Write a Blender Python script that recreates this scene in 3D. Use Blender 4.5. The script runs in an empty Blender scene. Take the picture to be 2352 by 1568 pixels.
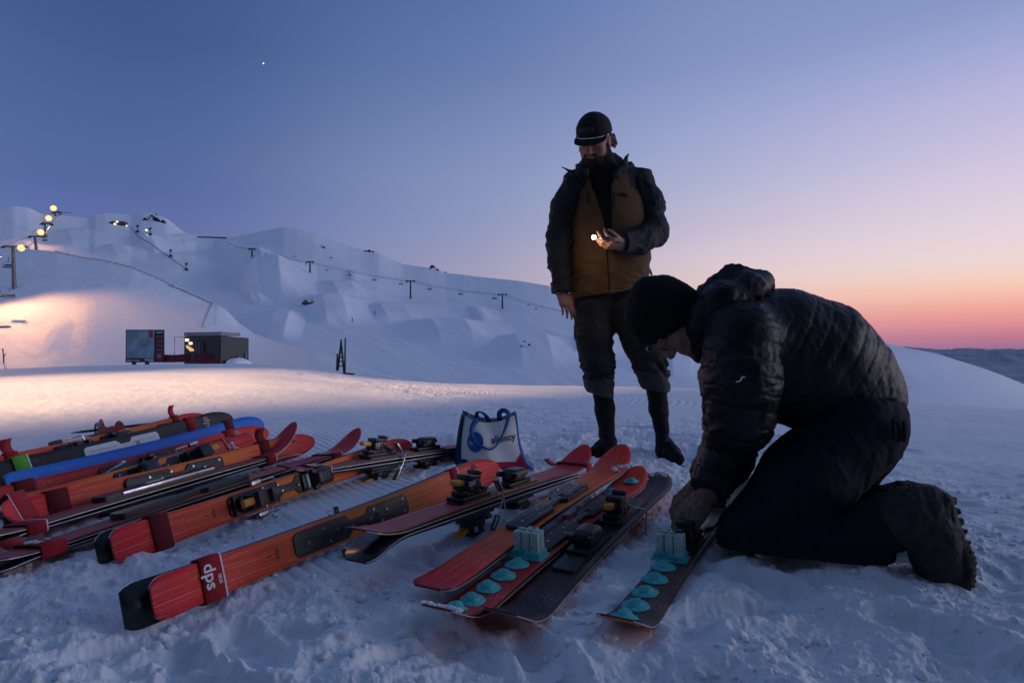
import bpy, bmesh, math, random
import numpy as np
from mathutils import Vector, Matrix, Euler
from mathutils.bvhtree import BVHTree
rng = random.Random(7)
C = bpy.context.scene.collection
R = math.radians
# ---------------------------------------------------------------- camera
F = 1568.0
CAM_H = 0.78
SLOPE = 0.078
CAM = Vector((0, 0, CAM_H))
PITCH = math.atan2(16.0, F)
FWD = Vector((0, math.cos(PITCH), math.sin(PITCH)))
UP = Vector((0, -math.sin(PITCH), math.cos(PITCH)))
cam_data = bpy.data.cameras.new("camera")
cam = bpy.data.objects.new("camera", cam_data)
C.objects.link(cam)
cam.location = CAM
cam.rotation_euler = (math.pi / 2 + PITCH, 0, 0)
cam_data.lens = 24.0
cam_data.sensor_width = 36.0
cam_data.clip_start = 0.05
cam_data.clip_end = 40000
bpy.context.scene.camera = cam


def ray(px, py):
    return FWD + Vector((1, 0, 0)) * ((px - 1176) / F) - UP * ((py - 784) / F)


def at(px, py, Y):
    d = ray(px, py)
    return CAM + d * (Y / d.y)


def gnd(px, py, h=0.0):
    """point h metres above the smooth snow surface seen at a pixel"""
    d = ray(px, py)
    t = 1.5
    for _ in range(60):
        q = CAM + d * t
        e = q.z - (float(gz_base(np.array(q.x), np.array(q.y))) + h)
        t += e / max(0.06, -(d.z - 0.05)) * 0.7
    return CAM + d * t


# ---------------------------------------------------------------- tagging helpers
def tag(o, label=None, cat=None, group=None, kind=None):
    if label: o['label'] = label
    if cat: o['category'] = cat
    if group: o['group'] = group
    if kind: o['kind'] = kind
    return o


def empty(name, loc=(0, 0, 0), rot=None, parent=None):
    o = bpy.data.objects.new(name, None)
    C.objects.link(o)
    o.empty_display_size = 0.05
    if rot is not None:
        o.matrix_world = Matrix.Translation(loc) @ rot.to_4x4()
    else:
        o.location = loc
    if parent: o.parent = parent
    return o


def link_mesh(name, me, parent=None, mats=()):
    o = bpy.data.objects.new(name, me)
    C.objects.link(o)
    for m in mats: me.materials.append(m)
    if parent: o.parent = parent
    return o


def np_mesh(name, V, quads, smooth=True):
    me = bpy.data.meshes.new(name)
    V = np.asarray(V, dtype=np.float32)
    Q = np.asarray(quads, dtype=np.int32)
    n, k = Q.shape
    me.vertices.add(len(V))
    me.vertices.foreach_set("co", V.ravel())
    me.loops.add(n * k)
    me.loops.foreach_set("vertex_index", Q.ravel())
    me.polygons.add(n)
    me.polygons.foreach_set("loop_start", np.arange(n, dtype=np.int32) * k)
    me.polygons.foreach_set("loop_total", np.full(n, k, dtype=np.int32))
    me.polygons.foreach_set("use_smooth", np.full(n, smooth))
    me.update(calc_edges=True)
    me.validate()
    return me


def grid_quads(nr, nc):
    a = (np.arange(nr - 1)[:, None] * nc + np.arange(nc - 1)[None, :]).ravel()
    return np.stack([a, a + 1, a + nc + 1, a + nc], 1)


# ---------------------------------------------------------------- noise (numpy)
def _hash(ix, iy, iz, seed):
    with np.errstate(over='ignore'):
        h = (ix.astype(np.uint32) * np.uint32(374761393) + iy.astype(np.uint32) * np.uint32(668265263)
             + iz.astype(np.uint32) * np.uint32(2147483647 - 1640531) + np.uint32(seed * 1274126177 & 0xffffffff))
        h = (h ^ (h >> np.uint32(13))) * np.uint32(1274126177)
        h = h ^ (h >> np.uint32(16))
    return (h & np.uint32(0xffffff)).astype(np.float32) / np.float32(0x7fffff) - 1.0


def vnoise2(x, y, seed=0):
    x = np.asarray(x, dtype=np.float64); y = np.asarray(y, dtype=np.float64)
    ix = np.floor(x).astype(np.int64); iy = np.floor(y).astype(np.int64)
    fx = (x - ix).astype(np.float32); fy = (y - iy).astype(np.float32)
    u = fx * fx * fx * (fx * (fx * 6 - 15) + 10); v = fy * fy * fy * (fy * (fy * 6 - 15) + 10)
    z = np.zeros_like(ix)
    a = _hash(ix, iy, z, seed); b = _hash(ix + 1, iy, z, seed)
    c = _hash(ix, iy + 1, z, seed); d = _hash(ix + 1, iy + 1, z, seed)
    return (a * (1 - u) + b * u) * (1 - v) + (c * (1 - u) + d * u) * v


def fbm2(x, y, seed=0, oct=4, gain=0.5, lac=2.03):
    s = 0; a = 1.0; t = 0
    for i in range(oct):
        s = s + a * vnoise2(x, y, seed + i * 17)
        t += a; a *= gain
        x, y = x * lac * 0.8 - y * lac * 0.6 + 3.1, x * lac * 0.6 + y * lac * 0.8 + 1.7
    return s / t


def vnoise3(p, seed=0):
    i = np.floor(p).astype(np.int64); f = (p - i).astype(np.float32)
    w = f * f * f * (f * (f * 6 - 15) + 10)
    r = 0
    for dx in (0, 1):
        for dy in (0, 1):
            for dz in (0, 1):
                h = _hash(i[..., 0] + dx, i[..., 1] + dy, i[..., 2] + dz, seed)
                r = r + h * (w[..., 0] if dx else 1 - w[..., 0]) * (w[..., 1] if dy else 1 - w[..., 1]) * (w[..., 2] if dz else 1 - w[..., 2])
    return r


def fbm3(p, seed=0, oct=3):
    s = 0; a = 1.0; t = 0
    for k in range(oct):
        s = s + a * vnoise3(p, seed + 31 * k); t += a; a *= 0.5; p = p * 2.03 + 5.3
    return s / t


def sstep(a, b, x):
    t = np.clip((x - a) / (b - a), 0, 1)
    return t * t * (3 - 2 * t)


# ---------------------------------------------------------------- materials
def lin(c):
    c = [v / 255.0 for v in c]
    return tuple(v / 12.92 if v <= 0.04045 else ((v + 0.055) / 1.055) ** 2.4 for v in c) + (1.0,)


def mat(name, col, rough=0.6, metal=0.0, spec=0.5, noise=0.0, nscale=40, bump=0.0, bscale=80, coat=0.0, trans=0.0, sheen=0.0, emit=None, estr=0.0):
    m = bpy.data.materials.new(name)
    m.use_nodes = True
    nt = m.node_tree
    b = nt.nodes["Principled BSDF"]
    col = tuple(col) + ((1.0,) if len(col) == 3 else ())
    b.inputs["Base Color"].default_value = col
    b.inputs["Roughness"].default_value = rough
    b.inputs["Metallic"].default_value = metal
    b.inputs["Specular IOR Level"].default_value = spec
    if coat: b.inputs["Coat Weight"].default_value = coat; b.inputs["Coat Roughness"].default_value = 0.25
    if trans: b.inputs["Transmission Weight"].default_value = trans
    if sheen: b.inputs["Sheen Weight"].default_value = sheen
    if emit:
        b.inputs["Emission Color"].default_value = tuple(emit) + (1.0,)
        b.inputs["Emission Strength"].default_value = estr
    tc = nt.nodes.new("ShaderNodeTexCoord")
    if noise:
        n = nt.nodes.new("ShaderNodeTexNoise"); n.inputs["Scale"].default_value = nscale; n.inputs["Detail"].default_value = 5
        nt.links.new(tc.outputs["Object"], n.inputs["Vector"])
        hs = nt.nodes.new("ShaderNodeMixRGB"); hs.blend_type = 'MULTIPLY'; hs.inputs[0].default_value = 1
        mr = nt.nodes.new("ShaderNodeMapRange"); mr.inputs[1].default_value = 0.3; mr.inputs[2].default_value = 0.7
        mr.inputs[3].default_value = 1 - noise; mr.inputs[4].default_value = 1 + noise
        nt.links.new(n.outputs[0], mr.inputs[0])
        hs.inputs[1].default_value = col
        nt.links.new(mr.outputs[0], hs.inputs[2]); nt.links.new(hs.outputs[0], b.inputs["Base Color"])
    if bump:
        n2 = nt.nodes.new("ShaderNodeTexNoise"); n2.inputs["Scale"].default_value = bscale; n2.inputs["Detail"].default_value = 4
        nt.links.new(tc.outputs["Object"], n2.inputs["Vector"])
        bp = nt.nodes.new("ShaderNodeBump"); bp.inputs["Strength"].default_value = bump; bp.inputs["Distance"].default_value = 0.01
        nt.links.new(n2.outputs[0], bp.inputs["Height"]); nt.links.new(bp.outputs[0], b.inputs["Normal"])
    return m


# ---------------------------------------------------------------- world: dusk sky
SUN_AZ = 50.0   # degrees to the right of the view, just below the horizon


def build_world():
    w = bpy.data.worlds.new("World"); bpy.context.scene.world = w
    w.use_nodes = True
    nt = w.node_tree; N = nt.nodes; L = nt.links
    bg = N["Background"]
    tc = N.new("ShaderNodeTexCoord")
    nrm = N.new("ShaderNodeVectorMath"); nrm.operation = 'NORMALIZE'; L.new(tc.outputs["Generated"], nrm.inputs[0])
    sp = N.new("ShaderNodeSeparateXYZ"); L.new(nrm.outputs[0], sp.inputs[0])

    def M(op, a, b=None):
        n = N.new("ShaderNodeMath"); n.operation = op
        for i, v in enumerate((a, b)):
            if v is None: continue
            if isinstance(v, (int, float)): n.inputs[i].default_value = v
            else: L.new(v, n.inputs[i])
        return n.outputs[0]
    el = M('MULTIPLY', M('ARCSINE', sp.outputs[2]), 180 / math.pi)
    f = M('DIVIDE', el, 60.0)
    hx = M('MULTIPLY', sp.outputs[0], math.sin(R(SUN_AZ))); hy = M('MULTIPLY', sp.outputs[1], math.cos(R(SUN_AZ)))
    hl = M('SQRT', M('ADD', M('ADD', M('MULTIPLY', sp.outputs[0], sp.outputs[0]), M('MULTIPLY', sp.outputs[1], sp.outputs[1])), 1e-6))
    cd = M('DIVIDE', M('ADD', hx, hy), hl)
    delta = M('MULTIPLY', M('ARCCOSINE', M('MINIMUM', M('MAXIMUM', cd, -0.9999), 0.9999)), 180 / math.pi)

    def ramp(stops):
        r = N.new("ShaderNodeValToRGB"); r.color_ramp.interpolation = 'EASE' if False else 'LINEAR'
        e = r.color_ramp.elements
        e[0].position = 0; e[1].position = 1
        e[0].color = lin(stops[0][1]); e[1].color = lin(stops[-1][1])
        for p, c in stops[1:-1]:
            x = e.new(p / 60.0); x.color = lin(c)
        L.new(f, r.inputs[0])
        return r.outputs[0]
    S = SKY
    # blend the azimuth stations with smooth bell weights so that no seam shows
    tot = None; wsum = None
    for d0, stops in S:
        sg = 11.0 if d0 < 60 else (17.0 if d0 < 120 else 34.0)
        x = M('DIVIDE', M('SUBTRACT', delta, d0), sg)
        w_ = M('POWER', 2.71828, M('MULTIPLY', M('MULTIPLY', x, x), -0.5))
        w_ = M('ADD', w_, 0.0005)
        v = N.new("ShaderNodeVectorMath"); v.operation = 'SCALE'; L.new(ramp(stops), v.inputs[0]); L.new(w_, v.inputs[3])
        if tot is None: tot, wsum = v.outputs[0], w_
        else:
            a = N.new("ShaderNodeVectorMath"); a.operation = 'ADD'; L.new(tot, a.inputs[0]); L.new(v.outputs[0], a.inputs[1]); tot = a.outputs[0]
            wsum = M('ADD', wsum, w_)
    dv = N.new("ShaderNodeVectorMath"); dv.operation = 'SCALE'; L.new(tot, dv.inputs[0]); L.new(M('DIVIDE', 1.0, wsum), dv.inputs[3])
    cur = dv.outputs[0]
    L.new(cur, bg.inputs[0])
    bg.inputs[1].default_value = 1.0


SKY = [
    (13, [(0, (146, 108, 148)), (0.8, (190, 116, 140)), (1.7, (221, 140, 148)), (2.6, (240, 161, 150)), (3.5, (248, 185, 165)), (4.6, (249, 206, 187)), (6, (240, 217, 213)), (8.3, (232, 215, 225)), (11.2, (221, 207, 228)), (14, (205, 195, 225)), (17, (189, 184, 222)), (20, (163, 170, 214)), (23, (138, 153, 200)), (36, (104, 126, 184)), (60, (78, 101, 138))]),
    (33, [(0, (176, 132, 156)), (2, (222, 160, 160)), (4, (236, 194, 186)), (5.4, (230, 205, 204)), (7.2, (222, 203, 212)), (9.8, (200, 190, 212)), (13.3, (175, 180, 212)), (16.7, (160, 169, 209)), (21.5, (137, 152, 198)), (27, (124, 144, 192)), (38, (94, 118, 176)), (60, (76, 100, 137))]),
    (53, [(0, (178, 150, 168)), (3, (166, 158, 182)), (6.2, (152, 153, 184)), (7.5, (146, 151, 187)), (10.3, (136, 149, 190)), (13.9, (130, 147, 188)), (17.4, (118, 138, 183)), (22.4, (101, 123, 173)), (27, (89, 112, 165)), (38, (78, 100, 152)), (60, (74, 98, 135))]),
    (86, [(0, (110, 112, 156)), (6, (96, 106, 158)), (9.8, (84, 103, 160)), (11.3, (77, 98, 155)), (14.2, (73, 95, 149)), (18.4, (65, 89, 143)), (22.4, (55, 81, 132)), (30, (56, 80, 132)), (60, (69, 93, 130))]),
    (118, [(0, (134, 142, 186)), (10, (118, 138, 190)), (25, (96, 122, 172)), (60, (72, 98, 138))]),
    (170, [(0, (150, 152, 188)), (10, (138, 150, 190)), (25, (116, 136, 180)), (60, (72, 98, 138))]),
]
# ---------------------------------------------------------------- snow
def snow_mat(name, bump=0.35, bscale=160.0, big=0.0, bigscale=1.0, sss=0.0):
    m = bpy.data.materials.new(name); m.use_nodes = True
    nt = m.node_tree; N = nt.nodes; L = nt.links
    b = N["Principled BSDF"]
    b.inputs["Roughness"].default_value = 0.62
    b.inputs["Specular IOR Level"].default_value = 0.35
    tc = N.new("ShaderNodeTexCoord")
    n1 = N.new("ShaderNodeTexNoise"); n1.inputs["Scale"].default_value = 2.2; n1.inputs["Detail"].default_value = 6
    L.new(tc.outputs["Object"], n1.inputs["Vector"])
    cr = N.new("ShaderNodeValToRGB")
    cr.color_ramp.elements[0].position = 0.3; cr.color_ramp.elements[0].color = (0.80, 0.83, 0.88, 1)
    cr.color_ramp.elements[1].position = 0.7; cr.color_ramp.elements[1].color = (0.89, 0.90, 0.93, 1)
    L.new(n1.outputs[0], cr.inputs[0]); L.new(cr.outputs[0], b.inputs["Base Color"])
    n2 = N.new("ShaderNodeTexNoise"); n2.inputs["Scale"].default_value = bscale; n2.inputs["Detail"].default_value = 6; n2.inputs["Roughness"].default_value = 0.65
    L.new(tc.outputs["Object"], n2.inputs["Vector"])
    bp = N.new("ShaderNodeBump"); bp.inputs["Strength"].default_value = bump; bp.inputs["Distance"].default_value = 0.006
    L.new(n2.outputs[0], bp.inputs["Height"])
    last = bp
    if big:
        n3 = N.new("ShaderNodeTexNoise"); n3.inputs["Scale"].default_value = bigscale; n3.inputs["Detail"].default_value = 5
        L.new(tc.outputs["Object"], n3.inputs["Vector"])
        b3 = N.new("ShaderNodeBump"); b3.inputs["Strength"].default_value = big; b3.inputs["Distance"].default_value = 1.0
        L.new(n3.outputs[0], b3.inputs["Height"]); L.new(bp.outputs[0], b3.inputs["Normal"])
        last = b3
    L.new(last.outputs[0], b.inputs["Normal"])
    if sss:
        b.inputs["Subsurface Weight"].default_value = sss
        b.inputs["Subsurface Radius"].default_value = (0.02, 0.022, 0.028)
        b.inputs["Subsurface Scale"].default_value = 1.0
    return m


# horizon of the plateau: angle below the true horizon, per picture column
EDGE_X = np.array([-300, 0, 290, 560, 700, 780, 900, 1050, 1180, 1600, 2080, 2352, 2700], float)
EDGE_Y = np.array([842, 838, 833, 832, 843, 856, 872, 882, 886, 890, 906, 913, 920], float)


_ex = np.linspace(-400, 2800, 641)
_ey = np.interp(_ex, EDGE_X, EDGE_Y)
_ey = np.convolve(np.pad(_ey, 24, mode='edge'), np.hanning(49) / np.hanning(49).sum(), 'valid')


def edge_curv(px):
    e = (np.interp(px, _ex, _ey) - 800.0) / F
    return ((SLOPE + e) / 2) ** 2 / CAM_H


def lumps(x, y, cell, rmax, prob, seed):
    gx = np.floor(x / cell).astype(np.int64); gy = np.floor(y / cell).astype(np.int64)
    z0 = np.zeros_like(gx); out = np.zeros(x.shape, np.float32)
    for dx in (-1, 0, 1):
        for dy in (-1, 0, 1):
            cx, cy = gx + dx, gy + dy
            h1 = _hash(cx, cy, z0, seed) * .5 + .5; h2 = _hash(cx, cy, z0, seed + 1) * .5 + .5
            h3 = _hash(cx, cy, z0, seed + 2) * .5 + .5; h4 = _hash(cx, cy, z0, seed + 3) * .5 + .5
            px = (cx + h1) * cell; py = (cy + h2) * cell
            r = np.where(h3 < prob, rmax * (0.35 + 0.65 * h4 * h4), 0)
            d2 = (x - px) ** 2 + (y - py) ** 2
            out = np.maximum(out, np.sqrt(np.maximum(r * r - d2, 0)) * 0.85)
    return out


def rough_mask(x, y):
    n = fbm2(x * 1.7, y * 1.7, 5, 3) * 0.35
    fore = 1 - sstep(1.55, 2.15, y + n + 0.05 * np.abs(x))
    man = 1 - sstep(0.7, 1.35, np.hypot((x - 0.62) * 0.8, y - 3.55) + n)
    knee = 1 - sstep(0.75, 1.25, np.hypot((x - 0.95) * 0.9, (y - 1.95)) + n)
    mid = 1 - sstep(0.2, 0.4, np.hypot(x - 0.42, (y - 2.9) * 0.8) + n)
    left = (1 - sstep(0.15, 0.45, np.abs(x + 1.05 + (y - 2.2) * 0.35) + n * 0.6)) * (1 - sstep(2.3, 3.2, y))
    # trampled band running away behind the standing man
    bx, by = x + 0.8, y - 7.2
    t = bx * 0.528 - by * 0.849
    s = bx * 0.849 + by * 0.528
    band = (1 - sstep(0.35, 1.0, np.abs(s + 0.25 * np.sin(t * 1.3)) + n)) * 0.4
    return np.clip(np.maximum.reduce([fore, man, knee, mid, left, band]), 0, 1)


def gz_base(x, y):
    px = 1176 + F * np.clip(x / np.maximum(y, 0.05), -1.0, 1.0)
    px = np.where(y > 0.3, px, 1176 + np.sign(x) * F * 1.0)
    r2 = x * x + y * y
    return SLOPE * np.where(y > 0, np.sqrt(r2), 0.3 * y) - edge_curv(px) * r2


MOUNDS = []   # (ax, ay, bx, by, width, height) low banks of pushed snow
PRESS = []    # (a, b, half width) flat things that press the snow down under them
PRINTS = []   # (x, y, angle, length, depth) hollows pressed by feet, knees and hands
_rp = random.Random(21)
for _i in range(46):
    _x, _y = _rp.uniform(-.3, 2.4), _rp.uniform(1.35, 4.6)
    if abs(_x - (.16 + (_y - 1.7) * .42)) < .30 and _y < 3.2: continue
    PRINTS.append((_x, _y, _rp.uniform(0, 3.14), _rp.uniform(.26, .32), _rp.uniform(.014, .032)))
for _i in range(12): PRINTS.append((_rp.uniform(-1.3, .2), _rp.uniform(1.3, 1.75), _rp.uniform(0, 3.14), .3, _rp.uniform(.012, .028)))


def gz(x, y, detail=True):
    x = np.asarray(x, float); y = np.asarray(y, float)
    z = gz_base(x, y)
    r = np.hypot(x, y)
    far = np.clip(1.2 - r / 30.0, 0.1, 1)
    z = z + 0.012 * fbm2(x * 0.9, y * 0.9, 3, 3) * sstep(0.5, 1.5, r)
    if not detail: return z
    rm = rough_mask(x, y)
    wob = 0.02 * fbm2(x * 1.5, y * 1.5, 9, 2)
    q = (x * 0.78 + y * 0.62 + wob) / 0.047
    cord = (np.abs(np.sin(np.pi * q)) ** 0.8 - 0.5) * 0.0098
    cord = cord * (1 - rm) * sstep(-3.4, -1.6, x - 0.15 * y) * (0.55 + 0.45 * vnoise2(x * 3, y * 3, 21)) * (1 - sstep(5.5, 13, r))
    # groomer track steps, every 4 m or so
    z = z + cord
    z = z + rm * (0.034 * fbm2(x * 3.1, y * 3.1, 31, 3) + 0.024 * fbm2(x * 7.5, y * 7.5, 37, 3) + 0.012 * (0.3 - np.abs(fbm2(x * 13, y * 13, 39, 3))) + 0.009 * fbm2(x * 24, y * 24, 41, 4) + 0.006 * np.abs(fbm2(x * 44, y * 44, 43, 3)))
    lm = np.clip(rm * 1.1 + 0.12, 0, 1) * (1 - sstep(5, 9, r))
    clus = sstep(-0.1, 0.35, fbm2(x * 2.3, y * 2.3, 77, 3))
    z = z + lm * clus * (0.9 * lumps(x + 0.015 * vnoise2(x * 30, y * 30, 5), y + 0.015 * vnoise2(x * 30, y * 30, 6), 0.13, 0.034, 0.28, 100)
                         + 0.8 * lumps(x + 0.006 * vnoise2(x * 60, y * 60, 7), y + 0.006 * vnoise2(x * 60, y * 60, 8), 0.047, 0.017, 0.5, 200)
                         + 0.6 * lumps(x, y, 0.022, 0.008, 0.5, 300))
    z = z + 0.003 * fbm2(x * 14, y * 14, 51, 3) * (1 - sstep(6, 12, r)) + far * 0.02 * fbm2(x * .5, y * 1.2, 61, 3) * sstep(4, 8, r)
    for (ax_, ay_, bx_, by_, wd, hh) in MOUNDS:
        dx, dy = bx_ - ax_, by_ - ay_
        t = np.clip(((x - ax_) * dx + (y - ay_) * dy) / (dx * dx + dy * dy), 0, 1)
        d = np.hypot(x - ax_ - t * dx, y - ay_ - t * dy)
        z = z + hh * np.exp(-(d / wd) ** 2) * (1 + .5 * vnoise2(x * 14, y * 14, 91))
    for (a, b, hw) in PRESS:
        dx, dy = b[0] - a[0], b[1] - a[1]; L2 = dx * dx + dy * dy; L = math.sqrt(L2)
        t = ((x - a[0]) * dx + (y - a[1]) * dy) / L2
        v = np.abs((x - a[0]) * dy - (y - a[1]) * dx) / L
        lim = a[2] + (b[2] - a[2]) * np.clip(t, 0, 1) - 0.004 + np.maximum(v - hw, 0) * 0.55 + np.maximum(np.maximum(-t, t - 1) * L - .01, 0) * 0.6
        z = np.where((v < .35) & (t > -.3) & (t < 1.3), np.minimum(z, lim), z)
    for (fx, fy, a, ln, dp) in PRINTS:
        dx, dy = x - fx, y - fy
        u = dx * math.cos(a) + dy * math.sin(a); v = -dx * math.sin(a) + dy * math.cos(a)
        d = np.hypot(u / (ln * 0.5), v / 0.06)
        z = z - dp * (1 - sstep(0.75, 1.05, d)) + dp * 0.4 * np.exp(-((d - 1.25) / 0.2) ** 2)
    return z


def build_ground():
    fine = np.linspace(-40.5, 40.5, 1240)
    coarse = np.concatenate([np.linspace(41.5, 178, 60), np.linspace(182, 318.5, 60)])
    az = np.radians(np.concatenate([fine, coarse, [fine[0] + 360]]))
    rs = [0.12]
    while rs[-1] < 1.0: rs.append(rs[-1] * 1.05)
    while rs[-1] < 120: rs.append(rs[-1] + max(0.0032, rs[-1] ** 2 / 760))
    rs = np.array(rs)
    RR, AA = np.meshgrid(rs, az, indexing='ij')
    x = RR * np.sin(AA); y = RR * np.cos(AA)
    z = gz(x, y)
    V = np.stack([x, y, z], -1).reshape(-1, 3)
    me = np_mesh("snow_ground", V, grid_quads(len(rs), len(az)))
    o = link_mesh("snow_ground", me, None, [snow_mat("snow", 0.45, 170, sss=0.0)])
    tag(o, kind='structure', label='trampled and groomed snow of the flat shelf', cat='snow')
    return o


# ---------------------------------------------------------------- hills
HILLS = {}


def bump_prof(u, a, b, c, d):
    """0 at a, 1 from b to c, 0 at d"""
    up = np.clip((u - a) / max(b - a, 1e-6), 0, 1); dn = np.clip((d - u) / max(d - c, 1e-6), 0, 1)
    up = up * (0.35 + 0.65 * up); dn = dn * (0.45 + 0.55 * dn)
    return np.minimum(up, dn)


def hill_layer(name, top, bot, d_bot, d_top, x0, x1, nx=500, ny=200, bumps=(), rough=0.0, power=1.0, material=None, label='', seed=0, side=True, texn=None, fine_top=0.0, back_drop=0.35, follow=5.0):
    tx, ty = np.array([p[0] for p in top], float), np.array([p[1] for p in top], float)
    bx, by = np.array([p[0] for p in bot], float), np.array([p[1] for p in bot], float)
    px = np.linspace(x0, x1, nx)
    # smooth the outline a little
    ytop = np.interp(px, tx, ty)
    k = 5
    ker = np.ones(k) / k
    ytop = np.convolve(np.pad(ytop, k // 2, mode='edge'), ker, 'valid')
    ysm = np.convolve(np.pad(ytop, 90, mode='edge'), np.hanning(181) / np.hanning(181).sum(), 'valid')
    if fine_top:
        ytop = ytop + fine_top * fbm2(px / 30.0, px * 0 + seed, seed + 3, 4)
    ybot = np.interp(px, bx, by)
    t = np.linspace(0, 1, ny)
    PX, T = np.meshgrid(px, t)
    YB = np.broadcast_to(ybot, PX.shape); YT = np.broadcast_to(ytop, PX.shape)
    PY = YB + (ysm[None, :] - YB) * T + (YT - ysm[None, :]) * T ** follow
    db = np.interp(px, [p[0] for p in d_bot], [p[1] for p in d_bot]); dt = np.interp(px, [p[0] for p in d_top], [p[1] for p in d_top])
    D = db[None, :] * (dt / db)[None, :] ** (T ** power)
    dirx = (PX - 1176) / F
    X = dirx * D; Y = D
    Z = CAM_H + (800 - PY) / F * D
    H = np.zeros_like(Z)
    for bp in bumps:
        (a, b, c, d, h, y_lo, y_hi, slant) = bp
        yc = 0.5 * (y_lo + y_hi); hw = 0.5 * abs(y_lo - y_hi)
        u = PX - slant * (PY - yc)
        v = np.clip(1 - np.abs((PY - yc) / hw), 0, 1)
        v = np.clip(v * 1.45, 0, 1); v = v * v * (3 - 2 * v)
        hh = bump_prof(u, a, b, c, d) * v * h * D / F
        H = np.maximum(H, hh)
    taper = 0.35 + 0.65 * np.clip((1 - T) * 6, 0, 1)
    if rough:
        H = H + rough * D / F * taper * (fbm2((PX * .9 + PY * .45) / 170.0, (PY * .9 - PX * .4) / 30.0, seed + 11, 3) + 0.22 * fbm2((PX * .9 + PY * .45) / 60.0, (PY * .9 - PX * .4) / 11.0, seed + 13, 3) + 1.6 * fbm2(PX / 260.0, PY / 75.0, seed + 17, 2))
    Z = Z + H
    rows = [np.stack([X, Y, Z], -1)]
    last = rows[0][-1]
    for i, (s, q) in enumerate(((1.06, 0.04), (1.2, 0.2), (1.6, 0.9))):
        lx = last[:, 0] * s; lyv = last[:, 1] * s
        hgt = np.maximum(last[:, 2] - CAM_H, last[:, 1] * 0.02)
        lz = last[:, 2] - hgt * back_drop * (s - 1) * 2 - last[:, 1] * 0.02 * i
        rows.append(np.stack([lx, lyv, lz], -1)[None])
    P = np.concatenate(rows, 0)
    V = P.reshape(-1, 3)
    me = np_mesh(name, V, grid_quads(P.shape[0], nx))
    o = link_mesh(name, me, None, [material])
    tag(o, kind='structure', label=label, cat='hill')
    bvh = BVHTree.FromPolygons([tuple(v) for v in V], [tuple(q) for q in grid_quads(P.shape[0], nx).tolist()])
    HILLS[name + str(len(HILLS))] = bvh
    o['_k'] = 0
    del o['_k']
    return o, bvh


def on_hill(bvh, px, py, dflt=200):
    d = ray(px, py).normalized()
    hit = bvh.ray_cast(CAM, d)
    if hit[0] is None:
        for k in range(1, 14):
            d = ray(px, py + k * 1.5).normalized(); hit = bvh.ray_cast(CAM, d)
            if hit[0] is not None: break
    if hit[0] is None: return at(px, py, dflt)
    return hit[0]


SNOW_H = snow_mat("hill_snow", 0.25, 6.0, 0.25, 0.35)
_far = mat("far_mountain_ground", (0.30, 0.33, 0.40), 0.9, spec=0.1, noise=0.3, nscale=0.0015)


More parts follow.
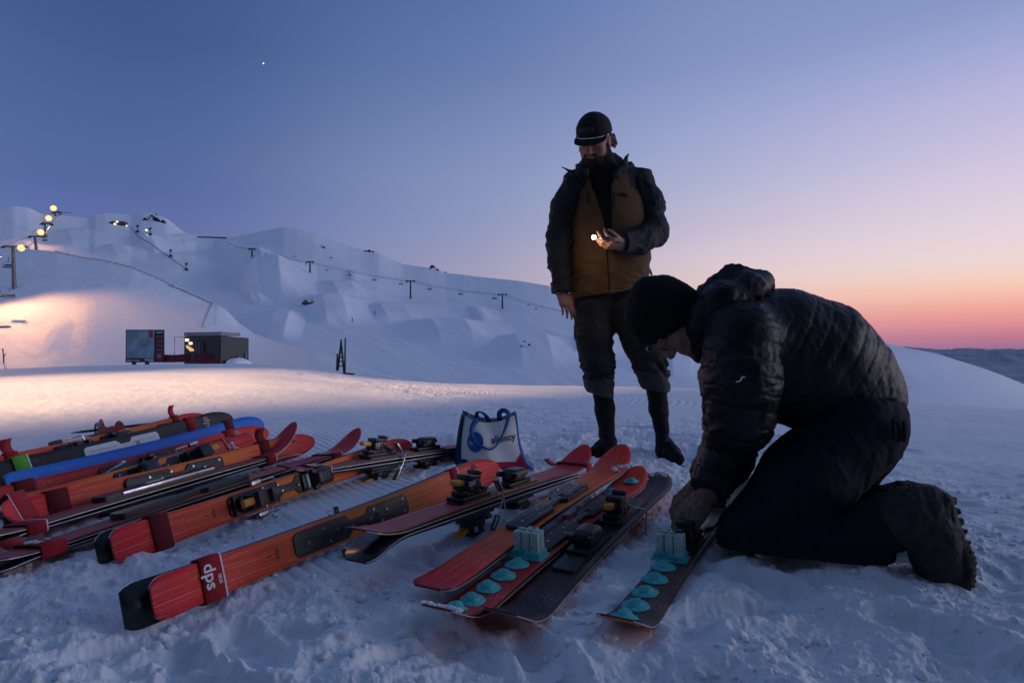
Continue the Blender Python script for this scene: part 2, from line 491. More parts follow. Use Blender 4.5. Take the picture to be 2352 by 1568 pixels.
def build_hills():
    B = {}
    # main terrain park slope with jumps
    top = [(-140, 500), (0, 479), (30, 471), (62, 476), (95, 491), (140, 494), (205, 500), (215, 492), (240, 489), (300, 492), (322, 488), (352, 491), (380, 500), (415, 528), (450, 545), (520, 547), (560, 540), (620, 527), (650, 521), (680, 525), (720, 534), (760, 549), (800, 564), (830, 574), (870, 581), (900, 596), (925, 606), (960, 611), (985, 614), (1005, 619), (1025, 626), (1060, 629), (1120, 637), (1200, 645), (1260, 656), (1330, 676), (1420, 700), (1520, 728), (1640, 770), (1760, 810), (1900, 880), (2020, 930)]
    bot = [(-140, 960), (2020, 960)]
    bumps = [
        (548, 592, 640, 730, 35.496, 585, 690, 0.1),
        (470, 548, 600, 650, 16.704, 560, 640, 0.3),
        (690, 742, 790, 872, 22.968, 672, 750, 0.3),
        (880, 1000, 1075, 1190, 25.056, 730, 810, 0.5),
        (1075, 1190, 1260, 1360, 25.056, 765, 850, 0.35),
        (820, 880, 930, 1080, 12.528, 690, 745, 0.6),
        (720, 770, 810, 880, 11.484, 640, 690, 0.6),
        (1300, 1350, 1395, 1500, 22.968, 765, 830, 0.2),
        (1480, 1540, 1580, 1700, 27.144, 790, 880, 0.2),
        (560, 625, 660, 700, 18.792, 705, 790, -0.3),
        (215, 262, 290, 345, 9.396, 560, 610, 0.6),
        (330, 400, 440, 500, 10.44, 575, 640, 0.6),
        (380, 420, 450, 520, 9.396, 535, 575, 0.6),
        (90, 160, 200, 300, 10.44, 520, 580, 0.4),
    ]
    rgb_ = random.Random(11)
    for (cx, cy, n_) in ((520, 560, 7), (760, 640, 8), (980, 720, 7), (1180, 770, 6), (330, 560, 8), (640, 700, 6), (1420, 800, 5), (860, 600, 5)):
        for _ in range(n_ // 6):
            q = rgb_.uniform(-1, 1); a = cx + 110 * q + rgb_.uniform(-30, 30); yy = cy + 52 * q + rgb_.uniform(-16, 16)
            w_ = rgb_.uniform(14, 34); h_ = rgb_.uniform(5, 13)
            bumps.append((a - w_ * .7, a, a + w_ * .5, a + w_ * 2.4, h_, yy - rgb_.uniform(14, 26), yy + rgb_.uniform(16, 34), rgb_.uniform(.2, .9)))
    B['main'] = hill_layer("hill", top, bot, [(-140, 150), (400, 130), (2020, 110)], [(-140, 520), (300, 700), (1000, 640), (2020, 420)], -140, 2020, 900, 420, bumps, 2.6, 0.9, SNOW_H, 'snowy terrain park slope with ramps below the ridge', 1, fine_top=0.8)[1]
    # nearer floodlit slope on the left whose right shoulder falls towards the shelf
    top = [(-160, 560), (0, 566), (60, 570), (130, 576), (185, 590), (250, 600), (300, 612), (370, 642), (400, 655), (440, 672), (490, 697), (520, 722), (545, 744), (580, 765), (625, 782), (680, 795), (720, 803), (770, 826), (830, 846), (910, 870), (940, 884), (980, 930)]
    bot = [(-160, 940), (980, 945)]
    bumps = [(360, 470, 500, 600, 12, 690, 800, 0.0), (140, 200, 220, 300, 7, 660, 830, 0.0), (60, 110, 130, 190, 6, 720, 830, -0.6), (-60, 0, 60, 130, 8, 690, 760, -0.5)]
    B['left'] = hill_layer("hill", top, bot, [(-160, 75), (400, 78), (980, 60)], [(-160, 135), (490, 120), (980, 75)], -160, 980, 620, 220, bumps, 2.6, 1.0, SNOW_H, 'floodlit snow slope rising on the left behind the hut', 2, fine_top=0.6)[1]
    # far right snow shoulder
    top = [(1480, 935), (1700, 905), (1850, 850), (1960, 806), (2010, 787), (2040, 790), (2080, 799), (2120, 806), (2160, 815), (2200, 828), (2250, 844), (2300, 863), (2352, 886), (2500, 950)]
    bot = [(1480, 995), (2500, 1000)]
    B['right'] = hill_layer("hill", top, bot, [(1480, 60), (2500, 55)], [(1480, 90), (1880, 330), (2500, 220)], 1480, 2500, 400, 120, [(1900, 2020, 2060, 2200, 8, 800, 880, 0.5)], 1.5, 1.0, SNOW_H, 'snow shoulder curving down on the right horizon', 3, fine_top=0.4)[1]
    # far ranges
    top = [(1500, 812), (1800, 806), (1950, 800), (2090, 797), (2130, 799), (2165, 803), (2200, 798), (2230, 796), (2270, 800), (2320, 797), (2352, 797), (2420, 800), (2560, 796), (2700, 804)]
    hill_layer("mountains", top, [(1500, 960), (2700, 960)], [(1500, 2500), (2700, 2500)], [(1500, 9000), (2700, 9000)], 1500, 2700, 420, 60, [], 7.0, 1.0, _far, 'dark blue far mountain range on the right horizon', 5, fine_top=5.0)
    return B
build_world()
HB = build_hills()
# afterglow of the sun that has just set, a broad soft light low on the right
_s = bpy.data.lights.new("sunset_glow", 'SUN'); _s.energy = 0.82; _s.angle = R(36); _s.color = (0.86, 0.84, 1.0)
_so = bpy.data.objects.new("sunset_glow", _s); C.objects.link(_so)
_az, _el = R(92), R(7.5)
_d = Vector((math.sin(_az) * math.cos(_el), math.cos(_az) * math.cos(_el), math.sin(_el)))
_so.rotation_euler = _d.to_track_quat('Z', 'Y').to_euler()
# ---------------------------------------------------------------- mesh builder
class MB:
    def __init__(self): self.bm = bmesh.new()

    def _m(self, geom, mi):
        for f in geom:
            f.material_index = mi

    def box(self, c, s, rot=None, bev=0.0, mi=0, taper=None, seg=2):
        r = bmesh.ops.create_cube(self.bm, size=1.0)
        vs = r['verts']
        for v in vs:
            k = 1.0
            if taper and v.co.z > 0: v.co.x *= taper[0]; v.co.y *= taper[1]
            v.co = Vector((v.co.x * s[0], v.co.y * s[1], v.co.z * s[2]))
        fs = set(f for v in vs for f in v.link_faces)
        if bev:
            es = list(set(e for v in vs for e in v.link_edges))
            rr = bmesh.ops.bevel(self.bm, geom=es, offset=bev, segments=seg, profile=0.6, affect='EDGES', clamp_overlap=True)
            fs = set(rr['faces']) | set(f for f in fs if f.is_valid)
            vs = list(set(v for f in fs for v in f.verts))
        M = Matrix.Translation(c)
        if rot is not None: M = M @ (rot.to_4x4() if hasattr(rot, 'to_4x4') else rot)
        bmesh.ops.transform(self.bm, matrix=M, verts=vs)
        self._m(fs, mi)
        return self

    def cyl(self, a, b, r1, r2=None, seg=14, mi=0, caps=True, bev=0.0):
        a = Vector(a); b = Vector(b); d = b - a
        if r2 is None: r2 = r1
        r = bmesh.ops.create_cone(self.bm, cap_ends=caps, segments=seg, radius1=r1, radius2=r2, depth=d.length)
        vs = r['verts']; fs = set(f for v in vs for f in v.link_faces)
        if bev:
            es = [e for e in set(e for v in vs for e in v.link_edges) if len(e.link_faces) == 2 and e.calc_face_angle(0) > 0.9]
            rr = bmesh.ops.bevel(self.bm, geom=es, offset=bev, segments=2, profile=0.6, affect='EDGES', clamp_overlap=True)
            fs = set(rr['faces']) | set(f for f in fs if f.is_valid); vs = list(set(v for f in fs for v in f.verts))
        M = Matrix.Translation((a + b) / 2) @ d.to_track_quat('Z', 'Y').to_matrix().to_4x4()
        bmesh.ops.transform(self.bm, matrix=M, verts=vs); self._m(fs, mi)
        return self

    def tube(self, pts, r, seg=8, mi=0, flat=None, closed=False):
        pts = [Vector(p) for p in pts]; n = len(pts); rings = []
        up = Vector((0, 0, 1))
        for i, p in enumerate(pts):
            if closed: t = (pts[(i + 1) % n] - pts[i - 1]).normalized()
            else: t = (pts[min(i + 1, n - 1)] - pts[max(i - 1, 0)]).normalized()
            a = t.cross(up)
            if a.length < 1e-3: a = t.cross(Vector((0, 1, 0)))
            a.normalize(); b = a.cross(t)
            rr = r[i] if isinstance(r, (list, tuple)) else r
            ra, rb = (rr, rr) if flat is None else (rr, rr * flat)
            rings.append([self.bm.verts.new(p + a * math.cos(2 * math.pi * k / seg) * ra + b * math.sin(2 * math.pi * k / seg) * rb) for k in range(seg)])
        fs = []
        m = n if closed else n - 1
        for i in range(m):
            A, B = rings[i], rings[(i + 1) % n]
            for k in range(seg):
                fs.append(self.bm.faces.new((A[k], A[(k + 1) % seg], B[(k + 1) % seg], B[k])))
        if not closed:
            fs.append(self.bm.faces.new(rings[0])); fs.append(self.bm.faces.new(rings[-1][::-1]))
        self._m(fs, mi)
        return self

    def prism(self, poly, z0, z1, mi=0, bev=0.0, M=None):
        """polygon in xy extruded along z"""
        vb = [self.bm.verts.new((p[0], p[1], z0)) for p in poly]
        f = self.bm.faces.new(vb)
        ex = bmesh.ops.extrude_face_region(self.bm, geom=[f])
        vt = [g for g in ex['geom'] if isinstance(g, bmesh.types.BMVert)]
        for v in vt: v.co.z = z1
        fs = set(f2 for v in vb + vt for f2 in v.link_faces)
        vs = vb + vt
        if bev:
            tops = [g for g in ex['geom'] if isinstance(g, bmesh.types.BMFace)]
            es = list(set(e for t in tops for e in t.edges))
            rr = bmesh.ops.bevel(self.bm, geom=es, offset=bev, segments=2, profile=0.6, affect='EDGES', clamp_overlap=True)
            fs = set(rr['faces']) | set(q for q in fs if q.is_valid); vs = list(set(v for q in fs for v in q.verts))
        if M is not None: bmesh.ops.transform(self.bm, matrix=M, verts=vs)
        self._m(fs, mi)
        return self

    def quadstrip(self, A, B, mi=0):
        va = [self.bm.verts.new(p) for p in A]; vb = [self.bm.verts.new(p) for p in B]
        for i in range(len(A) - 1):
            f = self.bm.faces.new((va[i], va[i + 1], vb[i + 1], vb[i])); f.material_index = mi; f.smooth = True
        return self

    def build(self, name, mats, parent=None, smooth=True, angle=35, M=None):
        bmesh.ops.recalc_face_normals(self.bm, faces=self.bm.faces[:])
        me = bpy.data.meshes.new(name)
        if M is not None: self.bm.transform(M)
        self.bm.to_mesh(me); self.bm.free()
        if not isinstance(mats, (list, tuple)): mats = [mats]
        for m in mats: me.materials.append(m)
        if smooth:
            for p in me.polygons: p.use_smooth = True
            try: me.set_sharp_from_angle(angle=R(angle))
            except Exception: pass
        o = bpy.data.objects.new(name, me); C.objects.link(o)
        if parent: o.parent = parent
        return o


def text_verts_mesh(s, size, extrude=0.0004, bold=0.0, align='CENTER', spacing=1.0):
    cu = bpy.data.curves.new("lettering", 'FONT'); cu.body = s; cu.size = size; cu.extrude = extrude; cu.offset = bold
    cu.align_x = align; cu.align_y = 'CENTER'; cu.resolution_u = 4; cu.space_character = spacing
    ob = bpy.data.objects.new("lettering", cu); C.objects.link(ob)
    bpy.context.view_layer.update()
    dg = bpy.context.evaluated_depsgraph_get()
    me = bpy.data.meshes.new_from_object(ob.evaluated_get(dg))
    bpy.data.objects.remove(ob); bpy.data.curves.remove(cu)
    return me


def lettering(s, size, M, m, parent, bold=0.0, name="lettering", spacing=1.0):
    me = text_verts_mesh(s, size, bold=bold, spacing=spacing)
    me.transform(M)
    me.materials.clear(); me.materials.append(m)
    o = bpy.data.objects.new(name, me); C.objects.link(o); o.parent = parent
    return o


# ---------------------------------------------------------------- ski materials
def topsheet(name, stops, rough=0.5, grain=0.35, lines=None, coat=0.0):
    m = bpy.data.materials.new(name); m.use_nodes = True
    nt = m.node_tree; N = nt.nodes; L = nt.links; b = N["Principled BSDF"]
    b.inputs["Roughness"].default_value = rough
    b.inputs["Specular IOR Level"].default_value = 0.3; b.inputs["Coat Weight"].default_value = coat; b.inputs["Coat Roughness"].default_value = 0.3
    tc = N.new("ShaderNodeTexCoord"); sp = N.new("ShaderNodeSeparateXYZ"); L.new(tc.outputs["Generated"], sp.inputs[0])
    r = N.new("ShaderNodeValToRGB"); e = r.color_ramp.elements
    e[0].position = stops[0][0]; e[0].color = tuple(stops[0][1]) + (1,)
    e[1].position = stops[-1][0]; e[1].color = tuple(stops[-1][1]) + (1,)
    for p, c in stops[1:-1]:
        x = e.new(p); x.color = tuple(c) + (1,)
    L.new(sp.outputs[0], r.inputs[0])
    mp = N.new("ShaderNodeMapping"); mp.inputs["Scale"].default_value = (2.2, 170, 1)
    L.new(tc.outputs["Object"], mp.inputs[0])
    n = N.new("ShaderNodeTexNoise"); n.inputs["Scale"].default_value = 1.0; n.inputs["Detail"].default_value = 4
    L.new(mp.outputs[0], n.inputs["Vector"])
    mr = N.new("ShaderNodeMapRange"); mr.inputs[1].default_value = 0.3; mr.inputs[2].default_value = 0.7; mr.inputs[3].default_value = 1 - grain; mr.inputs[4].default_value = 1 + grain * 0.4
    L.new(n.outputs[0], mr.inputs[0])
    mx = N.new("ShaderNodeMixRGB"); mx.blend_type = 'MULTIPLY'; mx.inputs[0].default_value = 1
    L.new(r.outputs[0], mx.inputs[1]); L.new(mr.outputs[0], mx.inputs[2])
    cur = mx.outputs[0]
    if lines:
        mp2 = N.new("ShaderNodeMapping"); mp2.inputs["Scale"].default_value = (1.1, 62, 1); mp2.inputs["Location"].default_value = (0.3, 4.1, 0); L.new(tc.outputs["Object"], mp2.inputs[0])
        n2 = N.new("ShaderNodeTexNoise"); n2.inputs["Scale"].default_value = 1.0; n2.inputs["Detail"].default_value = 2; L.new(mp2.outputs[0], n2.inputs["Vector"])
        r2 = N.new("ShaderNodeValToRGB"); q = r2.color_ramp.elements
        q[0].position = 0.485; q[0].color = (0, 0, 0, 1); q[1].position = 0.515; q[1].color = (0, 0, 0, 1)
        x = q.new(0.5); x.color = (1, 1, 1, 1)
        L.new(n2.outputs[0], r2.inputs[0])
        ml = N.new("ShaderNodeMixRGB"); ml.inputs[2].default_value = tuple(lines) + (1,)
        fac = N.new("ShaderNodeMath"); fac.operation = 'MULTIPLY'; fac.inputs[1].default_value = 0.35
        L.new(r2.outputs[0], fac.inputs[0]); L.new(fac.outputs[0], ml.inputs[0]); L.new(cur, ml.inputs[1]); cur = ml.outputs[0]
    # wear and frost specks
    n3 = N.new("ShaderNodeTexNoise"); n3.inputs["Scale"].default_value = 220; n3.inputs["Detail"].default_value = 6; L.new(tc.outputs["Object"], n3.inputs["Vector"])
    mr3 = N.new("ShaderNodeMapRange"); mr3.inputs[1].default_value = 0.35; mr3.inputs[2].default_value = 0.7; mr3.inputs[3].default_value = rough - 0.08; mr3.inputs[4].default_value = rough + 0.2
    L.new(n3.outputs[0], mr3.inputs[0]); L.new(mr3.outputs[0], b.inputs["Roughness"])
    # frost and snow dust
    n4 = N.new("ShaderNodeTexNoise"); n4.inputs["Scale"].default_value = 300; n4.inputs["Detail"].default_value = 3; L.new(tc.outputs["Object"], n4.inputs["Vector"])
    n5 = N.new("ShaderNodeTexNoise"); n5.inputs["Scale"].default_value = 7; n5.inputs["Detail"].default_value = 4; L.new(tc.outputs["Object"], n5.inputs["Vector"])
    ad = N.new("ShaderNodeMath"); ad.operation = 'MULTIPLY_ADD'; ad.inputs[1].default_value = 0.55; L.new(n5.outputs[0], ad.inputs[0]); L.new(n4.outputs[0], ad.inputs[2])
    mr4 = N.new("ShaderNodeMapRange"); mr4.inputs[1].default_value = 0.92; mr4.inputs[2].default_value = 1.06; mr4.inputs[3].default_value = 0; mr4.inputs[4].default_value = 0.38; L.new(ad.outputs[0], mr4.inputs[0])
    mf = N.new("ShaderNodeMixRGB"); mf.inputs[2].default_value = (0.7, 0.72, 0.76, 1); L.new(mr4.outputs[0], mf.inputs[0]); L.new(cur, mf.inputs[1]); cur = mf.outputs[0]
    L.new(cur, b.inputs["Base Color"])
    return m


RED = (0.85, 0.022, 0.03); CRIM = (0.62, 0.013, 0.04); ORG = (0.95, 0.20, 0.045); ORG2 = (0.97, 0.28, 0.04)
MAT = {}
MAT['orange'] = topsheet("topsheet_orange", [(0, CRIM), (0.06, RED), (0.22, (0.92, 0.11, 0.04)), (0.40, ORG), (0.55, ORG2), (0.68, ORG), (0.84, (0.93, 0.11, 0.045)), (0.94, (0.9, 0.045, 0.04)), (1, (0.88, 0.03, 0.035))], lines=(0.9, 0.42, 0.2))
MAT['crimson'] = topsheet("topsheet_crimson", [(0, (0.42, 0.06, 0.08)), (0.3, (0.48, 0.09, 0.08)), (0.5, (0.75, 0.26, 0.07)), (0.7, (0.48, 0.06, 0.08)), (0.86, (0.6, 0.03, 0.05)), (1, (0.8, 0.02, 0.04))], lines=(0.6, 0.25, 0.15))
MAT['red'] = topsheet("topsheet_red", [(0, (0.6, 0.04, 0.03)), (0.2, (0.45, 0.02, 0.02)), (0.55, (0.36, 0.015, 0.016)), (0.75, (0.85, 0.04, 0.03)), (1, (0.97, 0.07, 0.035))], grain=0.2)
MAT['blue'] = topsheet("topsheet_blue", [(0, (0.03, 0.22, 0.75)), (0.35, (0.02, 0.13, 0.6)), (1, (0.02, 0.2, 0.72))], grain=0.12, rough=0.3)
MAT['black'] = topsheet("topsheet_black", [(0, (0.02, 0.02, 0.022)), (0.45, (0.03, 0.03, 0.034)), (0.6, (0.045, 0.042, 0.04)), (1, (0.05, 0.048, 0.045))], grain=0.2, rough=0.5)
MAT['plum'] = topsheet("topsheet_plum", [(0, (0.035, 0.03, 0.034)), (0.3, (0.065, 0.036, 0.046)), (0.7, (0.09, 0.06, 0.075)), (1, (0.08, 0.06, 0.07))], grain=0.5, rough=0.5)
MAT['brown'] = topsheet("topsheet_brown", [(0, (0.09, 0.075, 0.07)), (0.12, (0.12, 0.075, 0.06)), (0.5, (0.13, 0.07, 0.055)), (1, (0.11, 0.07, 0.06))], grain=0.4, rough=0.5)
MAT['sidewall'] = mat("ski_sidewall", (0.012, 0.012, 0.014), 0.4, noise=0.2)
MAT['edge'] = mat("steel_edge", (0.72, 0.72, 0.74), 0.4, metal=.7, noise=0.2, nscale=30)
MAT['base_black'] = mat("ski_base_black", (0.012, 0.014, 0.016), 0.35, noise=0.3)
MAT['base_orange'] = mat("ski_base_orange", (0.80, 0.14, 0.02), 0.35, noise=0.1)
MAT['base_red'] = mat("ski_base_red", (0.7, 0.03, 0.025), 0.35, noise=0.1)
MAT['plastic'] = mat("black_plastic", (0.014, 0.014, 0.016), 0.38, noise=0.4, nscale=60, bump=0.15, bscale=120)
MAT['plastic2'] = mat("charcoal_plastic", (0.022, 0.023, 0.026), 0.5, noise=0.3, bump=0.2, bscale=90)
MAT['amber'] = mat("amber_plastic", (0.82, 0.33, 0.02), 0.4, noise=0.15, nscale=80)
MAT['metal'] = mat("bright_metal", (0.6, 0.6, 0.62), 0.3, metal=1.0, noise=0.2)
MAT['white_plate'] = mat("white_plastic", (0.72, 0.73, 0.75), 0.4, noise=0.08)
MAT['strap'] = mat("red_strap_fabric", (0.42, 0.008, 0.016), 0.75, noise=0.25, nscale=120, bump=0.3, bscale=400, sheen=0.1)
MAT['strap_dark'] = mat("dark_red_strap_fabric", (0.17, 0.008, 0.014), 0.8, noise=0.25, nscale=120, bump=0.3, bscale=400)
MAT['strap_green'] = mat("green_strap_fabric", (0.14, 0.48, 0.05), 0.8, noise=0.25, nscale=120, bump=0.3, bscale=400)
MAT['ink_white'] = mat("white_print", (0.78, 0.78, 0.8), 0.6)
MAT['ink_sand'] = mat("sand_print", (0.5, 0.44, 0.36), 0.6)
MAT['ink_dark'] = mat("dark_print", (0.05, 0.018, 0.012), 0.6)


# ---------------------------------------------------------------- ski geometry
SKIS = {}


def ski_body(L, w, top, base, t=0.013, tip_rise=0.055, tail_rise=0.012, tail_pow=3.2, camber=0.004, tip_len=0.24, parent=None, name="ski_body", tipw=1.28, tailw=1.17, cut=0.0):
    xs = np.concatenate([np.linspace(0, 0.06, 9), np.linspace(0.075, L - 0.16, 34), np.linspace(L - 0.15, L - 0.02, 16), L - np.array([0.014, 0.009, 0.005, 0.002, 0.0003])])
    nT = 7
    V = []; 
    for x in xs:
        u = x / L
        mid = 0.44
        side = 1 + (tailw - 1) * ((max(0, mid - u) / mid) ** 2) + (tipw - 1) * ((max(0, u - mid) / (0.9 - mid)) ** 2 if u < 0.9 else 1)
        hw = w * 0.5 * side
        # round the ends
        lt = 0.17
        if x > L - lt:
            q = (x - (L - lt)) / lt; hw *= max(1 - q ** 2.4, 0) ** 0.5
        le = 0.05
        if x < le:
            q = (le - x) / le; hw *= 1 - (.40 if tail_pow < 4 else .24) * q ** 3.2
        hw = max(hw, 0.0015)
        z = camber * math.sin(math.pi * min(max(u, 0), 1))
        if x > L - tip_len: z += tip_rise * ((x - (L - tip_len)) / tip_len) ** 2
        if x < 0.16: z += tail_rise * ((0.16 - x) / 0.16) ** 2
        th = 0.0055 + (t - 0.0055) * (math.sin(math.pi * min(max(u, 0.0), 1)) ** 0.7 if 0 < u < 1 else 0)
        row = []
        for k in range(nT):
            yk = (k / (nT - 1) - 0.5) * 2
            zt = z + th
            row.append((x, -yk * hw * (0.985), zt))
        row += [(x, -hw, z + 0.0030), (x, -hw, z + 0.0004), (x, hw, z + 0.0004), (x, hw, z + 0.0030)]
        V += row
    n = nT + 4
    bm = bmesh.new()
    vs = [bm.verts.new(v) for v in V]
    for i in range(len(xs) - 1):
        for k in range(n):
            a = vs[i * n + k]; b = vs[i * n + (k + 1) % n]; c = vs[(i + 1) * n + (k + 1) % n]; d = vs[(i + 1) * n + k]
            try: f = bm.faces.new((a, d, c, b))
            except ValueError: continue
            mi = 0 if k < nT - 1 else (1 if k in (nT - 1, n - 1) else (2 if k in (nT, n - 2) else 3))
            f.material_index = mi; f.smooth = (mi in (0, 3))
    f = bm.faces.new(vs[:n]); f.material_index = 1
    f = bm.faces.new(vs[-n:][::-1]); f.material_index = 1
    bmesh.ops.recalc_face_normals(bm, faces=bm.faces[:])
    me = bpy.data.meshes.new(name); bm.to_mesh(me); bm.free()
    for mm in (top, MAT['sidewall'], MAT['edge'], base): me.materials.append(mm)
    o = bpy.data.objects.new(name, me); C.objects.link(o); o.parent = parent
    return o


def frac(P0, P1, px):
    k = (px - 1176) / F
    d = P1 - P0
    return (k * P0.y - P0.x) / (d.x - k * d.y)


def ski_frame(P0, P1, beta, zoff=0.0):
    X = (P1 - P0).normalized()
    s = X.cross(Vector((0, 0, 1))).normalized(); n0 = s.cross(X).normalized()
    Z = (s * math.cos(R(beta)) + n0 * math.sin(R(beta))).normalized()
    Y = Z.cross(X).normalized()
    M = Matrix((X, Y, Z)).transposed().to_4x4()
    return Matrix.Translation(P0 + Z * zoff) @ M


def make_ski(key, label, P0, P1, beta, style='orange', w=0.102, base='base_black', zoff=0.0, group='skis laid out on the snow', shift=0.0, **kw):
    M = ski_frame(P0, P1, beta, zoff)
    L = (P1 - P0).length
    M = M @ Matrix.Translation((-shift, 0, 0))
    root = empty("ski", (0, 0, 0)); root.matrix_world = M
    tag(root, label, 'ski', group)
    ski_body(L, w, MAT[style], MAT[base], parent=root, **kw)
    SKIS[key] = dict(tail_rise=kw.get('tail_rise', .012), tip_rise=kw.get('tip_rise', .055), root=root, M=M, L=L, w=w, P0=P0, P1=P1, t=0.013, shift=shift)
    return SKIS[key]


def sx(S, px): return frac(S['P0'], S['P1'], px) * S['L'] + S['shift']


def plate_outline(x0, x1, hw, bridge=None, rnd=0.02):
    """outline of a two lobed binding plate from x0 to x1; bridge = (b0, b1, half width)"""
    def arc(cx, cy, r, a0, a1, n=5): return [(cx + r * math.cos(R(a0 + (a1 - a0) * i / n)), cy + r * math.sin(R(a0 + (a1 - a0) * i / n))) for i in range(n + 1)]
    up = []
    up += arc(x0 + rnd, hw - rnd, rnd, 180, 90)
    if bridge:
        b0, b1, bw = bridge
        up += [(b0 - 0.025, hw), (b0, bw), (b1, bw), (b1 + 0.02, hw)]
    up += arc(x1 - rnd, hw - rnd, rnd, 90, 0)
    dn = [(x, -y) for x, y in up[::-1]]
    return (up + dn)[::-1]


def add_plate(S, x0, x1, hw=0.036, h=0.012, bridge=True, m=None, screws=True, z=0.0125):
    mb = MB()
    L = x1 - x0
    br = (x0 + L * 0.46, x0 + L * 0.58, hw * 0.42) if bridge else None
    mb.prism(plate_outline(x0, x1, hw, br), z, z + h, 0, 0.0025)
    if screws:
        for fx, fy in ((.1, -.1), (.22, .55), (.26, -.62), (.33, .1), (.43, .6), (.46, -.1), (.62, -.1), (.66, .6), (.72, -.62), (.78, .2), (.95, .6), (.95, -.6)):
            c = Vector((x0 + L * fx, hw * fy, z + h))
            mb.cyl(c - Vector((0, 0, .001)), c + Vector((0, 0, .0016)), 0.0045, 0.004, 10, 1)
            mb.cyl(c, c + Vector((0, 0, .0019)), 0.0016, 0.0016, 6, 0)
        for sy in (0.32, -0.32):
            mb.box((x0 + L * .22, hw * sy, z + h), (L * .34, 0.0012, 0.0012), mi=2); mb.box((x0 + L * .78, hw * sy, z + h), (L * .32, 0.0012, 0.0012), mi=2)
        for k in range(12):
            mb.box((x0 + L * (.64 + .022 * k), -hw * 0.82, z + h), (.003, .005, .0014), mi=0); mb.box((x0 + L * (.70 + .022 * k), hw * 0.82, z + h), (.003, .005, .0014), mi=0)
        for k in range(5):
            mb.box((x0 + L * (.655 + .011 * k), 0.0, z + h), (.0014, hw * .55, .0013), mi=2)
    return mb.build("binding_plate", [m or MAT['plastic'], MAT['metal'], MAT['plastic2']], S['root'])


def add_heel(S, x, z=0.024, s=1.0, lever='amber', txt=None):
    r = S['root']; mb = MB(); q = .66; z0 = z
    mb.box((x, 0, z + .011), (.17 * s, .068, .022), bev=.005)
    mb.box((x + .004, 0, z + .030), (.125 * s, .060, .030), bev=.008)
    tilt = Matrix.Rotation(R(-9), 3, 'Y')
    mb.box((x - .008, 0, z + .068), (.092, .062, .072), rot=tilt, bev=.016, taper=(.80, .9), seg=3)
    mb.box((x - .004, 0, z + .106), (.070, .056, .026), rot=Matrix.Rotation(R(10), 3, 'Y'), bev=.007)
    mb.box((x + .030, 0, z + .122), (.022, .050, .018), rot=Matrix.Rotation(R(24), 3, 'Y'), bev=.005)
    mb.box((x + .050, 0, z + .042), (.035, .066, .022), bev=.006)
    mb.box((x - .055, 0, z + .036), (.035, .05, .03), bev=.009)
    for sy in (1, -1):
        mb.cyl((x, sy * .028, z + .05), (x, sy * .034, z + .05), .014, .012, 14, 0)
        mb.cyl((x + .012, sy * .030, z + .086), (x + .012, sy * .0345, z + .086), .005, .005, 10, 1)
        mb.box((x - .028, sy * .031, z + .052), (.03, .004, .02), rot=Matrix.Rotation(R(40), 3, 'Y'), bev=.002, mi=2)
        mb.box((x + .02, sy * .0325, z + .03), (.05, .003, .012), bev=.001, mi=2)
    bmesh.ops.transform(mb.bm, matrix=Matrix.Translation((0, 0, z0 * (1 - q))) @ Matrix.Diagonal((1, 1, q, 1)), verts=mb.bm.verts[:])
    h = mb.build("heel_piece", [MAT['plastic'], MAT['metal'], MAT['plastic2']], r)
    m2 = MB()
    m2.box((x - .070, 0, z + .060), (.056, .030, .019), rot=Matrix.Rotation(R(8), 3, 'Y'), bev=.007, taper=(1, .8))
    lv = m2.build("release_lever", MAT[lever], h)
    if txt:
        for sy in (1, -1):
            Mx = Matrix.Translation((x - .030, sy * .0322, z + .053)) @ Matrix.Rotation(R(90), 4, 'X')
            if sy > 0: Mx = Matrix.Translation((x - .030, .0322, z + .053)) @ Matrix.Rotation(R(180), 4, 'Z') @ Matrix.Rotation(R(90), 4, 'X')
            lettering(txt, .022, Mx, MAT['ink_white'], h, bold=.0006)
    return h


def add_toe(S, x, z=0.024, s=1.0):
    r = S['root']; mb = MB()
    mb.box((x, 0, z + .008), (.15 * s, .066, .016), bev=.004)
    for k in range(6): mb.box((x + .045 + .007 * k, 0, z + .017), (.003, .06, .004), mi=0)
    mb.box((x + .005, 0, z + .030), (.085, .058, .03), bev=.010)
    mb.box((x + .012, 0, z + .054), (.104, .074, .036), bev=.016, taper=(.8, .8), seg=3)
    for sy in (1, -1): mb.box((x - .036, sy * .030, z + .050), (.034, .018, .026), rot=Matrix.Rotation(R(sy * -18), 3, 'Z'), bev=.005)
    mb.cyl((x + .05, 0, z + .05), (x + .064, 0, z + .05), .014, .012, 14, 0)
    mb.cyl((x + .064, 0, z + .05), (x + .066, 0, z + .05), .007, .007, 10, 1)
    mb.box((x - .002, 0, z + .0405), (.06, .0695, .004), bev=.001, mi=2)
    bmesh.ops.transform(mb.bm, matrix=Matrix.Translation((0, 0, z * .22)) @ Matrix.Diagonal((1, 1, .78, 1)), verts=mb.bm.verts[:])
    return mb.build("toe_piece", [MAT['plastic'], MAT['metal'], MAT['plastic2']], r)


